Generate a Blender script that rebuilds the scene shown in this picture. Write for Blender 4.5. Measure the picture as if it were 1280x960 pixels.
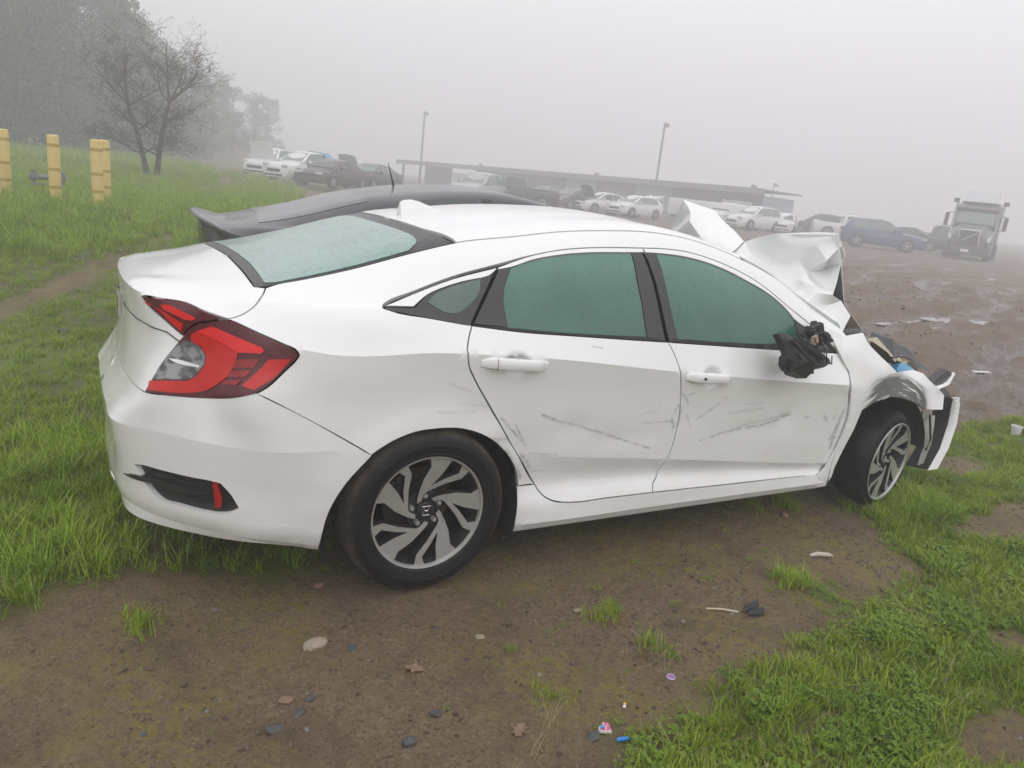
import bpy, bmesh, math, random
import numpy as np
from mathutils import Vector, Matrix
from mathutils.bvhtree import BVHTree
from mathutils.geometry import delaunay_2d_cdt

for o in list(bpy.data.objects):
    bpy.data.objects.remove(o)
scene = bpy.context.scene
COL = scene.collection
rad = math.radians
PI = math.pi

# ------------------------------------------------------------------ camera
cam_d = bpy.data.cameras.new('camera')
cam = bpy.data.objects.new('camera', cam_d)
COL.objects.link(cam)
scene.camera = cam
CAM = np.array([-1.1234, -3.2660, 1.5146])
_yaw, _pitch, _roll = rad(59.2588), rad(14.5755), rad(6.4674)
_f = Vector((math.cos(_yaw) * math.cos(_pitch), math.sin(_yaw) * math.cos(_pitch), -math.sin(_pitch)))
_r = Vector((math.sin(_yaw), -math.cos(_yaw), 0))
_u = _r.cross(_f)
_r2 = math.cos(_roll) * _r + math.sin(_roll) * _u
_u2 = -math.sin(_roll) * _r + math.cos(_roll) * _u
cam.matrix_world = Matrix(((_r2.x, _u2.x, -_f.x, CAM[0]), (_r2.y, _u2.y, -_f.y, CAM[1]), (_r2.z, _u2.z, -_f.z, CAM[2]), (0, 0, 0, 1)))
cam_d.sensor_width = 36.0
cam_d.lens = 969.77 / 1280 * 36.0
cam_d.clip_start = 0.05
cam_d.clip_end = 2000

# ------------------------------------------------------------------ world, sun, exposure
SUN_EL, SUN_AZ = rad(38), rad(195)
world = bpy.data.worlds.new('World')
scene.world = world
world.use_nodes = True
wn = world.node_tree.nodes
wl = world.node_tree.links
wn.clear()
w_out = wn.new('ShaderNodeOutputWorld')
w_bg = wn.new('ShaderNodeBackground')
w_sky = wn.new('ShaderNodeTexSky')
w_sky.sky_type = 'NISHITA'
w_sky.sun_disc = False
w_sky.sun_elevation = SUN_EL
w_sky.sun_rotation = SUN_AZ
w_sky.dust_density = 6.0
w_sky.air_density = 1.0
w_hsv = wn.new('ShaderNodeHueSaturation')
w_hsv.inputs['Saturation'].default_value = 0.0
w_mix = wn.new('ShaderNodeMix')          # the fog bank evens the sky out to one pale grey
w_mix.data_type = 'RGBA'
w_mix.inputs['Factor'].default_value = 0.9
w_mix.inputs['B'].default_value = (7.9, 7.85, 8.15, 1)
wl.new(w_sky.outputs['Color'], w_hsv.inputs['Color'])
wl.new(w_hsv.outputs['Color'], w_mix.inputs['A'])
wl.new(w_mix.outputs['Result'], w_bg.inputs['Color'])
w_bg.inputs['Strength'].default_value = 0.097
wl.new(w_bg.outputs['Background'], w_out.inputs['Surface'])

sun_d = bpy.data.lights.new('sun', 'SUN')
sun_d.energy = 0.65
sun_d.angle = rad(110)
sun_d.color = (1.0, 0.98, 0.95)
sun = bpy.data.objects.new('sun', sun_d)
COL.objects.link(sun)
_sd = Vector((math.sin(SUN_AZ) * math.cos(SUN_EL), math.cos(SUN_AZ) * math.cos(SUN_EL), math.sin(SUN_EL)))
sun.rotation_euler = _sd.to_track_quat('Z', 'Y').to_euler()
sun.location = (0, 0, 30)

vs = scene.view_settings
vs.view_transform = 'Standard'
vs.look = 'None'
vs.exposure = 0.74
vs.gamma = 1.0
vs.use_curve_mapping = False
cy = scene.cycles
cy.use_denoising = True
cy.max_bounces = 6
cy.diffuse_bounces = 3
cy.glossy_bounces = 3
cy.transmission_bounces = 4
cy.volume_bounces = 2
cy.transparent_max_bounces = 8
cy.sample_clamp_indirect = 4.0

# ------------------------------------------------------------------ small numeric helpers
rng = np.random.default_rng(7)
random.seed(7)

def _hash(ix, iy, seed):
    h = (ix.astype(np.int64) * 374761393 + iy.astype(np.int64) * 668265263 + seed * 1274126177) & 0xFFFFFFFF
    h = ((h ^ (h >> 13)) * 1274126177) & 0xFFFFFFFF
    return ((h ^ (h >> 16)) & 0xFFFF) / 65535.0

def vnoise(x, y, seed=0):
    x = np.asarray(x, float); y = np.asarray(y, float)
    ix = np.floor(x); iy = np.floor(y)
    fx = x - ix; fy = y - iy
    fx = fx * fx * (3 - 2 * fx); fy = fy * fy * (3 - 2 * fy)
    a = _hash(ix, iy, seed); b = _hash(ix + 1, iy, seed)
    c = _hash(ix, iy + 1, seed); d = _hash(ix + 1, iy + 1, seed)
    return (a * (1 - fx) + b * fx) * (1 - fy) + (c * (1 - fx) + d * fx) * fy

def fbm(x, y, oct=4, seed=0):
    s = 0; amp = 0.5; t = 0
    for k in range(oct):
        s = s + amp * vnoise(x * 2 ** k + 13.7 * k, y * 2 ** k - 7.1 * k, seed + k); t += amp; amp *= 0.5
    return s / t

def sstep(a, b, x):
    t = np.clip((np.asarray(x, float) - a) / (b - a), 0, 1)
    return t * t * (3 - 2 * t)

def inside(px, py, poly):
    px = np.asarray(px, float); py = np.asarray(py, float)
    r = np.zeros(px.shape, bool)
    n = len(poly)
    for i in range(n):
        x0, y0 = poly[i]; x1, y1 = poly[(i + 1) % n]
        if y0 == y1: continue
        c = ((y0 > py) != (y1 > py)) & (px < (x1 - x0) * (py - y0) / (y1 - y0) + x0)
        r ^= c
    return r

def segdist(px, py, poly, closed=True):
    best = np.full(np.shape(px), 1e9)
    n = len(poly)
    for i in range(n if closed else n - 1):
        x0, y0 = poly[i]; x1, y1 = poly[(i + 1) % n]
        dx, dy = x1 - x0, y1 - y0
        L = dx * dx + dy * dy + 1e-12
        t = np.clip(((px - x0) * dx + (py - y0) * dy) / L, 0, 1)
        best = np.minimum(best, np.hypot(px - x0 - t * dx, py - y0 - t * dy))
    return best

# ------------------------------------------------------------------ object helpers
def link_mesh(name, verts, faces, mat=None, parent=None, smooth=True, mats=None, mi=None):
    me = bpy.data.meshes.new(name)
    me.from_pydata([tuple(v) for v in verts], [], [tuple(int(i) for i in f) for f in faces])
    for m in (mats if mats else [mat]):
        if m is not None: me.materials.append(m)
    if mi is not None:
        me.polygons.foreach_set('material_index', np.asarray(mi, np.int32))
    if smooth:
        me.polygons.foreach_set('use_smooth', np.ones(len(me.polygons), bool))
    me.update()
    o = bpy.data.objects.new(name, me)
    COL.objects.link(o)
    if parent is not None: o.parent = parent
    return o

def empty(name, loc=(0, 0, 0), rz=0, parent=None):
    o = bpy.data.objects.new(name, None)
    o.empty_display_size = 0.2
    COL.objects.link(o)
    o.location = loc
    o.rotation_euler = (0, 0, rz)
    if parent is not None: o.parent = parent
    return o

def tag(o, label=None, cat=None, group=None, kind=None):
    if label: o['label'] = label
    if cat: o['category'] = cat
    if group: o['group'] = group
    if kind: o['kind'] = kind
    return o

def thing(name, label, cat, loc=(0, 0, 0), rz=0, group=None):
    return tag(empty(name, loc, rz), label, cat, group)

def copy_tree(o, parent=None):
    c = o.copy()
    COL.objects.link(c)
    if parent is not None:
        c.parent = parent
    for ch in list(o.children):
        copy_tree(ch, c)
    return c

class MB:
    """collects simple solids and links them as one mesh"""
    def __init__(s):
        s.v = []; s.f = []
    def add(s, verts, faces):
        b = len(s.v)
        s.v += [tuple(v) for v in verts]
        s.f += [tuple(i + b for i in f) for f in faces]
        return s
    def box(s, c, size, rot=None, bev=0.0):
        hx, hy, hz = size[0] / 2, size[1] / 2, size[2] / 2
        if bev > 0:
            b = min(bev, hx * .9, hy * .9, hz * .9)
            bm = bmesh.new()
            bmesh.ops.create_cube(bm, size=1)
            for v in bm.verts: v.co = Vector((v.co.x * size[0], v.co.y * size[1], v.co.z * size[2]))
            bmesh.ops.bevel(bm, geom=bm.edges[:], offset=b, segments=2, affect='EDGES', profile=.5)
            P = [v.co.copy() for v in bm.verts]
            bm.verts.index_update()
            F = [tuple(v.index for v in f.verts) for f in bm.faces]
            bm.free()
        else:
            P = [Vector((sx * hx, sy * hy, sz * hz)) for sx in (-1, 1) for sy in (-1, 1) for sz in (-1, 1)]
            F = [(0, 1, 3, 2), (4, 6, 7, 5), (0, 4, 5, 1), (2, 3, 7, 6), (0, 2, 6, 4), (1, 5, 7, 3)]
        if rot is not None:
            R = rot if isinstance(rot, Matrix) else Matrix.Rotation(rot, 3, 'Z')
            P = [R @ p for p in P]
        c = Vector(c)
        return s.add([p + c for p in P], F)
    def tube(s, pts, r, n=8, cap=True):
        pts = [Vector(p) for p in pts]
        rs = r if isinstance(r, (list, tuple)) else [r] * len(pts)
        V = []; F = []
        up = Vector((0, 0, 1))
        for i, p in enumerate(pts):
            t = (pts[min(i + 1, len(pts) - 1)] - pts[max(i - 1, 0)]).normalized()
            a = t.cross(up)
            if a.length < 1e-3: a = t.cross(Vector((1, 0, 0)))
            a.normalize(); b = t.cross(a)
            for k in range(n):
                an = 2 * PI * k / n
                V.append(p + rs[i] * (math.cos(an) * a + math.sin(an) * b))
        for i in range(len(pts) - 1):
            for k in range(n):
                F.append((i * n + k, i * n + (k + 1) % n, (i + 1) * n + (k + 1) % n, (i + 1) * n + k))
        if cap:
            F.append(tuple(range(n - 1, -1, -1))); F.append(tuple((len(pts) - 1) * n + k for k in range(n)))
        return s.add(V, F)
    def lathe(s, prof, n=48, axis='Y', c=(0, 0, 0), a0=0, a1=2 * PI):
        """prof: list of (radius, along)"""
        V = []; F = []
        full = abs(a1 - a0 - 2 * PI) < 1e-6
        m = n if full else n + 1
        for k in range(m):
            an = a0 + (a1 - a0) * k / n
            for r_, h in prof:
                if axis == 'Y': V.append((c[0] + r_ * math.cos(an), c[1] + h, c[2] + r_ * math.sin(an)))
                else: V.append((c[0] + r_ * math.cos(an), c[1] + r_ * math.sin(an), c[2] + h))
        q = len(prof)
        for k in range(n):
            k2 = (k + 1) % m
            for j in range(q - 1):
                F.append((k * q + j, k * q + j + 1, k2 * q + j + 1, k2 * q + j))
        return s.add(V, F)
    def prism(s, poly, ext, base=None):
        """poly: 3D points, ext: extrusion vector"""
        n = len(poly); e = Vector(ext)
        V = [Vector(p) for p in poly] + [Vector(p) + e for p in poly]
        F = [tuple(range(n)), tuple(range(2 * n - 1, n - 1, -1))]
        F += [(i, i + n, (i + 1) % n + n, (i + 1) % n) for i in range(n)]
        return s.add(V, F)
    def build(s, name, mat, parent=None, smooth=False):
        o = link_mesh(name, s.v, s.f, mat, parent, smooth)
        me = o.data
        bm = bmesh.new(); bm.from_mesh(me)
        bmesh.ops.recalc_face_normals(bm, faces=bm.faces[:])
        if smooth:
            for e in bm.edges:
                if len(e.link_faces) == 2 and e.calc_face_angle(0) > rad(38): e.smooth = False
        bm.to_mesh(me); bm.free()
        return o

# ------------------------------------------------------------------ materials
class NT:
    """tiny node-graph helper"""
    def __init__(s, name):
        s.m = bpy.data.materials.new(name)
        s.m.use_nodes = True
        s.n = s.m.node_tree.nodes; s.l = s.m.node_tree.links
        s.b = s.n['Principled BSDF']
        s.out = s.n['Material Output']
    def node(s, t, **kw):
        o = s.n.new(t)
        for k, v in kw.items(): setattr(o, k, v)
        return o
    def set(s, sock, v):
        if isinstance(v, bpy.types.NodeSocket): s.l.new(v, sock)
        else: sock.default_value = v
    def math(s, op, a, b=None, c=None, clamp=False):
        o = s.node('ShaderNodeMath', operation=op); o.use_clamp = clamp
        s.set(o.inputs[0], a)
        if b is not None: s.set(o.inputs[1], b)
        if c is not None: s.set(o.inputs[2], c)
        return o.outputs[0]
    def vmath(s, op, a, b=None, scale=None):
        o = s.node('ShaderNodeVectorMath', operation=op)
        s.set(o.inputs[0], a)
        if b is not None: s.set(o.inputs[1], b)
        if scale is not None: s.set(o.inputs['Scale'], scale)
        return o.outputs['Value'] if op in ('DOT_PRODUCT', 'LENGTH', 'DISTANCE') else o.outputs['Vector']
    def coord(s, which='Object'):
        return s.node('ShaderNodeTexCoord').outputs[which]
    def mapping(s, v, scale=(1, 1, 1), loc=(0, 0, 0), rot=(0, 0, 0)):
        o = s.node('ShaderNodeMapping'); s.set(o.inputs['Vector'], v)
        o.inputs['Scale'].default_value = scale; o.inputs['Location'].default_value = loc; o.inputs['Rotation'].default_value = rot
        return o.outputs['Vector']
    def noise(s, v, scale, detail=4, rough=.55, dist=0.0, col=False):
        o = s.node('ShaderNodeTexNoise'); s.set(o.inputs['Vector'], v)
        o.inputs['Scale'].default_value = scale; o.inputs['Detail'].default_value = detail
        o.inputs['Roughness'].default_value = rough; o.inputs['Distortion'].default_value = dist
        return o.outputs['Color' if col else 'Fac']
    def voronoi(s, v, scale, feature='F1'):
        o = s.node('ShaderNodeTexVoronoi', feature=feature); s.set(o.inputs['Vector'], v)
        o.inputs['Scale'].default_value = scale
        return o
    def range(s, v, a, b, c=0.0, d=1.0):
        o = s.node('ShaderNodeMapRange', interpolation_type='SMOOTHSTEP'); s.set(o.inputs['Value'], v)
        o.inputs['From Min'].default_value = a; o.inputs['From Max'].default_value = b
        o.inputs['To Min'].default_value = c; o.inputs['To Max'].default_value = d
        return o.outputs['Result']
    def mix(s, fac, a, b, mode='MIX'):
        o = s.node('ShaderNodeMix', data_type='RGBA', blend_type=mode)
        s.set(o.inputs['Factor'], fac); s.set(o.inputs['A'], a); s.set(o.inputs['B'], b)
        return o.outputs['Result']
    def fmix(s, fac, a, b):
        o = s.node('ShaderNodeMix', data_type='FLOAT')
        s.set(o.inputs['Factor'], fac); s.set(o.inputs['A'], a); s.set(o.inputs['B'], b)
        return o.outputs['Result']
    def bump(s, h, strength=.3, dist=.01):
        o = s.node('ShaderNodeBump'); s.set(o.inputs['Height'], h)
        o.inputs['Strength'].default_value = strength; o.inputs['Distance'].default_value = dist
        s.l.new(o.outputs['Normal'], s.b.inputs['Normal'])
    def bs(s, **kw):
        for k, v in kw.items(): s.set(s.b.inputs[k.replace('_', ' ')], v)
        return s
    def sep(s, v):
        o = s.node('ShaderNodeSeparateXYZ'); s.set(o.inputs[0], v); return o.outputs
    def comb(s, x, y, z):
        o = s.node('ShaderNodeCombineXYZ'); s.set(o.inputs[0], x); s.set(o.inputs[1], y); s.set(o.inputs[2], z); return o.outputs[0]

def c4(c): return (c[0], c[1], c[2], 1.0)

def simple(name, col, rough=.5, metal=0.0, var=.12, scale=6.0, coat=0.0, spec=.5, bump=0.0):
    t = NT(name)
    n = t.noise(t.coord(), scale, 5)
    dark = tuple(max(0, v * (1 - var)) for v in col); light = tuple(v * (1 + var) for v in col)
    t.bs(Base_Color=t.mix(n, c4(dark), c4(light)), Roughness=t.fmix(n, max(.02, rough - .06), min(1, rough + .06)), Metallic=metal, Coat_Weight=coat, Specular_IOR_Level=spec)
    if bump: t.bump(t.noise(t.coord(), scale * 8, 4), bump, .004)
    return t.m

def paint(name, strokes=(), smear=None, base=(.80, .805, .80), mud=.25, film=.35):
    """white car paint with road film; strokes: ((x0,z0),(x1,z1),width,strength) scuffs in the panel's own x-z"""
    t = NT(name)
    P = t.coord()
    x, y, z = t.sep(P)
    film_n = t.noise(t.mapping(P, (1.2, 1.2, 5)), 2.2, 6, .6)
    run = t.noise(t.mapping(P, (40, 40, 1.2)), 1.5, 3, .5)          # rain run-off streaks
    low = t.range(z, .62, .16)
    dirt = t.math('MULTIPLY', t.math('ADD', t.math('MULTIPLY', low, mud), t.math('MULTIPLY', t.range(z, .98, .85), .18 * film)), t.range(film_n, .3, .75))
    dirt = t.math('ADD', dirt, t.math('MULTIPLY', t.range(run, .55, .8), .10 * film), clamp=True)
    col = t.mix(dirt, c4(base), (.44, .42, .37, 1))
    speck = t.range(t.noise(P, 160, 2, .5), .70, .78)
    speck = t.math('MULTIPLY', speck, t.math('MULTIPLY', low, .5))
    col = t.mix(speck, col, (.14, .11, .08, 1))
    rough = t.fmix(dirt, .22, .6)
    if strokes:
        wob = t.vmath('SUBTRACT', t.noise(P, 14, 4, .6, col=True), (.5, .5, .5))
        Q = t.vmath('ADD', P, t.vmath('SCALE', wob, scale=.018))
        qx, qy, qz = t.sep(Q)
        q = t.comb(qx, 0.0, qz)
        grain = t.range(t.noise(t.mapping(P, (1, 1, 2)), 26, 8, .85), .38, .62)
        acc = None
        for (a, b, w, st) in strokes:
            av = (a[0], 0, a[1]); d = (b[0] - a[0], 0, b[1] - a[1]); L2 = d[0] ** 2 + d[2] ** 2 + 1e-9
            pa = t.vmath('SUBTRACT', q, av)
            tt = t.math('MULTIPLY', t.vmath('DOT_PRODUCT', pa, d), 1 / L2, clamp=True)
            dist = t.vmath('LENGTH', t.vmath('SUBTRACT', pa, t.vmath('SCALE', d, scale=tt)))
            v = t.range(dist, w * 1.7, w * .1, 0, st * .85)
            acc = v if acc is None else t.math('MAXIMUM', acc, v)
        sc = t.math('MULTIPLY', acc, t.math('ADD', t.math('MULTIPLY', grain, .75), .10), clamp=True)
        col = t.mix(sc, col, (.10, .10, .092, 1))
        rough = t.fmix(sc, rough, .7)
        # a field of faint grazes along the doors' mid height
        band = t.math('MULTIPLY', t.range(z, .40, .52), t.range(z, .74, .60))
        gr = t.range(t.noise(t.mapping(P, (2.2, 1, 22), rot=(0, .10, 0)), 6, 5, .75), .60, .74)
        gm = t.range(t.noise(P, 3.1, 3), .42, .62)
        g = t.math('MULTIPLY', t.math('MULTIPLY', gr, gm), t.math('MULTIPLY', band, .62))
        col = t.mix(g, col, (.16, .155, .145, 1))
    if smear:
        (cx, cz, r0, r1, xa, xb) = smear
        ddx = t.math('SUBTRACT', x, cx); ddz = t.math('SUBTRACT', z, cz)
        r_ = t.math('SQRT', t.math('ADD', t.math('MULTIPLY', ddx, ddx), t.math('MULTIPLY', ddz, ddz)))
        ang = t.math('ARCTAN2', ddz, ddx)
        st = t.noise(t.comb(t.math('MULTIPLY', r_, 62), t.math('MULTIPLY', ang, 2.2), 0.0), 1.0, 4, .6, .6)
        m = t.math('MULTIPLY', t.range(r_, r1, r0 + (r1 - r0) * .35), t.range(r_, r0 - .03, r0))
        m = t.math('MULTIPLY', m, t.math('MULTIPLY', t.range(x, xa - .10, xa + .12), t.range(x, xb + .08, xb - .04)))
        m = t.math('MULTIPLY', m, t.range(st, .30, .52))
        m = t.math('MULTIPLY', m, t.range(ang, .2, .6))
        m = t.math('MULTIPLY', m, 1.9, clamp=True)
        col = t.mix(t.math('MULTIPLY', m, .90), col, (.040, .040, .026, 1))
        rough = t.fmix(m, rough, .75)
    coat = .75
    if strokes: coat = t.fmix(sc, .75, 0.0)
    if smear: coat = t.fmix(m, .75, 0.0)
    drop = t.range(t.noise(P, 420, 2, .5), .58, .72)
    t.bs(Base_Color=col, Roughness=rough, Coat_Weight=coat, Coat_Roughness=.06, Specular_IOR_Level=.4)
    t.bump(drop, .05, .002)
    return t.m

def fog_glass(name, col, hatch=False):
    """car window beaded and misted with condensation"""
    t = NT(name)
    P = t.coord()
    n = t.noise(P, 5, 5, .6)
    fine = t.noise(P, 260, 3, .6)
    run = t.noise(t.mapping(P, (30, 30, .8)), 1.3, 4, .6)
    c = t.mix(n, c4(tuple(v * .82 for v in col)), c4(tuple(v * 1.15 for v in col)))
    xg, yg, zg = t.sep(P)
    if not hatch:      # light gradient over the pane, painted into the mist colour: pale top, dark bottom
        thick = t.range(t.math('ADD', zg, t.math('MULTIPLY', t.math('SUBTRACT', n, .5), .35)), .93, 1.30)  # blend factor of the painted light gradient, by height
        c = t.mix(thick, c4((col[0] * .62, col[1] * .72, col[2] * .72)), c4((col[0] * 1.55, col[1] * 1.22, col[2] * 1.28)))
    c = t.mix(t.range(run, .56, .70, 0, .6), c, c4(tuple(v * .55 for v in col)))
    c = t.mix(t.range(fine, .45, .75, 0, .20), c, c4(tuple(min(1, v * 1.5) for v in col)))
    if hatch:
        w1 = t.noise(t.mapping(P, (1, 14, 1), rot=(0, 0, .10)), 3.4, 6, .85)
        w2 = t.noise(t.mapping(P, (15, .6, 6), rot=(0, 0, .1)), 3.2, 6, .85)
        h = t.math('MAXIMUM', t.range(w1, .52, .64), t.range(w2, .54, .66))
        c = t.mix(t.math('MULTIPLY', h, .75), c, c4(tuple(v * .45 for v in col)))
    t.bs(Base_Color=c, Roughness=t.fmix(fine, .16, .42), Specular_IOR_Level=.45, Coat_Weight=.6, Coat_Roughness=.05)
    t.bump(fine, .10, .002)
    return t.m

# ------------------------------------------------------------------ ground
G_LEFT = [(-9, -1.0), (-1.7, -.78), (-1.34, -.66), (-1.12, -.52), (-.98, -.38), (-.80, -.47), (-.67, -.54), (-.5, -.62), (-.32, -.56), (-.2, -.45), (-.1, -.1), (.3, .6), (1.5, 1.1), (2.6, 1.7), (2.4, 5), (3.2, 9), (4.5, 14), (5.4, 22), (7.5, 30), (5.5, 36), (3, 60), (-60, 60), (-60, -1.0)]
G_RIGHT = [(-.02, -1.99), (.25, -1.83), (.45, -1.80), (.59, -1.76), (.75, -1.72), (.93, -1.68), (1.12, -1.66), (1.35, -1.61), (1.5, -1.52), (1.46, -1.40), (1.62, -1.37), (1.72, -1.50), (1.93, -1.58), (2.1, -1.5), (2.28, -1.36), (2.42, -1.15), (2.5, -.97), (2.56, -.78), (2.7, -.66), (2.95, -.55), (3.4, -.45), (3.9, -.3), (4.34, -.15), (5.37, .2), (6.6, .1), (6.4, -1), (4.5, -2), (3.2, -2.6), (2, -3.2), (.5, -3.2)]
BARE = [(3.2, -1.26, .30, .16), (1.42, -2.30, .30, .13), (4.05, -.50, .35, .16), (3.6, -1.15, .25, .12), (2.9, -1.75, .22, .12), (2.05, -1.95, .12, .09)]

def bank(x, y):
    t = x - .12 * (y - 8)
    return .44 * sstep(2.6, 9.5, y) * sstep(6.8, .4, t) + 7.0 * sstep(62, 130, y) * sstep(24, -20, x - .30 * (y - 60))

def grass_mask(x, y):
    """1 on grass, 0 on bare mud, ragged at the edges"""
    wob = (fbm(x * 5.0, y * 5.0, 4, 3) - .5) * .30
    near = 1.0
    sl = np.where(inside(x, y, G_LEFT), 1, -1) * segdist(x, y, G_LEFT) + wob
    sr = np.where(inside(x, y, G_RIGHT), 1, -1) * segdist(x, y, G_RIGHT) + wob
    m = np.maximum(sstep(-.09, .13, sl), sstep(-.09, .13, sr))
    for (cx, cy_, a, b) in BARE:
        d = np.hypot((x - cx) / a, (y - cy_) / b) + wob * 1.6
        m = m * sstep(.7, 1.15, d)
    # trodden track across the bank
    tr = np.abs((y - 4.15) - 2.0 * (x + 1.6)) / 2.24
    m = m * (1 - .85 * sstep(.22, .06, tr + wob * .6) * sstep(1.2, -.4, x))
    # muddy vehicle track from the bank to the cars on the left
    tr2 = np.abs(x - (2.6 + .16 * (y - 20)) - .5 * np.sin(y * .3))
    m = m * (1 - .9 * sstep(.9, .3, tr2 + wob) * sstep(14, 18, y))
    return m

def rut(x, y):
    """churned wheel ruts of the wet lot to the right"""
    k = sstep(3.4, 6.5, x - .2 * y) * sstep(40, 16, x)
    wx = x + .6 * np.sin(y * .55); wy = y - .42 * x + .5 * np.sin(x * .5)
    r_ = np.sin(wy * 3.4) * .045 + np.sin(wy * 7.1 + 1.3 * np.sin(x * .8)) * .030
    lump = (fbm(x * 2.2, y * 3.0, 5, 21) - .5) * .24 + (fbm(x * 8, y * 10, 3, 25) - .5) * .09
    return k * (r_ + lump)

def terrain(x, y):
    x = np.asarray(x, float); y = np.asarray(y, float)
    h = bank(x, y)
    d = np.hypot(x + 1.12, y + 3.27)
    near = sstep(30, 8, d)
    h = h + near * ((fbm(x * 1.1, y * 1.1, 3, 5) - .5) * .05 + (fbm(x * 6, y * 6, 4, 6) - .5) * .020 + (fbm(x * 26, y * 26, 3, 9) - .5) * .016)
    h = h + rut(x, y)
    # shallow wheel track pressed under and in front of the sedan
    h = h - .02 * sstep(.30, .05, np.abs(y + .86 + .05 * np.sin(x * 2))) * sstep(-1.4, -.5, x) * sstep(4, 2.6, x)
    flat = sstep(.9, .35, np.hypot(x, y + .86)) + sstep(.8, .35, np.hypot(x - 2.7, y + .86))
    h = h * (1 - .85 * np.clip(flat, 0, 1)) - .004
    return h

def tz(x, y):
    return float(terrain(np.array([x]), np.array([y]))[0])

def build_ground():
    nr = 640
    rr_ = np.concatenate([[0.0], .35 * (230 / .35) ** (np.linspace(0, 1, nr))])
    # dense through the view, sparse behind the camera
    a_view = np.linspace(rad(8), rad(112), 560)
    a_rest = np.linspace(rad(112), rad(368), 60)[1:-1]
    an = np.concatenate([a_view, a_rest])
    R, A = np.meshgrid(rr_[1:], an, indexing='ij')
    X = CAM[0] + R * np.cos(A); Y = CAM[1] + R * np.sin(A)
    Z = terrain(X, Y)
    V = np.stack([X.ravel(), Y.ravel(), Z.ravel()], 1)
    na = len(an); n_r = len(rr_) - 1
    i, j = np.meshgrid(np.arange(n_r - 1), np.arange(na), indexing='ij')
    j2 = (j + 1) % na
    F = np.stack([i * na + j, (i + 1) * na + j, (i + 1) * na + j2, i * na + j2], -1).reshape(-1, 4)
    me = bpy.data.meshes.new('ground')
    c = len(V)
    V = np.vstack([V, [[CAM[0], CAM[1], tz(CAM[0], CAM[1])]]])
    tri = np.stack([np.full(na, c), np.arange(na), (np.arange(na) + 1) % na], 1)
    me.vertices.add(len(V)); me.vertices.foreach_set('co', V.ravel())
    nl = F.size + tri.size
    me.loops.add(nl); me.loops.foreach_set('vertex_index', np.concatenate([F.ravel(), tri.ravel()]).astype(np.int32))
    me.polygons.add(len(F) + len(tri))
    ls = np.concatenate([np.arange(len(F)) * 4, F.size + np.arange(len(tri)) * 3]).astype(np.int32)
    me.polygons.foreach_set('loop_start', ls)
    me.polygons.foreach_set('use_smooth', np.ones(len(F) + len(tri), bool))
    me.update(calc_edges=True); me.validate()
    at = me.attributes.new('grass', 'FLOAT', 'POINT')
    gm = np.append(grass_mask(X, Y).ravel(), 0)
    at.data.foreach_set('value', gm.astype(np.float32))
    at = me.attributes.new('churn', 'FLOAT', 'POINT')
    ch = np.append((sstep(3.2, 6.5, X - .2 * Y) * (1 - grass_mask(X, Y))).ravel(), 0)
    at.data.foreach_set('value', ch.astype(np.float32))
    at = me.attributes.new('hollow', 'FLOAT', 'POINT')
    at.data.foreach_set('value', np.append(rut(X, Y).ravel(), 0).astype(np.float32))
    o = bpy.data.objects.new('ground', me)
    COL.objects.link(o)
    tag(o, kind='structure')
    t = NT('mud_and_turf')
    P = t.coord()
    def attr(n):
        q = t.node('ShaderNodeAttribute'); q.attribute_name = n; return q.outputs['Fac']
    g = attr('grass'); chn = attr('churn'); hol = attr('hollow')
    n1 = t.noise(P, 1.3, 6, .6); n2 = t.noise(P, 9, 6, .65); n3 = t.noise(P, 60, 5, .7)
    mud = t.mix(n2, (.145, .098, .055, 1), (.275, .198, .122, 1))
    mud = t.mix(t.range(n3, .35, .75), t.mix(.5, mud, (.075, .052, .034, 1)), mud)
    n4 = t.noise(P, 85, 5, .75)
    mud = t.mix(t.range(n4, .54, .62, 0, .8), mud, (.040, .027, .018, 1))
    mud = t.mix(t.range(t.noise(P, 70, 4, .7), .62, .68, 0, .8), mud, (.36, .29, .20, 1))
    mud = t.mix(t.range(t.noise(P, 26, 5, .7), .55, .72, 0, .65), mud, (.062, .042, .028, 1))
    mud = t.mix(t.range(t.noise(P, 1.7, 6, .65, .8), .48, .66, 0, .55), mud, (.078, .052, .033, 1))
    moss = t.math('MULTIPLY', t.range(n1, .42, .60), t.range(t.noise(P, 22, 5, .7), .38, .62))
    mud = t.mix(t.math('MULTIPLY', moss, .85), mud, (.185, .155, .030, 1))
    wet = t.mix(t.noise(P, 3.0, 6, .65), (.105, .072, .048, 1), (.21, .152, .108, 1))
    mud = t.mix(chn, mud, wet)
    turf = t.mix(t.noise(P, 7, 5), (.055, .072, .012, 1), (.13, .11, .038, 1))
    turf = t.mix(t.range(t.noise(P, .9, 4), .40, .65), turf, (.11, .16, .018, 1))
    col = t.mix(g, mud, turf)
    wetm = t.math('MULTIPLY', chn, t.range(t.math('ADD', hol, t.math('MULTIPLY', t.math('SUBTRACT', n2, .5), .05)), .01, -.05))
    col = t.mix(t.math('MULTIPLY', wetm, .45), col, (.05, .037, .03, 1))
    rough = t.fmix(wetm, t.fmix(t.range(n1, .4, .7), .80, .55), .16)
    t.bs(Base_Color=col, Roughness=rough, Specular_IOR_Level=.35)
    hb = t.math('ADD', t.math('MULTIPLY', n2, .5), t.math('MULTIPLY', n3, .5))
    t.bump(hb, .9, .03)
    me.materials.append(t.m)
    return o

GROUND = build_ground()

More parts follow.
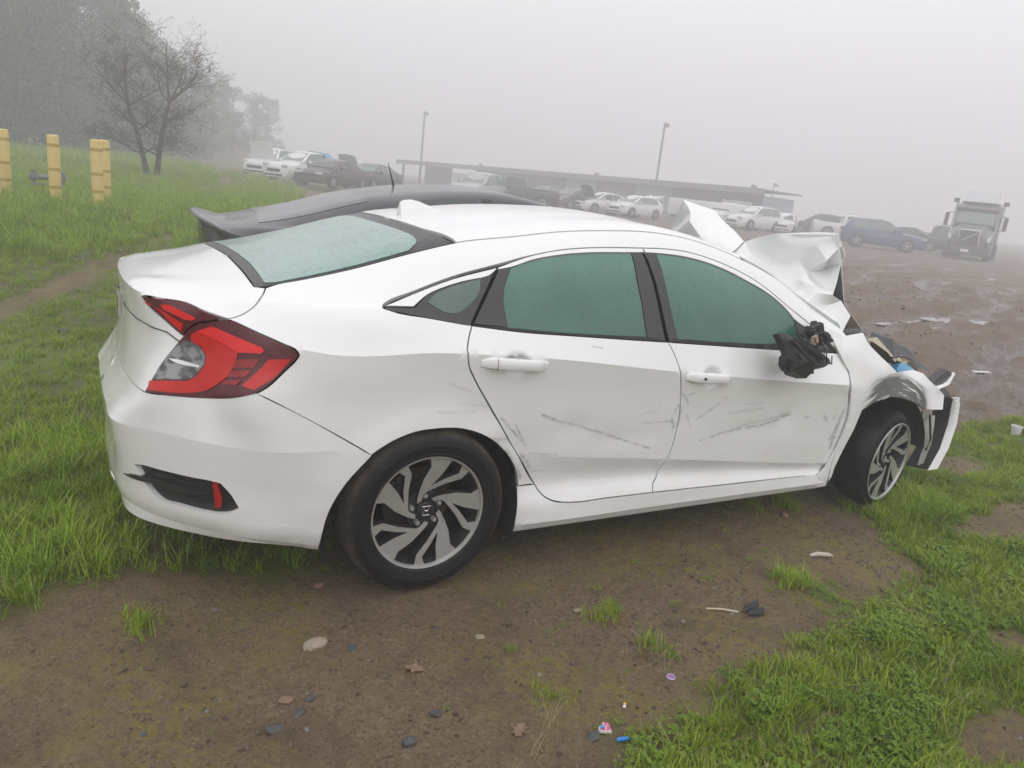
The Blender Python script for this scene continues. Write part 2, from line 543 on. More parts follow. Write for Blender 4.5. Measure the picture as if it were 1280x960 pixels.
# standing water in the ruts
def puddle(cx, cy_, a, b, rot, seed):
    n = 40
    V = []
    _g = np.linspace(-.8, .8, 7)
    zc = float(np.mean(terrain(cx + np.add.outer(_g * a, 0 * _g).ravel(), cy_ + np.add.outer(0 * _g, _g * b).ravel())))
    for k in range(n):
        an = 2 * PI * k / n
        w = .7 + .6 * float(fbm(np.array([math.cos(an) * 1.5 + seed]), np.array([math.sin(an) * 1.5]), 3, 31)[0])
        x = a * w * math.cos(an); y = b * w * math.sin(an)
        V.append((cx + x * math.cos(rot) - y * math.sin(rot), cy_ + x * math.sin(rot) + y * math.cos(rot), zc - .022))
    V.append((cx, cy_, zc - .022))
    o = link_mesh('puddle_water', V, [(k, (k + 1) % n, n) for k in range(n)], M_WATER)
    tag(o, kind='structure')

tw = NT('puddle_water')
tw.bs(Base_Color=tw.mix(tw.noise(tw.coord(), 4, 4), (.10, .08, .065, 1), (.17, .14, .12, 1)), Roughness=.04, Specular_IOR_Level=.8)
tw.bump(tw.noise(tw.coord(), 12, 3), .06, .01)
M_WATER = tw.m
for i, a in enumerate([(11.0, 4.6, 1.6, .5, -.35), (13.2, 4.3, 1.6, .5, -.3), (9.4, 4.9, 1.0, .35, .0),  (33, 17.6, 2.6, .7, -.4), (28.6, 12.5, 2.0, .45, -.3), (38, 24, 4, .6, -.3)]):
    puddle(*a, seed=i * 3.1)

# the fog itself
def build_haze():
    x0, x1, y0, y1, z0, z1 = -235, 235, -235, 235, -1.6, 27
    V = [(x, y, z) for x in (x0, x1) for y in (y0, y1) for z in (z0, z1)]
    F = [(0, 1, 3, 2), (4, 6, 7, 5), (0, 4, 5, 1), (2, 3, 7, 6), (0, 2, 6, 4), (1, 5, 7, 3)]
    o = link_mesh('haze', V, F, None, None, False)
    m = bpy.data.materials.new('haze_air'); m.use_nodes = True
    nt = m.node_tree
    nt.nodes.remove(nt.nodes['Principled BSDF'])
    v = nt.nodes.new('ShaderNodeVolumePrincipled')
    v.inputs['Color'].default_value = (.985, .985, 1.0, 1)
    v.inputs['Density'].default_value = HAZE
    v.inputs['Anisotropy'].default_value = 0.2
    nt.links.new(v.outputs['Volume'], nt.nodes['Material Output'].inputs['Volume'])
    o.data.materials.append(m)
    tag(o, kind='stuff')
HAZE = 0.0125
build_haze()

# ---- body reference surface of the white sedan (metres; x forward from rear axle, right side y<0) ----
NODES={ # rail: list of (x, w, z) at stations A..N front to rear centre
'R5':[(3.2,0.72,0.6),(2.7,0.87,0.69),(2.3,0.884,0.72),(1.7,0.885,0.766),(1.1,0.884,0.82),(0.45,0.889,0.889),(0,0.898,0.918),(-0.43,0.88,0.92),(-0.56,0.838,0.945),(-0.68,0.745,0.997),(-0.8,0.62,1.02),(-0.905,0.45,1.024),(-0.94,0.25,1.024),(-0.95,0,1.0235)],
'R45':[(3.2,0.72,0.55),(2.7,0.863,0.65),(2.3,0.871,0.66),(1.7,0.87,0.69),(1.1,0.87,0.72),(0.45,0.876,0.79),(0,0.889,0.82),(-0.43,0.884,0.845),(-0.585,0.845,0.86),(-0.7,0.75,0.87),(-0.79,0.655,0.87),(-0.865,0.57,0.85),(-0.93,0.3,0.85),(-0.945,0,0.85)],
'R4':[(3.2,0.73,0.5),(2.7,0.873,0.58),(2.3,0.866,0.58),(1.7,0.862,0.59),(1.1,0.862,0.61),(0.45,0.868,0.67),(0,0.887,0.72),(-0.43,0.885,0.768),(-0.62,0.86,0.785),(-0.738,0.745,0.745),(-0.828,0.675,0.732),(-0.915,0.59,0.722),(-0.955,0.3,0.715),(-0.965,0,0.715)],
'R3':[(3.2,0.73,0.3),(2.7,0.87,0.3),(2.3,0.858,0.3),(1.7,0.855,0.355),(1.1,0.854,0.42),(0.45,0.857,0.488),(0,0.899,0.56),(-0.43,0.899,0.59),(-0.56,0.884,0.592),(-0.73,0.785,0.598),(-0.855,0.665,0.6),(-0.995,0.51,0.6),(-1.015,0.27,0.6),(-1.02,0,0.6)],
'R2':[(3.2,0.72,0.26),(2.7,0.863,0.26),(2.3,0.842,0.265),(1.7,0.832,0.315),(1.1,0.828,0.345),(0.45,0.836,0.37),(0,0.893,0.42),(-0.43,0.884,0.42),(-0.555,0.863,0.43),(-0.726,0.774,0.43),(-0.852,0.647,0.43),(-0.97,0.49,0.43),(-0.998,0.27,0.43),(-1.006,0,0.43)],
'R1':[(3.2,.71,.24),(2.7,.86,.24),(2.3,.862,.245),(1.7,.864,.262),(1.1,.866,.278),(.45,.868,.278),(0,.878,.3),(-.43,.872,.28),(-.56,.86,.295),(-.73,.765,.31),(-.86,.63,.31),(-.965,.47,.315),(-1.0,.26,.31),(-1.005,0,.31)],
'R1b':[(3.2,.71,.2),(2.7,.86,.2),(2.3,.868,.2),(1.7,.870,.203),(1.1,.872,.205),(.45,.874,.205),(0,.868,.22),(-.41,.852,.23),(-.57,.838,.262),(-.72,.745,.272),(-.86,.605,.275),(-.955,.46,.285),(-.985,.26,.28),(-.99,0,.28)],
'R0':[(3.2,.70,.166),(2.7,.85,.166),(2.3,.85,.166),(1.7,.85,.166),(1.1,.85,.166),(.45,.85,.166),(0,.84,.166),(-.39,.835,.206),(-.574,.82,.243),(-.712,.735,.244),(-.865,.59,.242),(-.955,.45,.242),(-.975,.25,.245),(-.98,0,.245)],
}
# upper body rails as (x,w,z) in x
UP={
'R6':[(2.75,0.78,0.83),(2.3,0.796,0.868),(1.7,0.828,0.9),(1.1,0.835,0.937),(0.6,0.838,0.963),(0.13,0.832,1.003),(-0.2,0.815,1.05),(-0.43,0.785,1.052),(-0.56,0.735,1.052),(-0.68,0.655,1.042),(-0.8,0.54,1.035),(-0.905,0.38,1.03),(-0.94,0.21,1.029),(-0.95,0,1.0237)],
'R7':[(2.75,0.775,0.85),(2.22,0.785,0.94),(2,0.752,1.035),(1.7,0.7,1.165),(1.4,0.667,1.262),(1.1,0.65,1.307),(0.83,0.648,1.306),(0.55,0.664,1.28),(0.3,0.694,1.222),(0.1,0.726,1.165),(-0.1,0.757,1.1),(-0.2,0.765,1.079),(-0.43,0.7,1.078),(-0.56,0.665,1.07),(-0.68,0.585,1.055),(-0.8,0.48,1.045),(-0.905,0.34,1.035),(-0.94,0.19,1.029),(-0.95,0,1.0239)],
'R8':[(2.75,0.76,0.86),(2.3,0.735,0.965),(2.1,0.69,1.06),(1.85,0.645,1.195),(1.6,0.61,1.284),(1.3,0.58,1.35),(1.1,0.575,1.365),(0.855,0.575,1.357),(0.62,0.576,1.337),(0.4,0.58,1.304),(0.16,0.585,1.268),(0,0.59,1.226),(-0.25,0.598,1.152),(-0.43,0.602,1.108),(-0.58,0.6,1.079),(-0.68,0.53,1.062),(-0.8,0.43,1.052),(-0.905,0.3,1.04),(-0.94,0.17,1.029),(-0.95,0,1.0241)],
'R85':[(2.75,0.4,0.95),(2.3,0.4,1.09),(2.1,0.38,1.165),(1.85,0.355,1.246),(1.6,0.335,1.318),(1.3,0.32,1.38),(1.1,0.315,1.4),(0.855,0.315,1.395),(0.62,0.317,1.378),(0.4,0.32,1.35),(0.16,0.32,1.305),(0,0.325,1.266),(-0.25,0.33,1.186),(-0.43,0.33,1.135),(-0.58,0.33,1.096),(-0.68,0.29,1.073),(-0.8,0.23,1.057),(-0.905,0.16,1.043),(-0.94,0.09,1.031),(-0.95,0,1.0243)],
'R9':[(2.75,0,0.965),(2.3,0,1.09),(2.1,0,1.16),(1.85,0,1.262),(1.6,0,1.332),(1.3,0,1.39),(1.1,0,1.411),(0.855,0,1.406),(0.62,0,1.39),(0.4,0,1.363),(0.16,0,1.318),(0,0,1.28),(-0.25,0,1.197),(-0.43,0,1.143),(-0.58,0,1.101),(-0.68,0,1.077),(-0.8,0,1.06),(-0.905,0,1.044),(-0.94,0,1.032),(-0.95,0,1.0245)],
}
def hermite(T,P,t):
    """Catmull-Rom (nonuniform finite-difference tangents) through points P at knots T"""
    T=np.asarray(T,float);P=np.asarray(P,float);t=np.asarray(t,float)
    h=np.diff(T);d=np.diff(P,axis=0)/h[:,None]
    m=np.empty_like(P);m[0]=d[0];m[-1]=d[-1]
    m[1:-1]=(d[:-1]*h[1:,None]+d[1:]*h[:-1,None])/(h[1:]+h[:-1])[:,None]
    i=np.clip(np.searchsorted(T,t,side='right')-1,0,len(T)-2)
    u=((t-T[i])/h[i])[:,None];hh=h[i][:,None]
    return (2*u**3-3*u**2+1)*P[i]+(u**3-2*u**2+u)*hh*m[i]+(-2*u**3+3*u**2)*P[i+1]+(u**3-u**2)*hh*m[i+1]
def section(P,crease,nseg,flat_end=False):
    """P (K,N,3) rails at N stations -> dense strip; crease[k] True makes rail k a hard edge"""
    K=len(P);out=[]
    L=np.linalg.norm(np.diff(P,axis=0),axis=2)+1e-6
    for k in range(K-1):
        c=P[k+1]-P[k]
        def tan(j,one):
            if j==0 or j==K-1 or crease[j]: return c
            a=(P[j]-P[j-1])/L[j-1][:,None];b=(P[j+1]-P[j])/L[j][:,None]
            wa=L[j][:,None];wb=L[j-1][:,None]
            return (a*wa+b*wb)/(wa+wb)*L[k][:,None]
        m0=tan(k,0);m1=tan(k+1,1)
        if flat_end and k==K-2:
            m1=c.copy();m1[:,2]=0;m1[:,0]=0
        for q in range(nseg if k<K-2 else nseg+1):
            u=q/nseg
            out.append((2*u**3-3*u**2+1)*P[k]+(u**3-2*u**2+u)*m0+(-2*u**3+3*u**2)*P[k+1]+(u**3-u**2)*m1)
    return np.array(out)
def skirt(n=520,nseg=8):
    names=['R5','R45','R4','R3','R2','R1','R1b','R0']
    ref=np.array(NODES['R3'])
    T=np.concatenate([[0],np.cumsum(np.linalg.norm(np.diff(ref,axis=0),axis=1))])
    t=np.linspace(0,T[-1],n)
    P=np.array([hermite(T,NODES[k],t) for k in names])
    # R4 is a hard edge only round the tail (bumper shelf); R3 soft-hard
    return section(P,[1,0,0,1,0,1,1,1],nseg)
def upper(n=420,nseg=8):
    x=np.concatenate([np.linspace(2.75,-.80,int(n*.75)),np.linspace(-.80,-.95,int(n*.25)+1)[1:]])
    r5=np.array(NODES['R5'])
    def f(a):
        a=np.array(a);a=a[np.argsort(a[:,0])]
        q=hermite(a[:,0],a,x);q[:,0]=x;return q
    ref=np.array(NODES['R3'])
    T=np.concatenate([[0],np.cumsum(np.linalg.norm(np.diff(ref,axis=0),axis=1))])
    d5=hermite(T,NODES['R5'],np.linspace(0,T[-1],1600));d5=d5[np.argsort(d5[:,0])]
    e5=np.stack([x,np.interp(x,d5[:,0],d5[:,1]),np.interp(x,d5[:,0],d5[:,2])],1)
    P=np.array([e5]+[f(UP[k]) for k in ('R6','R7','R8','R85','R9')])
    P[:,:,1]=np.maximum(P[:,:,1],0)
    S=section(P,[1,0,0,0,0,1],nseg,True)
    low=e5-np.array([0,.004,.012]);low[:,1]=np.maximum(low[:,1],0)
    return np.concatenate([low[None],S])
def grid_faces(r,c): 
    return [(i*c+j,i*c+j+1,(i+1)*c+j+1,(i+1)*c+j) for i in range(r-1) for j in range(c-1)]
# panel edges of the white sedan in its own metres (x forward, y left, z up)
B = {
'bumper_seam': [(-0.618,-0.861,0.785), (-0.521,-0.881,0.734), (-0.419,-0.892,0.675), (-0.244,-0.906,0.567)],
'arch_r': [(-0.388,-0.837,0.208), (-0.393,-0.862,0.246), (-0.392,-0.875,0.28), (-0.385,-0.88,0.326), (-0.366,-0.889,0.393), (-0.323,-0.899,0.474), (-0.244,-0.906,0.567), (-0.164,-0.902,0.611), (-0.083,-0.896,0.635), (0.003,-0.892,0.641), (0.092,-0.887,0.634), (0.188,-0.881,0.603), (0.276,-0.873,0.547), (0.337,-0.862,0.483), (0.382,-0.843,0.403), (0.392,-0.843,0.363)],
'arch_rocker': [(0.392,-0.843,0.363), (0.388,-0.865,0.294), (0.381,-0.872,0.237), (0.391,-0.849,0.166)],
'rocker_seam': [(0.392,-0.843,0.363), (0.478,-0.836,0.358)],
'door_rear': [(0.131,-0.833,1.002), (0.109,-0.861,0.964), (0.093,-0.888,0.927), (0.102,-0.894,0.876), (0.137,-0.886,0.815), (0.211,-0.879,0.713), (0.333,-0.868,0.547), (0.478,-0.836,0.358), (0.506,-0.848,0.319), (0.556,-0.861,0.289), (0.624,-0.867,0.275)],
'door_bottom_r': [(0.624,-0.867,0.275), (0.835,-0.867,0.272), (1.074,-0.867,0.27)],
'door_bottom_f': [(1.074,-0.867,0.27), (1.482,-0.865,0.262), (2.03,-0.863,0.252), (2.162,-0.863,0.248)],
'door_split': [(1.053,-0.836,0.938), (1.081,-0.856,0.89), (1.108,-0.884,0.816), (1.138,-0.871,0.728), (1.157,-0.864,0.646), (1.159,-0.857,0.504), (1.137,-0.847,0.4), (1.112,-0.835,0.324), (1.086,-0.85,0.302), (1.074,-0.867,0.27)],
'door_front': [(2.201,-0.803,0.869), (2.241,-0.846,0.783), (2.226,-0.885,0.724), (2.293,-0.865,0.555), (2.291,-0.862,0.48), (2.262,-0.859,0.373), (2.232,-0.84,0.269), (2.162,-0.863,0.248)],
'win_top_r': [(-0.193,-0.795,1.063), (-0.175,-0.782,1.072), (-0.077,-0.757,1.104), (0.084,-0.73,1.159), (0.272,-0.706,1.207), (0.436,-0.685,1.248), (0.568,-0.673,1.274), (0.727,-0.662,1.291), (0.994,-0.655,1.303)],
'win_top_f': [(0.994,-0.655,1.303), (1.111,-0.651,1.306), (1.228,-0.648,1.301), (1.439,-0.66,1.264), (1.659,-0.685,1.192), (1.871,-0.743,1.071), (2.015,-0.775,0.99), (2.201,-0.803,0.869)],
'belt_r': [(-0.193,-0.795,1.063), (-0.198,-0.808,1.055), (-0.185,-0.814,1.051), (-0.024,-0.828,1.025), (0.131,-0.833,1.002)],
'belt_m': [(0.131,-0.833,1.002), (0.33,-0.838,0.981), (0.583,-0.838,0.965), (0.819,-0.837,0.951), (1.053,-0.836,0.938)],
'belt_f': [(1.053,-0.836,0.938), (1.354,-0.834,0.92), (1.734,-0.827,0.897), (2.201,-0.803,0.869)],
'qglass': [(-0.083,-0.804,1.059), (-0.021,-0.769,1.1), (0.045,-0.755,1.125), (0.119,-0.745,1.146), (0.262,-0.723,1.188), (0.134,-0.828,1.009)],
'cappl': [(0.279,-0.72,1.193), (0.331,-0.717,1.202), (0.283,-0.769,1.116), (0.284,-0.83,0.996), (0.142,-0.827,1.009)],
'glass_r': [(0.331,-0.717,1.202), (0.428,-0.702,1.232), (0.559,-0.691,1.257), (0.717,-0.68,1.273), (0.924,-0.673,1.283), (0.921,-0.737,1.188), (0.935,-0.785,1.074), (0.946,-0.83,0.959), (0.74,-0.832,0.967), (0.51,-0.833,0.979), (0.284,-0.83,0.996), (0.283,-0.769,1.116)],
'bappl_r': [(0.924,-0.673,1.283), (0.98,-0.671,1.286), (1.044,-0.834,0.943), (0.946,-0.83,0.959), (0.935,-0.785,1.074), (0.921,-0.737,1.188)],
'bappl_f': [(0.993,-0.671,1.287), (1.059,-0.67,1.287), (1.079,-0.765,1.121), (1.117,-0.83,0.949), (1.063,-0.833,0.945)],
'glass_f': [(1.059,-0.67,1.287), (1.265,-0.67,1.275), (1.44,-0.68,1.24), (1.592,-0.696,1.191), (1.731,-0.716,1.136), (1.835,-0.747,1.069), (1.876,-0.764,1.029), (1.906,-0.802,0.929), (1.667,-0.82,0.923), (1.356,-0.828,0.935), (1.117,-0.83,0.949), (1.079,-0.765,1.121)],
'sail': [(1.876,-0.764,1.029), (1.99,-0.779,0.982), (2.157,-0.801,0.883), (1.901,-0.813,0.904)],
'wstrip': [(-0.186,-0.798,1.062), (-0.085,-0.801,1.061), (-0.021,-0.769,1.1), (0.045,-0.755,1.125), (0.119,-0.745,1.146), (0.262,-0.723,1.188), (0.272,-0.715,1.198), (0.082,-0.737,1.151), (-0.079,-0.765,1.097)],
'deck_seam': [(-0.547,-0.627,1.081), (-0.567,-0.678,1.066), (-0.603,-0.73,1.038), (-0.636,-0.739,1.016), (-0.672,-0.74,1.001), (-0.686,-0.739,0.998)],
'tail_seam': [(-0.686,-0.739,0.998), (-0.733,-0.699,0.981), (-0.772,-0.659,0.961), (-0.789,-0.642,0.942), (-0.8,-0.633,0.919)],
'trunk_side': [(-0.8,-0.633,0.919), (-0.833,-0.615,0.864), (-0.868,-0.6,0.81), (-0.892,-0.598,0.765), (-0.913,-0.595,0.722)],
'tail_bot': [(-0.913,-0.595,0.722), (-0.85,-0.659,0.727), (-0.785,-0.709,0.733), (-0.721,-0.766,0.744), (-0.662,-0.841,0.769), (-0.618,-0.861,0.785)],
'tail_fwd': [(-0.618,-0.861,0.785), (-0.582,-0.863,0.808), (-0.534,-0.861,0.854), (-0.496,-0.865,0.896), (-0.489,-0.866,0.909), (-0.494,-0.864,0.919)],
'tail_top': [(-0.494,-0.864,0.919), (-0.54,-0.844,0.943), (-0.609,-0.802,0.97), (-0.686,-0.739,0.998)],
'tail_top_in': [(-0.686,-0.739,0.998), (-0.747,-0.679,1.012), (-0.802,-0.593,1.025), (-0.854,-0.544,1.024), (-0.908,-0.443,1.011)],
'tail_low_in': [(-0.908,-0.443,1.011), (-0.886,-0.496,0.985), (-0.855,-0.554,0.962), (-0.829,-0.595,0.941), (-0.8,-0.633,0.919)],
'band1': [(-0.764,-0.67,0.943), (-0.724,-0.709,0.968), (-0.595,-0.826,0.926), (-0.588,-0.831,0.917), (-0.597,-0.829,0.906), (-0.657,-0.786,0.899), (-0.706,-0.734,0.923)],
'band2': [(-0.779,-0.656,0.929), (-0.764,-0.67,0.943), (-0.706,-0.734,0.923), (-0.657,-0.786,0.899), (-0.668,-0.788,0.856), (-0.693,-0.779,0.812), (-0.737,-0.741,0.768), (-0.784,-0.706,0.749), (-0.902,-0.608,0.733), (-0.894,-0.596,0.761), (-0.792,-0.689,0.784), (-0.768,-0.703,0.804), (-0.743,-0.714,0.846), (-0.74,-0.709,0.873), (-0.754,-0.688,0.897), (-0.777,-0.661,0.907)],
'band3': [(-0.577,-0.841,0.891), (-0.512,-0.861,0.896), (-0.569,-0.859,0.83), (-0.622,-0.856,0.795), (-0.654,-0.835,0.803), (-0.612,-0.838,0.847)],
'clear': [(-0.794,-0.642,0.908), (-0.773,-0.666,0.905), (-0.754,-0.689,0.895), (-0.742,-0.707,0.873), (-0.745,-0.712,0.845), (-0.77,-0.701,0.803), (-0.787,-0.691,0.79), (-0.888,-0.605,0.766), (-0.861,-0.608,0.815), (-0.825,-0.62,0.874)],
'chrome': [(-0.841,-0.618,0.841), (-0.826,-0.632,0.843), (-0.756,-0.703,0.838), (-0.758,-0.703,0.83), (-0.828,-0.634,0.834)],
'slat1': [(-0.664,-0.786,0.876), (-0.6,-0.831,0.889), (-0.618,-0.83,0.86), (-0.675,-0.785,0.847)],
'slat2': [(-0.681,-0.781,0.838), (-0.623,-0.83,0.853), (-0.642,-0.829,0.829), (-0.69,-0.78,0.817)],
'slat3': [(-0.697,-0.776,0.806), (-0.651,-0.827,0.821), (-0.666,-0.823,0.802), (-0.708,-0.768,0.791)],
'inband': [(-0.861,-0.538,1.004), (-0.836,-0.574,1.013), (-0.76,-0.67,0.985), (-0.774,-0.656,0.971), (-0.795,-0.632,0.969), (-0.849,-0.56,0.987)],
'inband2': [(-0.898,-0.468,0.998), (-0.861,-0.54,0.991), (-0.797,-0.63,0.96), (-0.804,-0.627,0.928), (-0.829,-0.594,0.948), (-0.861,-0.542,0.978)],
'vent': [(-0.943,-0.545,0.457), (-0.925,-0.569,0.463), (-0.872,-0.628,0.463), (-0.785,-0.723,0.465), (-0.738,-0.768,0.467), (-0.707,-0.79,0.463), (-0.679,-0.806,0.43), (-0.653,-0.82,0.382), (-0.675,-0.806,0.363), (-0.709,-0.783,0.351), (-0.762,-0.739,0.348), (-0.828,-0.67,0.349), (-0.872,-0.618,0.349), (-0.898,-0.588,0.374), (-0.916,-0.569,0.4)],
'vent_red': [(-0.735,-0.769,0.463), (-0.718,-0.782,0.46), (-0.705,-0.787,0.379), (-0.709,-0.783,0.364), (-0.725,-0.772,0.364)],
'vent_bar': [(-0.971,-0.477,0.401), (-0.952,-0.522,0.418), (-0.883,-0.611,0.42), (-0.806,-0.697,0.415), (-0.737,-0.765,0.423), (-0.737,-0.765,0.416), (-0.811,-0.692,0.402), (-0.883,-0.609,0.403), (-0.943,-0.531,0.399)],
'handle_r': [(0.146,-0.896,0.901), (0.178,-0.896,0.902), (0.241,-0.894,0.899), (0.345,-0.891,0.891), (0.425,-0.888,0.88), (0.432,-0.887,0.875), (0.421,-0.884,0.852), (0.384,-0.883,0.844), (0.285,-0.887,0.851), (0.209,-0.89,0.86), (0.167,-0.892,0.872)],
'handle_f': [(1.132,-0.882,0.82), (1.241,-0.881,0.814), (1.361,-0.881,0.804), (1.415,-0.882,0.797), (1.415,-0.884,0.787), (1.399,-0.88,0.768), (1.365,-0.878,0.76), (1.301,-0.878,0.767), (1.232,-0.878,0.767), (1.159,-0.879,0.782)],
'seam_lid': [(-0.941,-0.159,0.94), (-0.939,-0.202,0.93), (-0.919,-0.354,0.923), (-0.882,-0.5,0.921), (-0.842,-0.583,0.921), (-0.809,-0.628,0.899)],
}
# ------------------------------------------------------------------ reference surface -> panels
def ref_surface():
    V = []; F = []
    for gi, G in enumerate((skirt(), upper())):
        # carry each half a few millimetres across the centre line so the halves overlap
        if gi == 0:
            e = G[:, -1:].copy(); e[..., 1] = -.004; G = np.concatenate([G, e], 1)
        else:
            e = G[-1:].copy(); e[..., 1] = -.004; G = np.concatenate([G, e], 0)
        for sgn in (-1, 1):
            g = G.copy(); g[..., 1] *= sgn
            b = len(V); r_, c_ = g.shape[:2]
            V += g.reshape(-1, 3).tolist()
            F += [tuple(i + b for i in f) for f in grid_faces(r_, c_)]
    return V, F
REF_V, REF_F = ref_surface()
BVH = BVHTree.FromPolygons(REF_V, REF_F)

def r_pts(rail, x0, x1, n=20, sgn=-1):
    """points of an upper rail between two x"""
    a = np.array(NODES['R5'] if rail == 'R5' else UP[rail]); a = a[np.argsort(a[:, 0])]
    x = np.linspace(x0, x1, n)
    q = hermite(a[:, 0], a, x)
    return [(float(xx), sgn * max(0, float(p[1])), float(p[2])) for xx, p in zip(x, q)]
def s_pts(rail, i0, i1, n=24, sgn=-1):
    """points of a skirt rail between two stations"""
    ref = np.array(NODES['R3'])
    T = np.concatenate([[0], np.cumsum(np.linalg.norm(np.diff(ref, axis=0), axis=1))])
    t0 = np.interp(i0, np.arange(len(T)), T); t1 = np.interp(i1, np.arange(len(T)), T)
    q = hermite(T, NODES[rail], np.linspace(t0, t1, n))
    return [(float(p[0]), sgn * max(0, float(p[1])), float(p[2])) for p in q]

def resample(poly, dens, closed=True):
    out = []
    n = len(poly)
    for i in range(n if closed else n - 1):
        a = np.array(poly[i]); b = np.array(poly[(i + 1) % n])
        L = np.linalg.norm(b - a)
        if L < 1e-6: continue
        k = max(1, int(math.ceil(L / dens)))
        for q in range(k): out.append(a + (b - a) * q / k)
    if not closed: out.append(np.array(poly[-1]))
    return np.array(out)

def round_off(poly, k=4, corner=38):
    """closed outline with its gentle bends curved and its real corners kept"""
    P = [np.array(p, float) for p in poly]
    Q = [P[0]]
    for p in P[1:]:
        if np.linalg.norm(p - Q[-1]) > 1e-4: Q.append(p)
    if np.linalg.norm(Q[0] - Q[-1]) < 1e-4: Q.pop()
    n = len(Q)
    if n < 5: return [tuple(q) for q in Q]
    T = []
    for i in range(n):
        a = Q[i] - Q[i - 1]; b = Q[(i + 1) % n] - Q[i]
        la, lb = np.linalg.norm(a), np.linalg.norm(b)
        ang = math.degrees(math.acos(max(-1, min(1, a @ b / (la * lb)))))
        if ang > corner or abs(Q[i][1]) < 1e-5: T.append(None)
        else: T.append((a / la * lb + b / lb * la) / (la + lb))
    out = []
    for i in range(n):
        j = (i + 1) % n
        c = Q[j] - Q[i]; L = np.linalg.norm(c)
        m0 = T[i] * L if T[i] is not None else c
        m1 = T[j] * L if T[j] is not None else c
        kk = k if L > .012 else 1
        for q in range(kk):
            u = q / kk
            p = (2*u**3-3*u**2+1)*Q[i] + (u**3-2*u**2+u)*m0 + (-2*u**3+3*u**2)*Q[j] + (u**3-u**2)*m1
            if abs(Q[i][1]) < 1e-5 and abs(Q[j][1]) < 1e-5: p[1] = 0
            out.append(tuple(p))
    return out

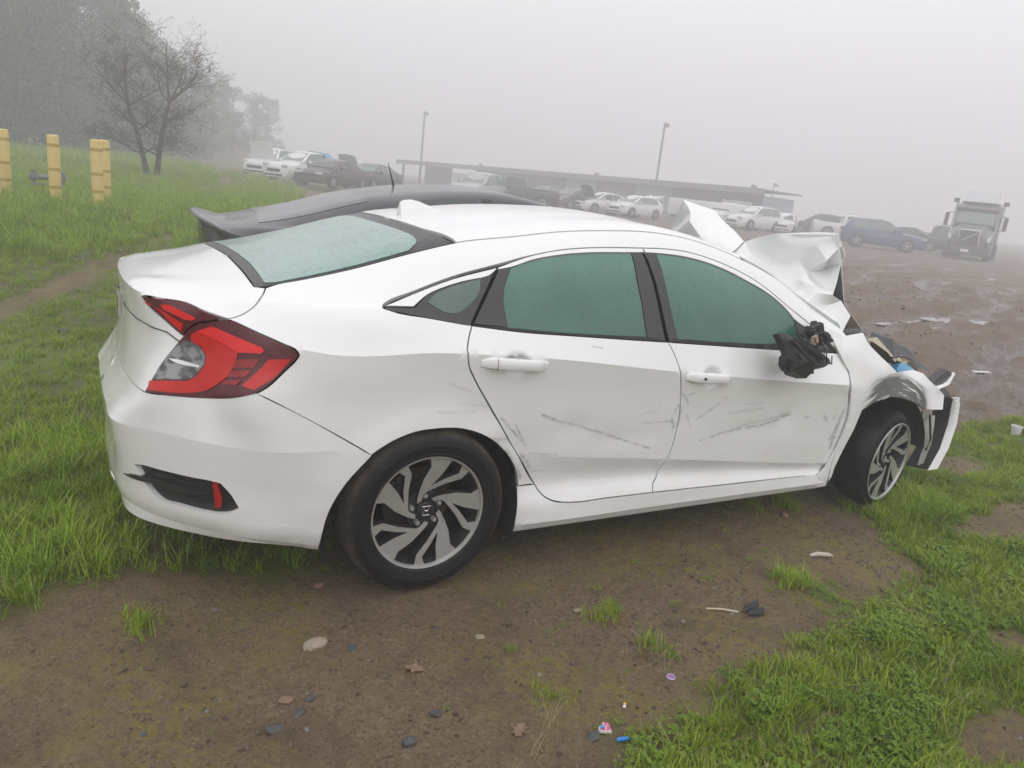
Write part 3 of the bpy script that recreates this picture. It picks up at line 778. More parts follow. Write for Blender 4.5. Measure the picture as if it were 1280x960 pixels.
def panel(name, poly, d, mat, parent, dens=.03, gap=.0030, holes=(), creases=(), disp=None, rim=.014, off=0.0, extra=(), mirror=False, weld=False, build=True, corner=38):
    poly = round_off(poly, 4, corner); holes = [round_off(h) for h in holes]
    d = Vector(d).normalized()
    up = Vector((0, 0, 1)) if abs(d.z) < .95 else Vector((1, 0, 0))
    e1 = up.cross(d).normalized(); e2 = d.cross(e1)
    E1 = np.array(e1); E2 = np.array(e2); D = np.array(d)
    def to2(p): p = np.asarray(p, float).reshape(-1, 3); return np.stack([p @ E1, p @ E2], 1)
    def prep(pl, grow):
        q = resample(to2(pl), dens)
        nxt = np.roll(q, -1, 0) - q; prv = q - np.roll(q, 1, 0)
        area = .5 * np.sum(q[:, 0] * np.roll(q[:, 1], -1) - np.roll(q[:, 0], -1) * q[:, 1])
        t = nxt / (np.linalg.norm(nxt, axis=1, keepdims=True) + 1e-9) + prv / (np.linalg.norm(prv, axis=1, keepdims=True) + 1e-9)
        t /= np.linalg.norm(t, axis=1, keepdims=True) + 1e-9
        nrm = np.stack([-t[:, 1], t[:, 0]], 1) * (1 if area > 0 else -1)
        g = np.full(len(q), grow)
        return q, nrm, g
    q, nrm, g = prep(poly, gap)
    if weld:   # keep the centre line on y = 0
        y3 = np.abs(resample(np.asarray(poly, float), 1e9)[:, 1])  # only original corners
        # detect by projecting back: points whose source edge lies on y=0
        src = []
        P3 = np.asarray(poly, float)
        for i in range(len(P3)):
            a, b = P3[i], P3[(i + 1) % len(P3)]
            L = np.linalg.norm(to2([b])[0] - to2([a])[0])
            if L < 1e-6: continue
            k = max(1, int(math.ceil(L / dens)))
            for s_ in range(k): src.append(abs(a[1] + (b[1] - a[1]) * s_ / k))
        src = np.array(src)
        g = np.where(src < 1e-4, 0, gap)
    outer = q + nrm * g[:, None]
    hol = []
    for h in holes:
        hq, hn, hg = prep(h, gap); hol.append(hq - hn * hg[:, None])
    ol = [tuple(p) for p in outer]
    mn = outer.min(0); mx = outer.max(0)
    gx = np.arange(mn[0], mx[0], dens); gy = np.arange(mn[1], mx[1], dens * .87)
    GX, GY = np.meshgrid(gx, gy)
    GX = GX + (np.arange(len(gy)) % 2)[:, None] * dens * .5
    pts = np.stack([GX.ravel(), GY.ravel()], 1)
    if len(extra):
        for (ex, ey, ez, er, ed) in extra:   # denser sampling near a detail
            c = to2([(ex, ey, ez)])[0]
            far = np.hypot(*(pts - c).T) > er
            ga = np.arange(-er, er, ed); A, Bq = np.meshgrid(ga, ga)
            m = np.hypot(A, Bq) < er
            pts = np.vstack([pts[far], np.stack([A[m] + c[0], Bq[m] + c[1]], 1)])
    ok = inside(pts[:, 0], pts[:, 1], ol) & (segdist(pts[:, 0], pts[:, 1], ol) > dens * .45)
    for h in hol:
        hl = [tuple(p) for p in h]
        ok &= ~inside(pts[:, 0], pts[:, 1], hl) & (segdist(pts[:, 0], pts[:, 1], hl) > dens * .45)
    pts = pts[ok]
    cverts = []; cedges = []
    for cr in creases:
        cq = resample(to2(cr), dens * .8, closed=False)
        inn = inside(cq[:, 0], cq[:, 1], ol) & (segdist(cq[:, 0], cq[:, 1], ol) > dens * .35)
        for h in hol:
            hl = [tuple(p) for p in h]
            inn &= ~inside(cq[:, 0], cq[:, 1], hl) & (segdist(cq[:, 0], cq[:, 1], hl) > dens * .3)
        base = len(cverts)
        idx = -np.ones(len(cq), int)
        for i in range(len(cq)):
            if inn[i]: idx[i] = len(cverts); cverts.append(cq[i])
        for i in range(len(cq) - 1):
            if idx[i] >= 0 and idx[i + 1] >= 0: cedges.append((idx[i], idx[i + 1]))
        if inn.any():
            dd = segdist(pts[:, 0], pts[:, 1], [tuple(p) for p in cq], closed=False)
            pts = pts[dd > dens * .45]
    allv = [outer] + hol + ([np.array(cverts)] if cverts else []) + [pts]
    edges = []; b = 0
    for loop in [outer] + hol:
        n = len(loop); edges += [(b + i, b + (i + 1) % n) for i in range(n)]; b += n
    edges += [(b + i, b + j) for i, j in cedges]
    A = np.vstack([a for a in allv if len(a)])
    r = delaunay_2d_cdt([Vector(p) for p in A], edges, [], 0, 1e-7)
    cset = {(min(b + i, b + j), max(b + i, b + j)) for i, j in cedges}
    orig = [set(q) for q in r[3]]
    in2out = {}
    for oi_, q in enumerate(orig):
        for ii in q: in2out[ii] = oi_
    sharp = {tuple(sorted((in2out[i], in2out[j]))) for i, j in cset if i in in2out and j in in2out}
    v2 = np.array([tuple(v) for v in r[0]]); tri = np.array([t for t in r[2] if len(t) == 3])
    cen = v2[tri].mean(1)
    keep = inside(cen[:, 0], cen[:, 1], ol)
    for h in hol: keep &= ~inside(cen[:, 0], cen[:, 1], [tuple(p) for p in h])
    tri = tri[keep]
    V = np.zeros((len(v2), 3)); N = np.zeros((len(v2), 3))
    for i, (a, c) in enumerate(v2):
        o3 = Vector(a * E1 + c * E2 + 6 * D)
        hit, nn, fi, ds = BVH.ray_cast(o3, -d)
        if hit is None:
            hit, nn, fi, ds = BVH.find_nearest(o3 - 6 * d + d * float(np.mean(np.asarray(poly) @ D)))
        if nn.dot(d) < 0: nn = -nn
        V[i] = hit; N[i] = nn
    if off: V = V + N * off
    if disp is not None: V = V + N * disp(V)[:, None]
    if weld: V[np.abs(V[:, 1]) < 2e-3, 1] = 0
    fn = np.cross(V[tri[:, 1]] - V[tri[:, 0]], V[tri[:, 2]] - V[tri[:, 0]])
    flip = fn @ D < 0
    tri[flip] = tri[flip][:, ::-1]
    used = np.unique(tri)
    rm = -np.ones(len(V), int); rm[used] = np.arange(len(used))
    V = V[used]; N = N[used]; tri = rm[tri]
    sharp = {tuple(sorted((int(rm[i]), int(rm[j])))) for i, j in sharp if rm[i] >= 0 and rm[j] >= 0}
    nv0 = None
    # turned-in edge
    cnt = {}
    for t in tri:
        for a, c in ((t[0], t[1]), (t[1], t[2]), (t[2], t[0])): cnt[(a, c)] = 1
    bnd = [(a, c) for (a, c) in cnt if (c, a) not in cnt]
    faces = [tuple(t) for t in tri]; verts = [tuple(v) for v in V]
    if rim > 0:
        bi = sorted({a for e in bnd for a in e}); m1 = {}; m2 = {}
        for i in bi:
            m1[i] = len(verts); verts.append(tuple(V[i])); m2[i] = len(verts); verts.append(tuple(V[i] - N[i] * rim))
        for a, c in bnd:
            if weld and abs(V[a][1]) < 1e-4 and abs(V[c][1]) < 1e-4: continue
            faces.append((m1[a], m2[a], m2[c], m1[c]))
    if mirror:
        b = len(verts)
        verts += [(x, -y, z) for x, y, z in verts[:b]]
        faces += [tuple(i + b for i in f[::-1]) for f in faces[:]]
    o = link_mesh(name, verts, faces, mat, parent)
    if sharp:
        if mirror: sharp |= {(i + b, j + b) for i, j in sharp}
        for e in o.data.edges:
            a_, c_ = e.vertices
            if (min(a_, c_), max(a_, c_)) in sharp: e.use_edge_sharp = True
    if weld:
        bm = bmesh.new(); bm.from_mesh(o.data)
        bmesh.ops.remove_doubles(bm, verts=[v for v in bm.verts if abs(v.co.y) < 1e-4], dist=1e-4)
        bm.to_mesh(o.data); bm.free()
    return o

def mirror_of(o, parent):
    """the same part on the other flank"""
    me = o.data.copy()
    me.transform(Matrix.Scale(-1, 4, (0, 1, 0)))
    me.flip_normals()
    n = bpy.data.objects.new(o.name.split('.')[0], me)
    COL.objects.link(n); n.parent = parent
    return n

def fill_patch(v3, nb, mat, name, parent, sub=2, thick=.002, d2=None, noise=.0, seed=0):
    """thin crumpled sheet through boundary points v3[:nb] and inner points v3[nb:], triangulated as seen along d2"""
    d = Vector(d2).normalized(); e1 = Vector((0, 0, 1)).cross(d).normalized(); e2 = d.cross(e1)
    p2 = [Vector((Vector(p).dot(e1), Vector(p).dot(e2))) for p in v3]
    r = delaunay_2d_cdt(p2, [(i, (i + 1) % nb) for i in range(nb)], [], 0, 1e-6)
    pl = [tuple(p2[i]) for i in range(nb)]
    # map output verts to input ones
    src = [s_[0] if len(s_) else None for s_ in r[3]]
    V = [Vector(v3[s_]) if s_ is not None else Vector((0, 0, 0)) for s_ in src]
    F = []
    for t in r[2]:
        c = sum((r[0][i] for i in t), Vector((0, 0))) / 3
        if inside(np.array([c.x]), np.array([c.y]), pl)[0] and all(src[i] is not None for i in t):
            n = (V[t[1]] - V[t[0]]).cross(V[t[2]] - V[t[0]])
            F.append(tuple(t) if n.dot(d) > 0 else tuple(t[::-1]))
    bm = bmesh.new()
    bv = [bm.verts.new(v) for v in V]
    for f in F: bm.faces.new([bv[i] for i in f])
    for v in [v for v in bm.verts if not v.link_faces]: bm.verts.remove(v)
    for _ in range(sub):
        bmesh.ops.subdivide_edges(bm, edges=bm.edges[:], cuts=1, use_grid_fill=True, smooth=.0)
        bmesh.ops.smooth_vert(bm, verts=[v for v in bm.verts if not v.is_boundary], factor=.32, use_axis_x=True, use_axis_y=True, use_axis_z=True)
    bmesh.ops.triangulate(bm, faces=bm.faces[:])
    if noise:
        bm.normal_update()
        for v in bm.verts:
            k = (vnoise(np.array([v.co.x * 9 + seed]), np.array([v.co.z * 9 + v.co.y * 5]), 40)[0] - .5) * 2
            v.co += v.normal * noise * k
    geom = bmesh.ops.solidify(bm, geom=bm.faces[:], thickness=thick)
    me = bpy.data.meshes.new(name); bm.to_mesh(me); bm.free()
    me.materials.append(mat)
    me.polygons.foreach_set('use_smooth', np.ones(len(me.polygons), bool))
    try: me.set_sharp_from_angle(angle=rad(42))
    except Exception: pass
    o = bpy.data.objects.new(name, me); COL.objects.link(o)
    if parent is not None: o.parent = parent
    return o

# ------------------------------------------------------------------ the wrecked white sedan
ST_REAR = [((.269,.662),(.398,.537),.006,.8),((.34,.627),(.398,.537),.005,.8),((.454,.656),(.522,.632),.007,.9),((.522,.632),(.671,.593),.006,.6),((.671,.593),(.82,.541),.006,.7),((.82,.541),(1.028,.476),.006,.75),
 ((.966,.597),(1.132,.592),.004,.6),((.949,.633),(1.031,.651),.005,.5),((.343,.489),(.403,.434),.012,.7),((.385,.502),(.45,.421),.010,.7),((.422,.499),(.553,.484),.006,.6),((.451,.417),(.507,.416),.005,.6),((1.133,.641),(1.144,.667),.008,.9),((1.125,.60),(1.14,.567),.010,.9),((.654,.93),(.699,.92),.003,.8),((.699,.92),(.708,.934),.003,.8)]
ST_FRONT = [((1.316,.492),(1.455,.52),.006,.8),((1.455,.52),(1.68,.54),.006,.8),((1.68,.54),(1.871,.583),.007,.95),((1.444,.516),(1.648,.561),.006,.6),((1.648,.561),(1.868,.591),.005,.7),((1.27,.593),(1.352,.644),.006,.7),((1.352,.644),(1.419,.692),.006,.6),((1.457,.615),(1.664,.624),.006,.6),((1.547,.653),(1.676,.652),.004,.5),
 ((1.150,.721),(1.2,.669),.006,.8),((1.159,.703),(1.218,.718),.005,.7),((1.206,.619),(1.244,.553),.006,.5),((1.157,.568),(1.163,.649),.010,1.),((1.981,.565),(2.003,.564),.006,.9),((2.11,.57),(2.143,.537),.009,.7),((2.183,.545),(2.207,.564),.010,.7),((2.219,.394),(2.228,.49),.013,1.),((2.225,.49),(2.246,.583),.012,1.),((2.20,.437),(2.235,.521),.010,.9)]
ST_QUARTER = [((.204,.712),(.089,.725),.005,.4),((.034,.808),(.133,.768),.006,.4),((.23,.58),(.32,.575),.008,.8),((.262,.567),(.304,.508),.008,.7),((.31,.52),(.36,.45),.012,.9),((.36,.45),(.40,.40),.012,.8),((.0,.70),(.15,.69),.005,.35)]
M_WHITE = paint('white_paint')
M_DOOR_R = paint('white_paint_scuffed_rear_door', ST_REAR)
M_DOOR_F = paint('white_paint_scuffed_front_door', ST_FRONT)
M_QUARTER = paint('white_paint_scuffed_quarter', ST_QUARTER)
M_FENDER = paint('white_paint_smeared_fender', [((2.83,.66),(2.92,.60),.02,.8),((2.86,.70),(2.95,.66),.01,.6)], smear=(2.62, .27, .372, .53, 2.40, 2.93))
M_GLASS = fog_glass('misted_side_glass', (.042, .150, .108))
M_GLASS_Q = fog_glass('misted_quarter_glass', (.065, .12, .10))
M_GLASS_REAR = fog_glass('misted_rear_glass', (.20, .33, .29), hatch=True)  # sky's grazing reflection put into the paler base colour, besides dew streaks
M_FRIT = simple('black_glass_border', (.035, .033, .036), .30, var=.5, scale=140, bump=.3)
M_APPL = simple('grey_black_pillar_trim', (.040, .037, .038), .34, var=.25, scale=40)
M_BLACK = simple('black_plastic', (.018, .018, .019), .45, var=.3, scale=12)
M_GLOSSBLACK = simple('gloss_black_plastic', (.03, .03, .032), .22, var=.2, scale=12, coat=.5)
M_RUBBER = simple('black_rubber_seal', (.012, .012, .012), .6)
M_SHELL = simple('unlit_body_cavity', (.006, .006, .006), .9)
M_LINER = simple('wheel_arch_liner', (.022, .022, .023), .55, var=.4, scale=9)
M_TYRE_N = NT('tyre_rubber'); _t = M_TYRE_N; _P = _t.coord()
_n = _t.noise(_P, 9, 6, .65); _x, _y, _z = _t.sep(_P)
_r = _t.math('SQRT', _t.math('ADD', _t.math('MULTIPLY', _x, _x), _t.math('MULTIPLY', _z, _z)))
_md = _t.math('MULTIPLY', _t.range(_r, .283, .318), _t.range(_n, .34, .58))
_md = _t.math('MAXIMUM', _md, _t.math('MULTIPLY', _t.range(_n, .66, .80), .12))
_t.bs(Base_Color=_t.mix(_md, (.008, .008, .009, 1), (.105, .078, .058, 1)), Roughness=_t.fmix(_md, .55, .9), Specular_IOR_Level=.25)
_t.bump(_t.noise(_P, 120, 3), .25, .003)
M_TYRE = M_TYRE_N.m
M_RIM = simple('machined_alloy_face', (.44, .435, .42), .42, metal=.55, var=.20, scale=38)
M_RIMD = simple('dark_painted_alloy', (.045, .045, .048), .38, metal=.4, var=.3, scale=20)
M_DISC = simple('rusty_brake_disc', (.10, .075, .058), .55, metal=.6, var=.4, scale=20)
M_CHROME = simple('chrome', (.75, .75, .76), .12, metal=1.0, var=.06)
def lens(name, col, rough=.12, fine=0):
    t = NT(name); P = t.coord()
    n = t.noise(P, 30, 3); s_ = t.noise(t.mapping(P, (8, 8, 90)), 6, 2)
    t.bs(Base_Color=t.mix(t.math('MULTIPLY', n, s_), c4(tuple(v * .7 for v in col)), c4(tuple(min(1, v * 1.3) for v in col))), Roughness=rough, Coat_Weight=.5, Coat_Roughness=.04, Specular_IOR_Level=.35)
    return t.m
M_LENS_DARK = lens('maroon_lens', (.105, .008, .014))
M_LENS_RED = lens('red_lens', (.62, .008, .005))
M_LENS_HOT = lens('bright_red_lens', (.92, .022, .022))
M_LENS_MID = lens('deep_red_lens', (.30, .005, .004))
M_LENS_CLEAR = lens('smoky_clear_lens', (.16, .17, .165), .08)
def clear_lens():
    t = NT('smoky_clear_lens'); P = t.coord()
    v = t.voronoi(t.mapping(P, (14, 14, 20)), 1.6)
    c = t.mix(t.range(v.outputs['Distance'], .25, .55), (.04, .044, .044, 1), (.24, .25, .25, 1))
    c = t.mix(t.range(t.noise(P, 26, 2), .5, .6), c, (.09, .10, .10, 1))
    t.bs(Base_Color=c, Roughness=.15, Metallic=.35, Coat_Weight=1.0, Coat_Roughness=.03)
    return t.m
M_LENS_CLEAR = clear_lens()
M_REFLECT = lens('red_reflector', (.45, .02, .015))

car = thing('wrecked_sedan', 'white four-door sedan with crushed front end, buckled hood and scraped right-hand doors', 'car')

HOLE = [(x, y, z) for x, y, z in B['vent']]
R8e = r_pts('R8', -.547, .16, 16)
R8r = r_pts('R8', .16, 2.26, 40)
TOPB = [(2.285, -.78, .935)]
def arch_bump(V):
    """slightly raised lip round the rear wheel opening, cup behind nothing"""
    r_ = np.hypot(V[:, 0] - 0.0, V[:, 2] - .27)
    return .007 * sstep(.47, .40, r_) * sstep(.05, .2, V[:, 2])
_dent = [(.62, .59, .10, .05, -.007), (.36, .50, .08, .09, -.010), (.86, .53, .14, .04, -.006)]
def dents(lst, V):
    h = np.zeros(len(V))
    for (cx, cz, a, b, k) in lst: h += k * np.exp(-((V[:, 0] - cx) / a) ** 2 - ((V[:, 2] - cz) / b) ** 2)
    return h
def cup(cx, cz, V):
    q = np.hypot((V[:, 0] - cx) / .066, (V[:, 2] - cz) / .050)
    return -.019 * sstep(1.05, .40, q)

quarter = panel('quarter_panel', B['tail_fwd'] + B['tail_top'][1:] + B['deck_seam'][::-1][1:] + R8e[1:] + R8r[1:] + TOPB + B['win_top_f'][::-1] + B['win_top_r'][::-1][1:] + B['belt_r'][1:] + B['door_rear'][1:8] + B['rocker_seam'][::-1][1:] + B['arch_r'][::-1][1:10] + B['bumper_seam'][::-1][1:-1],
    (-.22, -.78, .58), M_QUARTER, car, dens=.028, creases=[s_pts('R5', 4, 8.6, 60), r_pts('R6', -.22, -.56, 14)], disp=lambda V: arch_bump(V) + dents([(.30, .53, .05, .06, -.012), (.20, .68, .10, .05, -.005)], V), rim=.02)
quarter['label'] = 'right rear quarter panel running up into the roof rail, dented beside the wheel'
mirror_of(quarter, car)

bump_poly = [B['bumper_seam'][0]] + B['bumper_seam'][1:] + B['arch_r'][::-1][10:] + s_pts('R0', 7.05, 13, 34)[1:] + [(-.99,0,.28),(-1.005,0,.31),(-1.006,0,.43),(-1.015,0,.52),(-1.02,0,.6),(-.995,0,.66)] + s_pts('R4', 13, 11.1, 18) + B['tail_bot'][0:-1]
bumper = panel('rear_bumper', bump_poly, (-.62, -.76, .16), M_WHITE, car, dens=.028, gap=-.0006, holes=[HOLE], creases=[s_pts('R3', 6.8, 13, 60), s_pts('R1b', 6.8, 13, 60)], disp=arch_bump, rim=.02, mirror=True, weld=True)
for sgn in (-1, 1):
    P_ = lambda k: B[k] if sgn == -1 else [(x, -y, z) for x, y, z in B[k]]
    dd = (-.62, sgn * .76, .1)
    vent = panel('bumper_vent', P_('vent'), dd, M_BLACK, bumper, dens=.02, gap=-.004, off=-.018, rim=.0)
    panel('reflector', P_('vent_red'), dd, M_REFLECT, bumper, dens=.02, off=-.006, rim=.012)
    panel('vent_blade', P_('vent_bar'), dd, M_GLOSSBLACK, bumper, dens=.015, off=.007, rim=.022)
    for dz_ in (-.028, .026):
        panel('vent_fin', [(x * (1 if k_ else 1), y, z + dz_) for k_, (x, y, z) in enumerate(P_('vent_bar'))][3:7] if dz_ < 0 else [(x, y, z + dz_) for x, y, z in P_('vent_bar')][2:8], dd, M_GLOSSBLACK, bumper, dens=.015, off=-.010, rim=.008)

lid_poly = [(-.556, 0, 1.096)] + [(-.562, -.2, 1.094), (-.568, -.42, 1.087), (-.577, -.6, 1.079)] + B['deck_seam'] + B['tail_top_in'][1:] + B['tail_low_in'][1:] + B['trunk_side'][1:] + s_pts('R4', 11.05, 13, 18)[1:] + [(-.953,0,.78),(-.945,0,.85),(-.945,0,.94),(-.95,0,1.0235)] + r_pts('R9', -.948, -.58, 14)
lid = panel('trunk_lid', lid_poly, (-.62, -.22, .75), M_WHITE, car, dens=.02, creases=[s_pts('R5', 8.6, 13, 50), B['seam_lid']], rim=.02, mirror=True, weld=True)
for sgn in (-1, 1):
    P_ = lambda k: B[k] if sgn == -1 else [(x, -y, z) for x, y, z in B[k]]
    dd = (-.55, sgn * .75, .35)
    tl = panel('tail_light', P_('tail_top')[::-1] + P_('tail_fwd')[::-1][1:] + P_('tail_bot')[::-1][1:] + P_('trunk_side')[::-1][1:] + P_('tail_seam')[::-1][1:-1], dd, M_LENS_DARK, car, dens=.022, off=.003, rim=.025)
    for nm, k, mt, of in (('red_light_bar', 'band1', M_LENS_HOT, .0065), ('red_light_guide', 'band2', M_LENS_RED, .005), ('side_reflector', 'band3', M_LENS_RED, .005), ('reversing_lens', 'clear', M_LENS_CLEAR, .0045), ('chrome_fin', 'chrome', M_CHROME, .0075), ('lens_slat', 'slat1', M_LENS_MID, .005), ('lens_slat', 'slat2', M_LENS_MID, .005), ('lens_slat', 'slat3', M_LENS_MID, .005)):
        panel(nm, P_(k), dd, mt, tl, dens=.018, off=of + .002, rim=.008, gap=.0005, corner=20)
    il = panel('lid_tail_light', P_('tail_top_in') + P_('tail_low_in')[1:] + P_('tail_seam')[::-1][1:-1], (-.6, sgn * .55, .58), M_LENS_DARK, car, dens=.02, off=.003, rim=.02)
    panel('red_light_bar', P_('inband'), (-.6, sgn * .55, .58), M_LENS_HOT, il, dens=.018, off=.006, rim=.006, corner=15)
    panel('red_light_guide', P_('inband2'), (-.6, sgn * .55, .58), M_LENS_RED, il, dens=.018, off=.005, rim=.006)
MB().tube([(x - .0035, y - .002, z) for x, y, z in B['seam_lid']], .0022, 5).build('lid_seam', M_BLACK, lid, True)
MB().tube([(x - .0035, -y + .002, z) for x, y, z in B['seam_lid']], .0022, 5).build('lid_seam', M_BLACK, lid, True)
# badge on the trunk face
em = MB()
for a, b_, c_, d_ in ((0, .0, .098, .010),): pass
ex, ez = -.955, .905
em.tube([(ex, .048 * sx * (1 if sz > 0 else .78), ez + .038 * sz) for sx, sz in ((-1, 1), (1, 1), (1, -1), (-1, -1), (-1, 1))], .005, 6)
for s_ in (-1, 1): em.box((ex, .024 * s_, ez), (.008, .012, .06))
em.box((ex, 0, ez), (.008, .045, .012))
em.build('badge', M_CHROME, lid)
# roof, glass
roof_poly = [(.16, -.583, 1.268), (.125, -.40, 1.295), (.10, -.2, 1.303), (.09, 0, 1.305)] + r_pts('R8', .16, 1.62, 30)[::1][::-1] 
roof_half = [(.09, 0, 1.305), (.10, -.2, 1.303), (.125, -.40, 1.295)] + [(x, y + .003, z) for x, y, z in r_pts('R8', .16, 1.62, 30)] + [(1.69, -.4, 1.3), (1.73, -.2, 1.31), (1.745, 0, 1.31)]
roof = panel('roof', roof_half, (0, 0, 1), M_WHITE, car, dens=.035, rim=.012, mirror=True, weld=True)
rg = [(-.556, 0, 1.096), (-.562, -.2, 1.094), (-.568, -.42, 1.087), (-.577, -.598, 1.079)] + [(x, y + .004, z) for x, y, z in r_pts('R8', -.547, .15, 16)] + [(.118, -.40, 1.29), (.093, -.2, 1.30), (.083, 0, 1.30)]
rglass = panel('rear_window', rg, (-.45, 0, .9), M_FRIT, car, dens=.035, off=-.003, rim=.01, mirror=True, weld=True)
cl = [(-.518, 0, 1.1), (-.524, -.3, 1.1), (-.542, -.576, 1.09)] + [(x, y + .020, z) for x, y, z in r_pts('R8', -.505, -.02, 12)] + [(.035, -.51, 1.25), (.05, -.44, 1.26), (.030, -.2, 1.28), (.022, 0, 1.28)]
panel('misted_pane', cl, (-.45, 0, .9), M_GLASS_REAR, rglass, dens=.035, off=-.0005, rim=.003, mirror=True, weld=True)
ws = [(1.755, 0, 1.3), (1.74, -.2, 1.3), (1.70, -.4, 1.3), (1.635, -.6, 1.27)] + [(x, y + .006, z) for x, y, z in r_pts('R8', 1.65, 2.28, 14)] + [(2.42, -.5, 1.0), (2.50, -.25, 1.03), (2.52, 0, 1.03)]
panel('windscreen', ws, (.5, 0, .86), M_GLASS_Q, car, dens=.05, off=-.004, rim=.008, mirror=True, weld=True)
fin = MB()
fz = lambda x: 1.2985 + .098 * (x - .10) + .0
FS = [(.145, .0, .034, .0), (.150, .060, .032, .0), (.165, .066, .030, 0), (.20, .064, .028, 0), (.24, .050, .024, 0), (.28, .030, .018, 0), (.32, .012, .011, 0), (.345, .002, .004, 0)]
V_ = []; F_ = []
for (x, h, w, _) in FS:
    zb = float(r_pts('R9', x, x + .001, 2)[0][2]) - .006
    V_ += [(x, -w, zb), (x, -w * .45, zb + h * .75), (x, 0, zb + h + .004), (x, w * .45, zb + h * .75), (x, w, zb)]
for i in range(len(FS) - 1):
    for j in range(4): F_.append((i * 5 + j, (i + 1) * 5 + j, (i + 1) * 5 + j + 1, i * 5 + j + 1))
F_.append((0, 1, 2, 3, 4))
fin.add(V_, F_).build('antenna_fin', M_WHITE, roof, True)

# doors
def door(name, poly, mat, cupc, dn, label):
    o = panel(name, poly, (0, -1, .12), mat, car, dens=.026, creases=[[q for q in s_pts('R5', 1.6, 6, 120) if q[0] < cupc[0] - .09], [q for q in s_pts('R5', 1.6, 6, 120) if q[0] > cupc[0] + .09], s_pts('R3', 1.6, 6, 90)], disp=lambda V: dents(dn, V) + cup(*cupc, V), extra=[(cupc[0], -.88, cupc[1], .085, .009)], rim=.018)
    o['label'] = label
    return o
rdoor = door('rear_door', B['belt_m'] + B['door_split'][1:] + B['door_bottom_r'][::-1][1:] + B['door_rear'][::-1][1:-1], M_DOOR_R, (.304, .872), _dent, 'scraped right rear door')
fdoor = door('front_door', B['belt_f'] + B['door_front'][1:] + B['door_bottom_f'][::-1][1:] + B['door_split'][::-1][1:-1], M_DOOR_F, (1.297, .790), [(1.85, .58, .05, .05, -.010), (1.6, .53, .18, .04, -.006), (1.25, .60, .08, .06, -.004)], 'scraped right front door')
def handle(par, x0, z0, x1, z1, y):
    V = []; F = []; n = 26; m = 10
    for i in range(n):
        t = i / (n - 1); e = min(t, 1 - t)
        k = float(sstep(0, .16, e)); hh = .0135 + .0085 * k; dp = .010 + .024 * float(sstep(-.02, .22, e)); 
        if t < .5: zsh = -.004 * (1 - k)
        else: zsh = .003 * (1 - k)
        x = x0 + (x1 - x0) * t; z = z0 + (z1 - z0) * t + zsh
        inner = .004 if e < .2 else .004 - .016 * float(sstep(.2, .32, e))
        for yy, zz in ((inner, -.75), (-dp * .55, -1), (-dp * .9, -.78), (-dp, -.35), (-dp, .35), (-dp * .88, .78), (-dp * .5, 1), (inner, .8)):
            V.append((x, y + yy, z + zz * hh))
    m = 8
    for i in range(n - 1):
        for j in range(m): F.append((i * m + j, i * m + (j + 1) % m, (i + 1) * m + (j + 1) % m, (i + 1) * m + j))
    F += [tuple(range(m)), tuple((n - 1) * m + j for j in range(m - 1, -1, -1))]
    return MB().add(V, F).build('door_handle', M_WHITE, par, True)
handle(rdoor, .150, .882, .434, .862, -.886)
handle(fdoor, 1.142, .799, 1.420, .781, -.876)
MB().box((.207, -.9185, .878), (.0016, .003, .040)).build('handle_split', M_BLACK, rdoor)
MB().lathe([(0, -.004), (.006, -.004), (.006, .003)], 12, 'Y', (1.228, -.9105, .793)).build('lock_cylinder', M_BLACK, fdoor)
# window frames, panes and trims
def strip(a, b):
    return list(a) + list(b)[::-1]
def shift(pts, dz, dy=0, dx=0): return [(x + dx, y + dy, z + dz) for x, y, z in pts]
def glassp(name, poly, mat, par, off, rim=.004, dens=.03, gap=.0012): return panel(name, poly, (0, -.82, .57), mat, par, dens=dens, gap=gap, off=off, rim=rim)
up_r = B['win_top_r'][4:]; up_f = B['win_top_f']
glassp('door_frame', [(.275, -.714, 1.200)] + up_r[1:] + [(.990, -.67, 1.286)] + B['glass_r'][0:5][::-1] + [(.281, -.721, 1.193)], M_WHITE, rdoor, -.001, .012, gap=.0028)
glassp('door_frame', up_f[:7] + [(1.984, -.784, .983)] + [B['glass_f'][i] for i in (6, 5, 4, 3, 2, 1, 0)] + [(.999, -.67, 1.286)], M_WHITE, fdoor, -.001, .012, gap=.0028)
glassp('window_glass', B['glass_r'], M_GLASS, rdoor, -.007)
glassp('pillar_trim', B['cappl'], M_APPL, rdoor, -.004)
glassp('pillar_trim', B['bappl_r'], M_APPL, rdoor, -.004)
glassp('pillar_trim', B['bappl_f'], M_APPL, fdoor, -.004)
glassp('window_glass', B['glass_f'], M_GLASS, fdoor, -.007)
glassp('mirror_sail_trim', B['sail'], M_APPL, fdoor, -.004)
glassp('belt_seal', B['belt_m'] + [B['bappl_r'][2], B['bappl_r'][3]] + B['glass_r'][8:11] + [(.138, -.837, 1.011)], M_RUBBER, rdoor, -.001, .01)
glassp('belt_seal', B['belt_f'] + [B['sail'][2], B['sail'][3], (1.893, -.813, .931)] + B['glass_f'][8:11] + [B['bappl_f'][4]], M_RUBBER, fdoor, -.001, .01)
qt = glassp('quarter_window_trim', B['belt_r'][2:] + [(.129, -.836, 1.013), (.262, -.722, 1.190)] + B['qglass'][0:4][::-1] + [(-.089, -.809, 1.063), (-.188, -.803, 1.062)], M_APPL, car, -.004)
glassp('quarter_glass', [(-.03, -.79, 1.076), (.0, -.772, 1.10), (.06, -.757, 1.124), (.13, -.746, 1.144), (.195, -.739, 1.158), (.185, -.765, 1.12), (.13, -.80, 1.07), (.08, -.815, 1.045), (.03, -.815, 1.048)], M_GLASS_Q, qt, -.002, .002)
glassp('quarter_window_surround', B['wstrip'], M_WHITE, car, -.001)
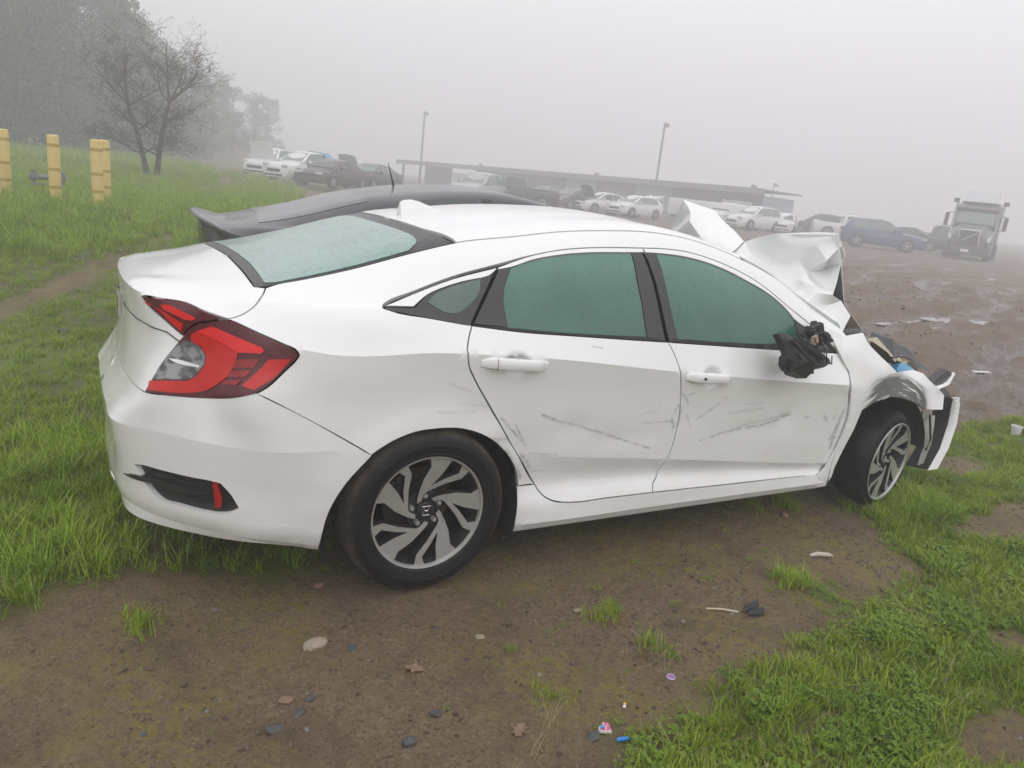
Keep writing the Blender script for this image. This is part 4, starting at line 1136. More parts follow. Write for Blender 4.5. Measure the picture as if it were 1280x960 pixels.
# rocker and underside
rocker = panel('rocker_panel', B['rocker_seam'] + B['door_rear'][8:] + B['door_bottom_r'][1:] + B['door_bottom_f'][1:] + [(2.23, -.866, .21), (2.235, -.85, .168)] + [(x, -.85, .1665) for x in np.linspace(2.2, .42, 16)] + B['arch_rocker'][::-1][0:-1], (0, -1, .15), M_WHITE, car, dens=.028, creases=[s_pts('R1b', 1.9, 5.4, 60)], rim=.02)
mirror_of(rocker, car)
for o_ in (rdoor, fdoor):
    n_ = mirror_of(o_, car)
    for ch in list(o_.children): mirror_of(ch, n_)
n_ = mirror_of(qt, car)
for ch in list(qt.children): mirror_of(ch, n_)

# added near-black skin under the panels: blocks light, stands in for unlit inside
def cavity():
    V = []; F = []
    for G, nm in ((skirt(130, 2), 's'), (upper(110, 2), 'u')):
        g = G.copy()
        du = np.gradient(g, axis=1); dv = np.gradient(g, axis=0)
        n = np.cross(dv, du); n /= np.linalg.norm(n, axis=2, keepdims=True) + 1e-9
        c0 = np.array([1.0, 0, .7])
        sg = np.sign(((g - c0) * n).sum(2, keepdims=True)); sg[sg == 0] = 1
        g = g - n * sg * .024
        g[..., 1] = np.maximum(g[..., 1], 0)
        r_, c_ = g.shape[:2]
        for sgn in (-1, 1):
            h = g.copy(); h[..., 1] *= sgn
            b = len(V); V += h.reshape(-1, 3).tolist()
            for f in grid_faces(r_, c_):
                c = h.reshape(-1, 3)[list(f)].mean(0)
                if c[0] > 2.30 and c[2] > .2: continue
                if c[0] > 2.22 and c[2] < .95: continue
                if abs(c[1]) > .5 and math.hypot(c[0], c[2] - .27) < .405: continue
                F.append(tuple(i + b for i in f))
    link_mesh('light_block_skin', V, F, M_SHELL, car)
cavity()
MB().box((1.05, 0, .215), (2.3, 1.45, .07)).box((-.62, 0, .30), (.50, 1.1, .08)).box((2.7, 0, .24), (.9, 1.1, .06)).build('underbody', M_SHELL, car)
MB().tube([(-.35, -.40, .26), (-.60, -.44, .225), (-.86, -.46, .215)], [.03, .032, .032], 12).build('exhaust_pipe', M_DISC, car, True)
# wheel arch liners
for (cx, cz, y0, y1, r_, a0, a1, sg) in ((0, .27, -.885, -.50, .379, -.30, PI + .30, -1), (0, .27, .50, .885, .392, -.35, PI + .30, 1), (2.62, .27, -.875, -.45, .385, .15, PI + .35, -1), (2.62, .27, .45, .875, .385, -.2, PI + .35, 1)):
    m = MB()
    prof = [(r_, y0), (r_ * .99, y0 + (y1 - y0) * .5), (r_ * .97, y1), (.05, y1)] if sg < 0 else [(.05, y0), (r_ * .97, y0), (r_ * .99, y0 + (y1 - y0) * .5), (r_, y1)]
    m.lathe(prof, 40, 'Y', (cx, 0, cz), a0, a1)
    m.build('wheel_liner', M_LINER, car, True)

# ------------------------------------------------------------------ wheels
def polar(r_, a): return (r_ * math.cos(rad(a)), r_ * math.sin(rad(a)))
def spoke_polys():
    R = .2155
    wide = [(.985, 92), (.985, 80), (.985, 68), (.70, 72), (.43, 88), (.33, 104), (.20, 122), (.235, 141), (.30, 128), (.42, 113), (.60, 101), (.83, 90)]
    narrow = [(.985, 55), (.985, 44), (.80, 43.5), (.56, 59), (.36, 93), (.31, 108), (.40, 103), (.445, 90), (.62, 66), (.84, 51.5)]
    return [[polar(R * r_, a) for r_, a in p] for p in (wide, narrow)]
def wheel(loc, side, steer=0, camber=0, spin=0, flat=False, mesh_src=None):
    w = empty('wheel', loc, 0, car)
    w.rotation_euler = (camber, spin, steer) if side < 0 else (camber, spin, steer + PI)
    if mesh_src is not None:
        for ch in mesh_src.children:
            if flat and ch.name.startswith('tyre'): continue
            c = ch.copy(); COL.objects.link(c); c.parent = w
    else:
        m = MB()   # outer face at y=-0.10, wheel centre plane y=0
        m.lathe([(.2205, -.098), (.2225, -.104), (.2205, -.108), (.214, -.106), (.210, -.096)], 72)
        m.build('rim_lip', M_RIM, w, True)
        MB().lathe([(.211, -.098), (.203, -.075), (.192, -.02), (.186, .09), (.2, .10)], 72).build('rim_barrel', M_RIMD, w, True)
        for k in range(5):
            for pi_, pl in enumerate(spoke_polys()):
                a = rad(72 * k); ca, sa = math.cos(a), math.sin(a)
                q = [(x * ca - z * sa, x * sa + z * ca) for x, z in pl]
                V = []; F = []
                n = len(q)
                for (x, z) in q:
                    r_ = math.hypot(x, z)
                    V.append((x, -.098 + .022 * (1 - r_ / .2155) ** 1.0, z))
                for (x, z) in q:
                    r_ = math.hypot(x, z)
                    V.append((x * 1.0, -.062 + .014 * (1 - r_ / .2155), z))
                F = [tuple(range(n))] + [(i, i + n, (i + 1) % n + n, (i + 1) % n) for i in range(n)]
                o = link_mesh('spoke', V, F, None, w, False, mats=[M_RIM, M_RIMD], mi=[0] + [1] * n)
                bm = bmesh.new(); bm.from_mesh(o.data)
                top = [f for f in bm.faces if f.material_index == 0][0]
                top.normal_update()
                if top.normal.y > 0: bmesh.ops.reverse_faces(bm, faces=bm.faces[:])
                bmesh.ops.triangulate(bm, faces=[f for f in bm.faces if len(f.verts) > 4])
                bm.to_mesh(o.data); bm.free()
        MB().lathe([(0, -.060), (.075, -.060), (.082, -.045), (.085, .0)], 40).build('hub', M_RIMD, w, True)
        for k in range(5):
            a = rad(72 * k + 96)
            MB().lathe([(0, -.082), (.008, -.081), (.0105, -.074), (.0105, -.056)], 6, 'Y', (.057 * math.cos(a), 0, .057 * math.sin(a))).build('lug_nut', M_RIM, w, True)
        MB().lathe([(0, -.079), (.028, -.078), (.033, -.072), (.033, -.055)], 32).build('centre_cap', M_BLACK, w, True)
        e = MB()
        pts = [(-.017, .017), (.017, .017), (.014, -.018), (-.014, -.018), (-.017, .017)]
        e.tube([(x, -.081, z) for x, z in pts], .0016, 6)
        for s_ in (-1, 1):
            e.tube([(s_ * .010, -.081, .014), (s_ * .006, -.081, 0), (s_ * .008, -.081, -.014)], .0022, 6)
        e.tube([(-.006, -.081, 0), (.006, -.081, 0)], .0022, 6)
        e.build('centre_badge', M_CHROME, w, True)
        MB().lathe([(.06, .01), (.135, .01), (.137, .016), (.135, .022), (.06, .022)], 48).build('brake_disc', M_DISC, w, True)
        MB().box((-.105, -.005, .055), (.05, .07, .11), Matrix.Rotation(rad(-25), 3, 'Y'), .012).build('brake_caliper', M_RIMD, w, True)
        tread = []
        prof = [(.212, -.094), (.219, -.106), (.230, -.1115), (.2315, -.1135), (.2345, -.1135), (.236, -.1125), (.240, -.115), (.262, -.1165), (.2635, -.1185), (.267, -.1185), (.2685, -.1162), (.292, -.110), (.306, -.099), (.313, -.086)]
        for gy in (-.055, -.018, .018, .055):
            prof += [(.3155, gy - .006), (.309, gy - .0045), (.309, gy + .0045), (.3155, gy + .006)]
        prof += [(.313, .086), (.306, .099), (.292, .110), (.255, .113), (.212, .10)]
        MB().lathe(prof, 96).build('tyre', M_TYRE, w, True)
    if flat:
        r0 = random.Random(5)
        n = 90
        V = []; F = []
        prof = [(.205, -.085), (.226, -.096), (.250, -.080), (.262, -.04), (.262, .04), (.25, .09), (.21, .10)]
        for k in range(n):
            an = 2 * PI * k / n
            tear = max(0, r0.random() - .35) * .045
            for j, (r_, h) in enumerate(prof):
                rr = r_ + (tear * (1 if 1 <= j <= 2 else .3)) * (.4 + .6 * (math.sin(an) > -.2)) + .012 * math.sin(an * 5 + j)
                z = rr * math.sin(an)
                z = max(z, -.272)
                V.append((rr * math.cos(an), h - tear * .3 * (j == 1), z))
        q = len(prof)
        for k in range(n):
            for j in range(q - 1): F.append((k * q + j, k * q + j + 1, ((k + 1) % n) * q + j + 1, ((k + 1) % n) * q + j))
        o = link_mesh('tyre', V, F, M_TYRE, w)
        o['label'] = 'shredded flat tyre'
    return w
wr = wheel((0, -.785, .314), -1)
wl = wheel((0, .785, .314), 1, mesh_src=wr)
wf = wheel((2.70, -.770, .277), -1, steer=rad(13), camber=rad(3), spin=rad(40), flat=True, mesh_src=wr)
wfl = wheel((2.70, .785, .30), 1, mesh_src=wr)

# ------------------------------------------------------------------ crushed front end
FEN = [(2.185,-.82,.871),(2.152,-.80,.923),(2.14,-.775,.982),(2.246,-.78,.951),(2.391,-.77,.965),(2.418,-.80,.918),(2.535,-.82,.839),(2.661,-.83,.766),(2.767,-.80,.762),(2.856,-.79,.764),(2.942,-.80,.744),(3.046,-.81,.684),(3.191,-.80,.61),(3.162,-.83,.535),(3.027,-.85,.548),(2.924,-.87,.564),(2.782,-.885,.616),(2.667,-.89,.645),(2.571,-.892,.654),(2.444,-.892,.633),(2.36,-.89,.592),(2.332,-.888,.492),(2.30,-.882,.393),(2.262,-.876,.285),(2.26,-.872,.231),(2.24,-.862,.178),(2.174,-.86,.182),(2.161,-.866,.238),(2.205,-.868,.283),(2.247,-.878,.381),(2.275,-.882,.488),(2.281,-.882,.562),(2.247,-.879,.721),(2.246,-.852,.784),
 (2.242,-.83,.881),(2.322,-.825,.899),(2.284,-.855,.805),(2.417,-.845,.82),(2.519,-.855,.765),(2.27,-.878,.72),(2.386,-.873,.711),(2.525,-.868,.70),(2.682,-.855,.687),(2.69,-.838,.73),(2.831,-.83,.719),(2.91,-.845,.676),(2.863,-.865,.629),(3.048,-.825,.61),(2.771,-.87,.666),(2.58,-.882,.676),(2.45,-.882,.673),(2.333,-.886,.632),(2.304,-.887,.583),(2.305,-.886,.511),(2.276,-.882,.408)]
fender = fill_patch(FEN, 34, M_FENDER, 'front_fender', car, 2, .012, (0, -1, .1), .004)
mirror_of(fender, car)
fender['label'] = 'crumpled right front fender smeared with black rubber'
HR = [(2.153,0,1.24),(2.308,.05,1.324),(2.272,-.08,1.364),(2.267,-.2,1.395),(2.319,-.3,1.413),(2.367,-.42,1.432),(2.392,-.5,1.44),(2.419,-.52,1.377),(2.439,-.53,1.325),(2.431,-.52,1.282),(2.285,-.63,1.131),(2.396,-.6,1.099),(2.459,-.63,1.025),(2.321,-.7,.941),(2.252,-.7,.962),(2.087,-.62,1.071),(2.031,-.5,1.146),(2.062,-.3,1.191),
 (2.273,-.05,1.261),(2.283,-.16,1.312),(2.297,-.3,1.339),(2.336,-.42,1.369),(2.318,-.2,1.212),(2.314,-.33,1.271),(2.301,-.42,1.236),(2.334,-.52,1.29),(2.39,-.36,1.217),(2.466,-.4,1.235),(2.237,-.52,1.181),(2.203,-.6,1.14),(2.198,-.48,1.182),(2.227,-.38,1.158),(2.224,-.5,1.119),(2.273,-.6,1.071),(2.208,-.66,1.007),(2.309,-.66,1.016)]
VD = (-.45, -.80, .30)
hood = fill_patch(HR, 18, M_WHITE, 'hood', car, 2, .004, VD, .003, 3)
hood['label'] = 'buckled right half of the hood folded up against the windscreen'
HL = [(2.202,.52,1.517),(2.289,.48,1.498),(2.378,.42,1.476),(2.39,.35,1.425),(2.355,.2,1.375),(2.295,.05,1.323),(2.182,0,1.273),(2.132,0,1.247),(2.106,.12,1.212),(2.168,.38,1.228),(2.233,.62,1.282),(2.256,.64,1.352),(2.226,.58,1.436),
 (2.135,.36,1.41),(2.171,.4,1.466),(2.117,.34,1.297),(2.25,.36,1.414),(2.259,.25,1.354),(2.146,.22,1.303),(2.192,.1,1.297),(2.234,.56,1.349)]
hoodl = fill_patch(HL, 13, M_WHITE, 'hood', car, 2, .004, VD, .002, 9)
hoodl['label'] = 'peaked left half of the buckled hood'
# far half of the hood sloping down to the nose, out of sight of the wreck's near side
HB = [(2.30,.05,1.32),(2.39,.35,1.42),(2.29,.5,1.49),(2.45,.66,1.20),(2.75,.70,.98),(3.05,.55,.84),(3.12,.1,.80),(3.05,-.35,.80),(2.75,-.58,.86),(2.50,-.55,1.08),(2.43,-.53,1.29),(2.39,-.5,1.43),(2.30,-.3,1.41),(2.60,.1,1.16),(2.75,.3,1.04),(2.62,-.3,1.12)]
hb = fill_patch(HB, 13, M_WHITE, 'hood', car, 2, .004, (.6, 0, .8), .006, 17)
hb['label'] = 'creased front slope of the buckled hood'
M_CREAM = simple('cracked_cream_plastic', (.42, .37, .25), .55)
M_BLUE = simple('blue_washer_cap', (.05, .24, .42), .35)
M_BARE = simple('bare_bracket_steel', (.42, .42, .40), .42, metal=.35)
M_WIRE = simple('copper_wire', (.35, .20, .12), .5)
def shard(pts, ext, name, mat, par, sub=1, nz=.01, seed=0):
    m = MB().prism(pts, ext)
    o = m.build(name, mat, par)
    return o
eng = MB().box((2.62, 0, .62), (.55, 1.15, .30), None, .03).box((2.95, .1, .55), (.25, 1.1, .42), None, .03).box((2.72, -.2, .79), (.35, .5, .12), Matrix.Rotation(.15, 3, 'Y'), .03).build('engine_block', M_BLACK, car, True)
shard([(2.80,-.55,.87),(2.88,-.52,.885),(2.97,-.50,.84),(3.02,-.58,.765),(2.95,-.62,.76),(2.86,-.62,.82)], (.05,.10,-.03), 'cracked_reservoir', M_CREAM, car)
shard([(2.84,-.71,.742),(2.90,-.68,.772),(2.98,-.66,.768),(3.04,-.68,.735),(3.0,-.74,.69),(2.90,-.76,.70)], (.03,.08,-.03), 'washer_tank_cap', M_BLUE, car)
shard([(3.02,-.45,.83),(3.10,-.40,.86),(3.18,-.42,.85),(3.25,-.42,.815),(3.35,-.42,.79),(3.40,-.44,.755),(3.33,-.48,.742),(3.28,-.5,.70),(3.12,-.56,.70),(3.05,-.55,.76)], (.04,.10,.01), 'torn_intake_duct', M_BLACK, car)
shard([(3.20,-.47,.73),(3.33,-.46,.75),(3.47,-.48,.69),(3.49,-.5,.675),(3.36,-.52,.69),(3.22,-.55,.675)], (.02,.06,.0), 'torn_intake_duct', M_BLACK, car)
shard([(3.05,-.58,.755),(3.13,-.56,.775),(3.18,-.55,.75),(3.12,-.58,.72)], (.02,.05,0), 'cracked_reservoir', M_CREAM, car)
MB().tube([(2.85,-.66,.80),(2.95,-.63,.80),(3.05,-.62,.785),(3.12,-.62,.75),(3.17,-.63,.70),(3.16,-.66,.66)], .006, 6).build('loose_wire', M_BLACK, car, True)
MB().tube([(2.96,-.64,.79),(3.06,-.64,.77),(3.10,-.66,.73),(3.15,-.66,.69)], .004, 6).build('loose_wire', M_WIRE, car, True)
# torn lamp carrier, bumper end and brackets at the nose
shard([(3.20,-.70,.640),(3.41,-.66,.715),(3.47,-.66,.690),(3.31,-.70,.635)], (.02,.06,-.004), 'lamp_carrier', M_BLACK, car)
shard([(3.22,-.72,.632),(3.40,-.68,.648),(3.475,-.665,.70),(3.49,-.665,.694),(3.41,-.69,.634),(3.23,-.73,.617)], (0,.012,0), 'lamp_trim', M_WHITE, car)
shard([(3.23,-.72,.622),(3.34,-.70,.628),(3.447,-.70,.562),(3.36,-.72,.520),(3.20,-.75,.600)], (.02,.07,0), 'lamp_carrier', M_BLACK, car)
bs_ = MB()
sa = [(3.352,-.80,.592),(3.358,-.81,.553),(3.325,-.84,.443),(3.253,-.87,.312),(3.178,-.88,.195)]
sb = [(3.330,-.78,.584),(3.335,-.775,.55),(3.324,-.79,.43),(3.237,-.83,.299),(3.123,-.86,.182)]
V_ = [tuple(p) for p in sa + sb] + [(x - .004, y + .006, z) for x, y, z in sa + sb]
F_ = []
for i in range(4):
    F_ += [(i, i + 1, i + 6, i + 5), (i + 10, i + 15, i + 16, i + 11), (i, i + 10, i + 11, i + 1), (i + 5, i + 6, i + 16, i + 15)]
F_ += [(0, 5, 15, 10), (4, 14, 19, 9)]
bs_.add(V_, F_).build('bumper_end', M_WHITE, car, True)
V_ = [(3.322,-.785,.580),(3.33,-.78,.545),(3.316,-.795,.43),(3.229,-.835,.30),(3.118,-.862,.188), (3.30,-.70,.56),(3.31,-.70,.53),(3.30,-.70,.41),(3.20,-.72,.285),(3.10,-.74,.17)]
V_ += [(x - .006, y, z) for x, y, z in V_]
F_ = []
for i in range(4): F_ += [(i, i + 1, i + 6, i + 5), (i + 10, i + 15, i + 16, i + 11), (i, i + 10, i + 11, i + 1), (i + 5, i + 6, i + 16, i + 15)]
MB().add(V_, F_).build('bumper_backing', M_BLACK, car, True)
for k, (x, y, z) in enumerate([(3.346,-.797,.572), (3.338,-.80,.545), (3.333,-.806,.515)]):
    MB().tube([(x - .008, y, z - .012), (x + .006, y - .002, z + .010)], .006, 6).build('bumper_clip', M_WHITE, car, True)
shard([(2.96,-.845,.545),(3.05,-.84,.540),(3.05,-.84,.50),(3.02,-.84,.485),(2.97,-.84,.50)], (0,.01,0), 'fender_bracket', M_BARE, car)
fb = fill_patch([(3.00,-.83,.500),(3.08,-.82,.505),(3.16,-.80,.49),(3.18,-.80,.42),(3.16,-.81,.33),(3.12,-.83,.215),(3.05,-.84,.21),(3.07,-.83,.32),(3.05,-.83,.41),(2.99,-.83,.45),(3.10,-.845,.42),(3.11,-.85,.33)], 10, M_BARE, 'nose_bracket', car, 1, .004, (-.3, -1, 0), .004)
MB().tube([(3.02,-.85,.52),(3.035,-.86,.45),(3.06,-.865,.38),(3.05,-.86,.31)], .006, 6).build('loose_wire', M_BLACK, car, True)
MB().box((3.0, 0, .40), (.12, 1.25, .14), None, .02).build('crash_beam', M_BARE, car)
MB().box((2.36, 0, .83), (.34, 1.42, .26), None, .03).build('cowl', M_BLACK, car)

# ------------------------------------------------------------------ smashed mirror hanging on the front door
mir = fill_patch([(1.564,-.96,1.003),(1.615,-.95,1.004),(1.747,-.94,.961),(1.842,-.945,.929),(1.938,-.95,.883),(1.943,-.96,.863),(1.891,-.97,.847),(1.789,-.985,.838),(1.746,-1.0,.817),(1.695,-1.01,.81),(1.597,-1.02,.845),(1.564,-1.01,.875),(1.572,-1.0,.905),(1.604,-.99,.92),(1.597,-.975,.949),
  (1.66,-1.01,.90),(1.72,-1.0,.88),(1.65,-1.05,.86),(1.70,-.975,.93),(1.80,-.985,.895),(1.86,-.97,.885),(1.78,-.955,.93)], 15, M_BLACK, 'side_mirror', car, 2, .03, (-.4, -.9, .1), .012, 4)
mir['label'] = 'smashed black door mirror hanging by its wires'
for k, (a, b_) in enumerate([((1.60,-1.0,.985),(1.80,-1.0,.86)), ((1.63,-.985,.99),(1.86,-.985,.89)), ((1.62,-1.02,.935),(1.76,-1.02,.835)), ((1.68,-.975,.985),(1.90,-.975,.885))]):
    MB().box(tuple((np.array(a) + np.array(b_)) / 2), (np.linalg.norm(np.array(a) - np.array(b_)), .012, .012), Matrix.Rotation(math.atan2(-(b_[2] - a[2]), b_[0] - a[0]), 3, 'Y'), .003).build('broken_rib', M_BLACK, mir)
shard([(1.60,-1.04,.90),(1.68,-1.05,.90),(1.74,-1.04,.855),(1.71,-1.03,.815),(1.63,-1.04,.82),(1.59,-1.04,.86)], (0,.06,0), 'mirror_motor', M_BLACK, mir)
lump = MB()
for k in range(16):
    u = random.random(); 
    c = (1.86 + .17 * random.random(), -.875 + .05 * random.random(), .935 + .075 * random.random())
    lump.box(c, (.03 + .05 * random.random(), .03, .015 + .03 * random.random()), Matrix.Rotation(random.uniform(-1, 1), 3, 'Y') @ Matrix.Rotation(random.uniform(-1, 1), 3, 'Z'), .004)
lump.build('mirror_mount', M_BLACK, mir)
shard([(1.80,-.955,.985),(1.83,-.95,.992),(1.845,-.95,.965),(1.82,-.957,.945),(1.795,-.96,.955)], (0,.015,0), 'broken_tan_clip', simple('tan_plastic', (.33, .24, .15), .5), mir)
for k in range(2):
    a = Vector((1.80 + .06 * k, -.955, .985 - .02 * k))
    MB().tube([a, a + Vector((.01, -.03, -.05)), a + Vector((.03 - .02 * k, -.04, -.09)), a + Vector((.06, -.03, -.10)), a + Vector((.09, -.0, -.07))], .003, 5).build('loose_wire', M_BLACK, mir, True)
# ------------------------------------------------------------------ grass, clover, pebbles
def scatter(name, pts, protos, rots, scales, idx, label, cat):
    """one object whose points carry the small plants or stones"""
    me = bpy.data.meshes.new(name)
    me.vertices.add(len(pts)); me.vertices.foreach_set('co', np.asarray(pts, np.float32).ravel())
    a = me.attributes.new('rot', 'FLOAT_VECTOR', 'POINT'); a.data.foreach_set('vector', np.asarray(rots, np.float32).ravel())
    a = me.attributes.new('scl', 'FLOAT', 'POINT'); a.data.foreach_set('value', np.asarray(scales, np.float32))
    a = me.attributes.new('pick', 'INT', 'POINT'); a.data.foreach_set('value', np.asarray(idx, np.int32))
    o = bpy.data.objects.new(name, me); COL.objects.link(o)
    col = bpy.data.collections.new(name + '_kinds')
    for p in protos: col.objects.link(p)
    ng = bpy.data.node_groups.new(name, 'GeometryNodeTree')
    ng.interface.new_socket('Geometry', in_out='INPUT', socket_type='NodeSocketGeometry')
    ng.interface.new_socket('Geometry', in_out='OUTPUT', socket_type='NodeSocketGeometry')
    N = ng.nodes; L = ng.links
    gi = N.new('NodeGroupInput'); go = N.new('NodeGroupOutput')
    ci = N.new('GeometryNodeCollectionInfo'); ci.inputs['Collection'].default_value = col
    ci.inputs['Separate Children'].default_value = True; ci.inputs['Reset Children'].default_value = True
    ip = N.new('GeometryNodeInstanceOnPoints'); ip.inputs['Pick Instance'].default_value = True
    def at(n, t):
        q = N.new('GeometryNodeInputNamedAttribute'); q.data_type = t; q.inputs['Name'].default_value = n
        return [x for x in q.outputs if x.enabled and x.name == 'Attribute'][0]
    L.new(gi.outputs[0], ip.inputs['Points']); L.new(ci.outputs[0], ip.inputs['Instance'])
    L.new(at('pick', 'INT'), ip.inputs['Instance Index'])
    er = N.new('FunctionNodeEulerToRotation'); L.new(at('rot', 'FLOAT_VECTOR'), er.inputs[0]); L.new(er.outputs[0], ip.inputs['Rotation'])
    L.new(at('scl', 'FLOAT'), ip.inputs['Scale'])
    L.new(ip.outputs[0], go.inputs[0])
    md = o.modifiers.new('scatter', 'NODES'); md.node_group = ng
    tag(o, label, cat, kind='stuff')
    return o

def leaf_mat(name, c0, c1, c2, tr=.25):
    t = NT(name)
    oi = t.node('ShaderNodeObjectInfo')
    P = t.coord('Generated')
    wpos = t.node('ShaderNodeNewGeometry').outputs['Position']
    n = t.noise(wpos, 2.2, 4, .6); n2 = t.noise(wpos, 38, 2, .6)
    col = t.mix(t.range(n, .35, .65), c4(c0), c4(c1))
    col = t.mix(t.range(n2, .52, .74), col, c4(c2))
    t.bs(Base_Color=col, Roughness=.5, Specular_IOR_Level=.3)
    ts = t.node('ShaderNodeBsdfTranslucent'); t.set(ts.inputs['Color'], col)
    mx = t.node('ShaderNodeMixShader'); mx.inputs[0].default_value = tr
    t.l.new(t.b.outputs[0], mx.inputs[1]); t.l.new(ts.outputs[0], mx.inputs[2]); t.l.new(mx.outputs[0], t.out.inputs['Surface'])
    return t.m
M_GRASS = leaf_mat('grass_blades', (.16, .255, .011), (.26, .365, .020), (.42, .42, .11))
M_GRASS2 = leaf_mat('lank_grass_blades', (.16, .265, .013), (.27, .40, .024), (.42, .46, .12))
M_STRAW = leaf_mat('dry_stalks', (.26, .21, .10), (.33, .28, .15), (.20, .15, .07), .1)
M_CLOVER = leaf_mat('clover_leaves', (.12, .215, .016), (.18, .28, .026), (.25, .34, .06))

def blade(V, F, x, y, h, w, lean, az, curl, segs=4):
    b = len(V)
    dx, dy = math.cos(az), math.sin(az)
    sx, sy = -dy, dx
    for k in range(segs + 1):
        u = k / segs
        out = lean * h * u ** 1.6
        z = h * (u - curl * u ** 3 * .5)
        ww = w * (1 - u) ** .7 * .5
        cx, cy_ = x + dx * out, y + dy * out
        if k < segs:
            V.append((cx + sx * ww, cy_ + sy * ww, z)); V.append((cx - sx * ww, cy_ - sy * ww, z))
        else: V.append((cx, cy_, z))
    for k in range(segs - 1): F.append((b + 2 * k, b + 2 * k + 1, b + 2 * k + 3, b + 2 * k + 2))
    F.append((b + 2 * segs - 2, b + 2 * segs - 1, b + 2 * segs))

def proto(name, V, F, mat):
    me = bpy.data.meshes.new(name); me.from_pydata(V, [], F); me.materials.append(mat)
    me.polygons.foreach_set('use_smooth', np.ones(len(F), bool))
    return bpy.data.objects.new(name, me)

def grass_clump(name, n, h0, h1, spread, w, mat, seed, lean=(.2, .9)):
    r = random.Random(seed); V = []; F = []
    for _ in range(n):
        a = r.uniform(0, 2 * PI); q = spread * math.sqrt(r.random())
        blade(V, F, q * math.cos(a), q * math.sin(a), r.uniform(h0, h1), w * r.uniform(.6, 1.25), r.uniform(*lean), r.uniform(0, 2 * PI), r.uniform(.1, .8), 3)
    return proto(name, V, F, mat)

def clover_clump(name, n, seed):
    r = random.Random(seed); V = []; F = []
    for _ in range(n):
        a = r.uniform(0, 2 * PI); q = .055 * math.sqrt(r.random()); h = r.uniform(.015, .05)
        cx, cy_ = q * math.cos(a), q * math.sin(a); s_ = r.uniform(.006, .011); az0 = r.uniform(0, 2 * PI); tl = r.uniform(-.25, .25)
        for k in range(3):
            az = az0 + k * 2.09; b = len(V)
            dx, dy = math.cos(az), math.sin(az); px, py = -dy, dx
            V += [(cx, cy_, h), (cx + dx * s_ * .8 + px * s_ * .6, cy_ + dy * s_ * .8 + py * s_ * .6, h + tl * s_ + .002), (cx + dx * s_ * 1.5, cy_ + dy * s_ * 1.5, h + tl * s_ * 2), (cx + dx * s_ * .8 - px * s_ * .6, cy_ + dy * s_ * .8 - py * s_ * .6, h - tl * s_ + .002)]
            F += [(b, b + 1, b + 2, b + 3)]
    return proto(name, V, F, mat=M_CLOVER)

G_PROTOS = [grass_clump('grass_a', 26, .03, .075, .05, .0045, M_GRASS, 1), grass_clump('grass_b', 24, .04, .10, .05, .005, M_GRASS, 2), grass_clump('grass_c', 22, .06, .15, .05, .005, M_GRASS2, 3, (.3, 1.1)),
            grass_clump('grass_d', 20, .10, .22, .06, .0055, M_GRASS2, 4, (.3, 1.2)), clover_clump('grass_e', 26, 5), clover_clump('grass_f', 22, 6), grass_clump('grass_g', 4, .05, .15, .04, .003, M_STRAW, 7, (.4, 1.6))]

def zone_points(x0, x1, y0, y1, dens, seed):
    r = np.random.default_rng(seed)
    n = int((x1 - x0) * (y1 - y0) * dens)
    return r.uniform(x0, x1, n), r.uniform(y0, y1, n), r

def emit(x, y, m, r, thr=.5):
    k = (r.random(len(x)) < m)
    return x[k], y[k]

def view_ok(x, y, pad=.12):
    dx = x - CAM[0]; dy = y - CAM[1]
    a = np.arctan2(dy, dx)
    return (a > rad(14)) & (a < rad(106)) & (np.hypot(dx, dy) > .8)

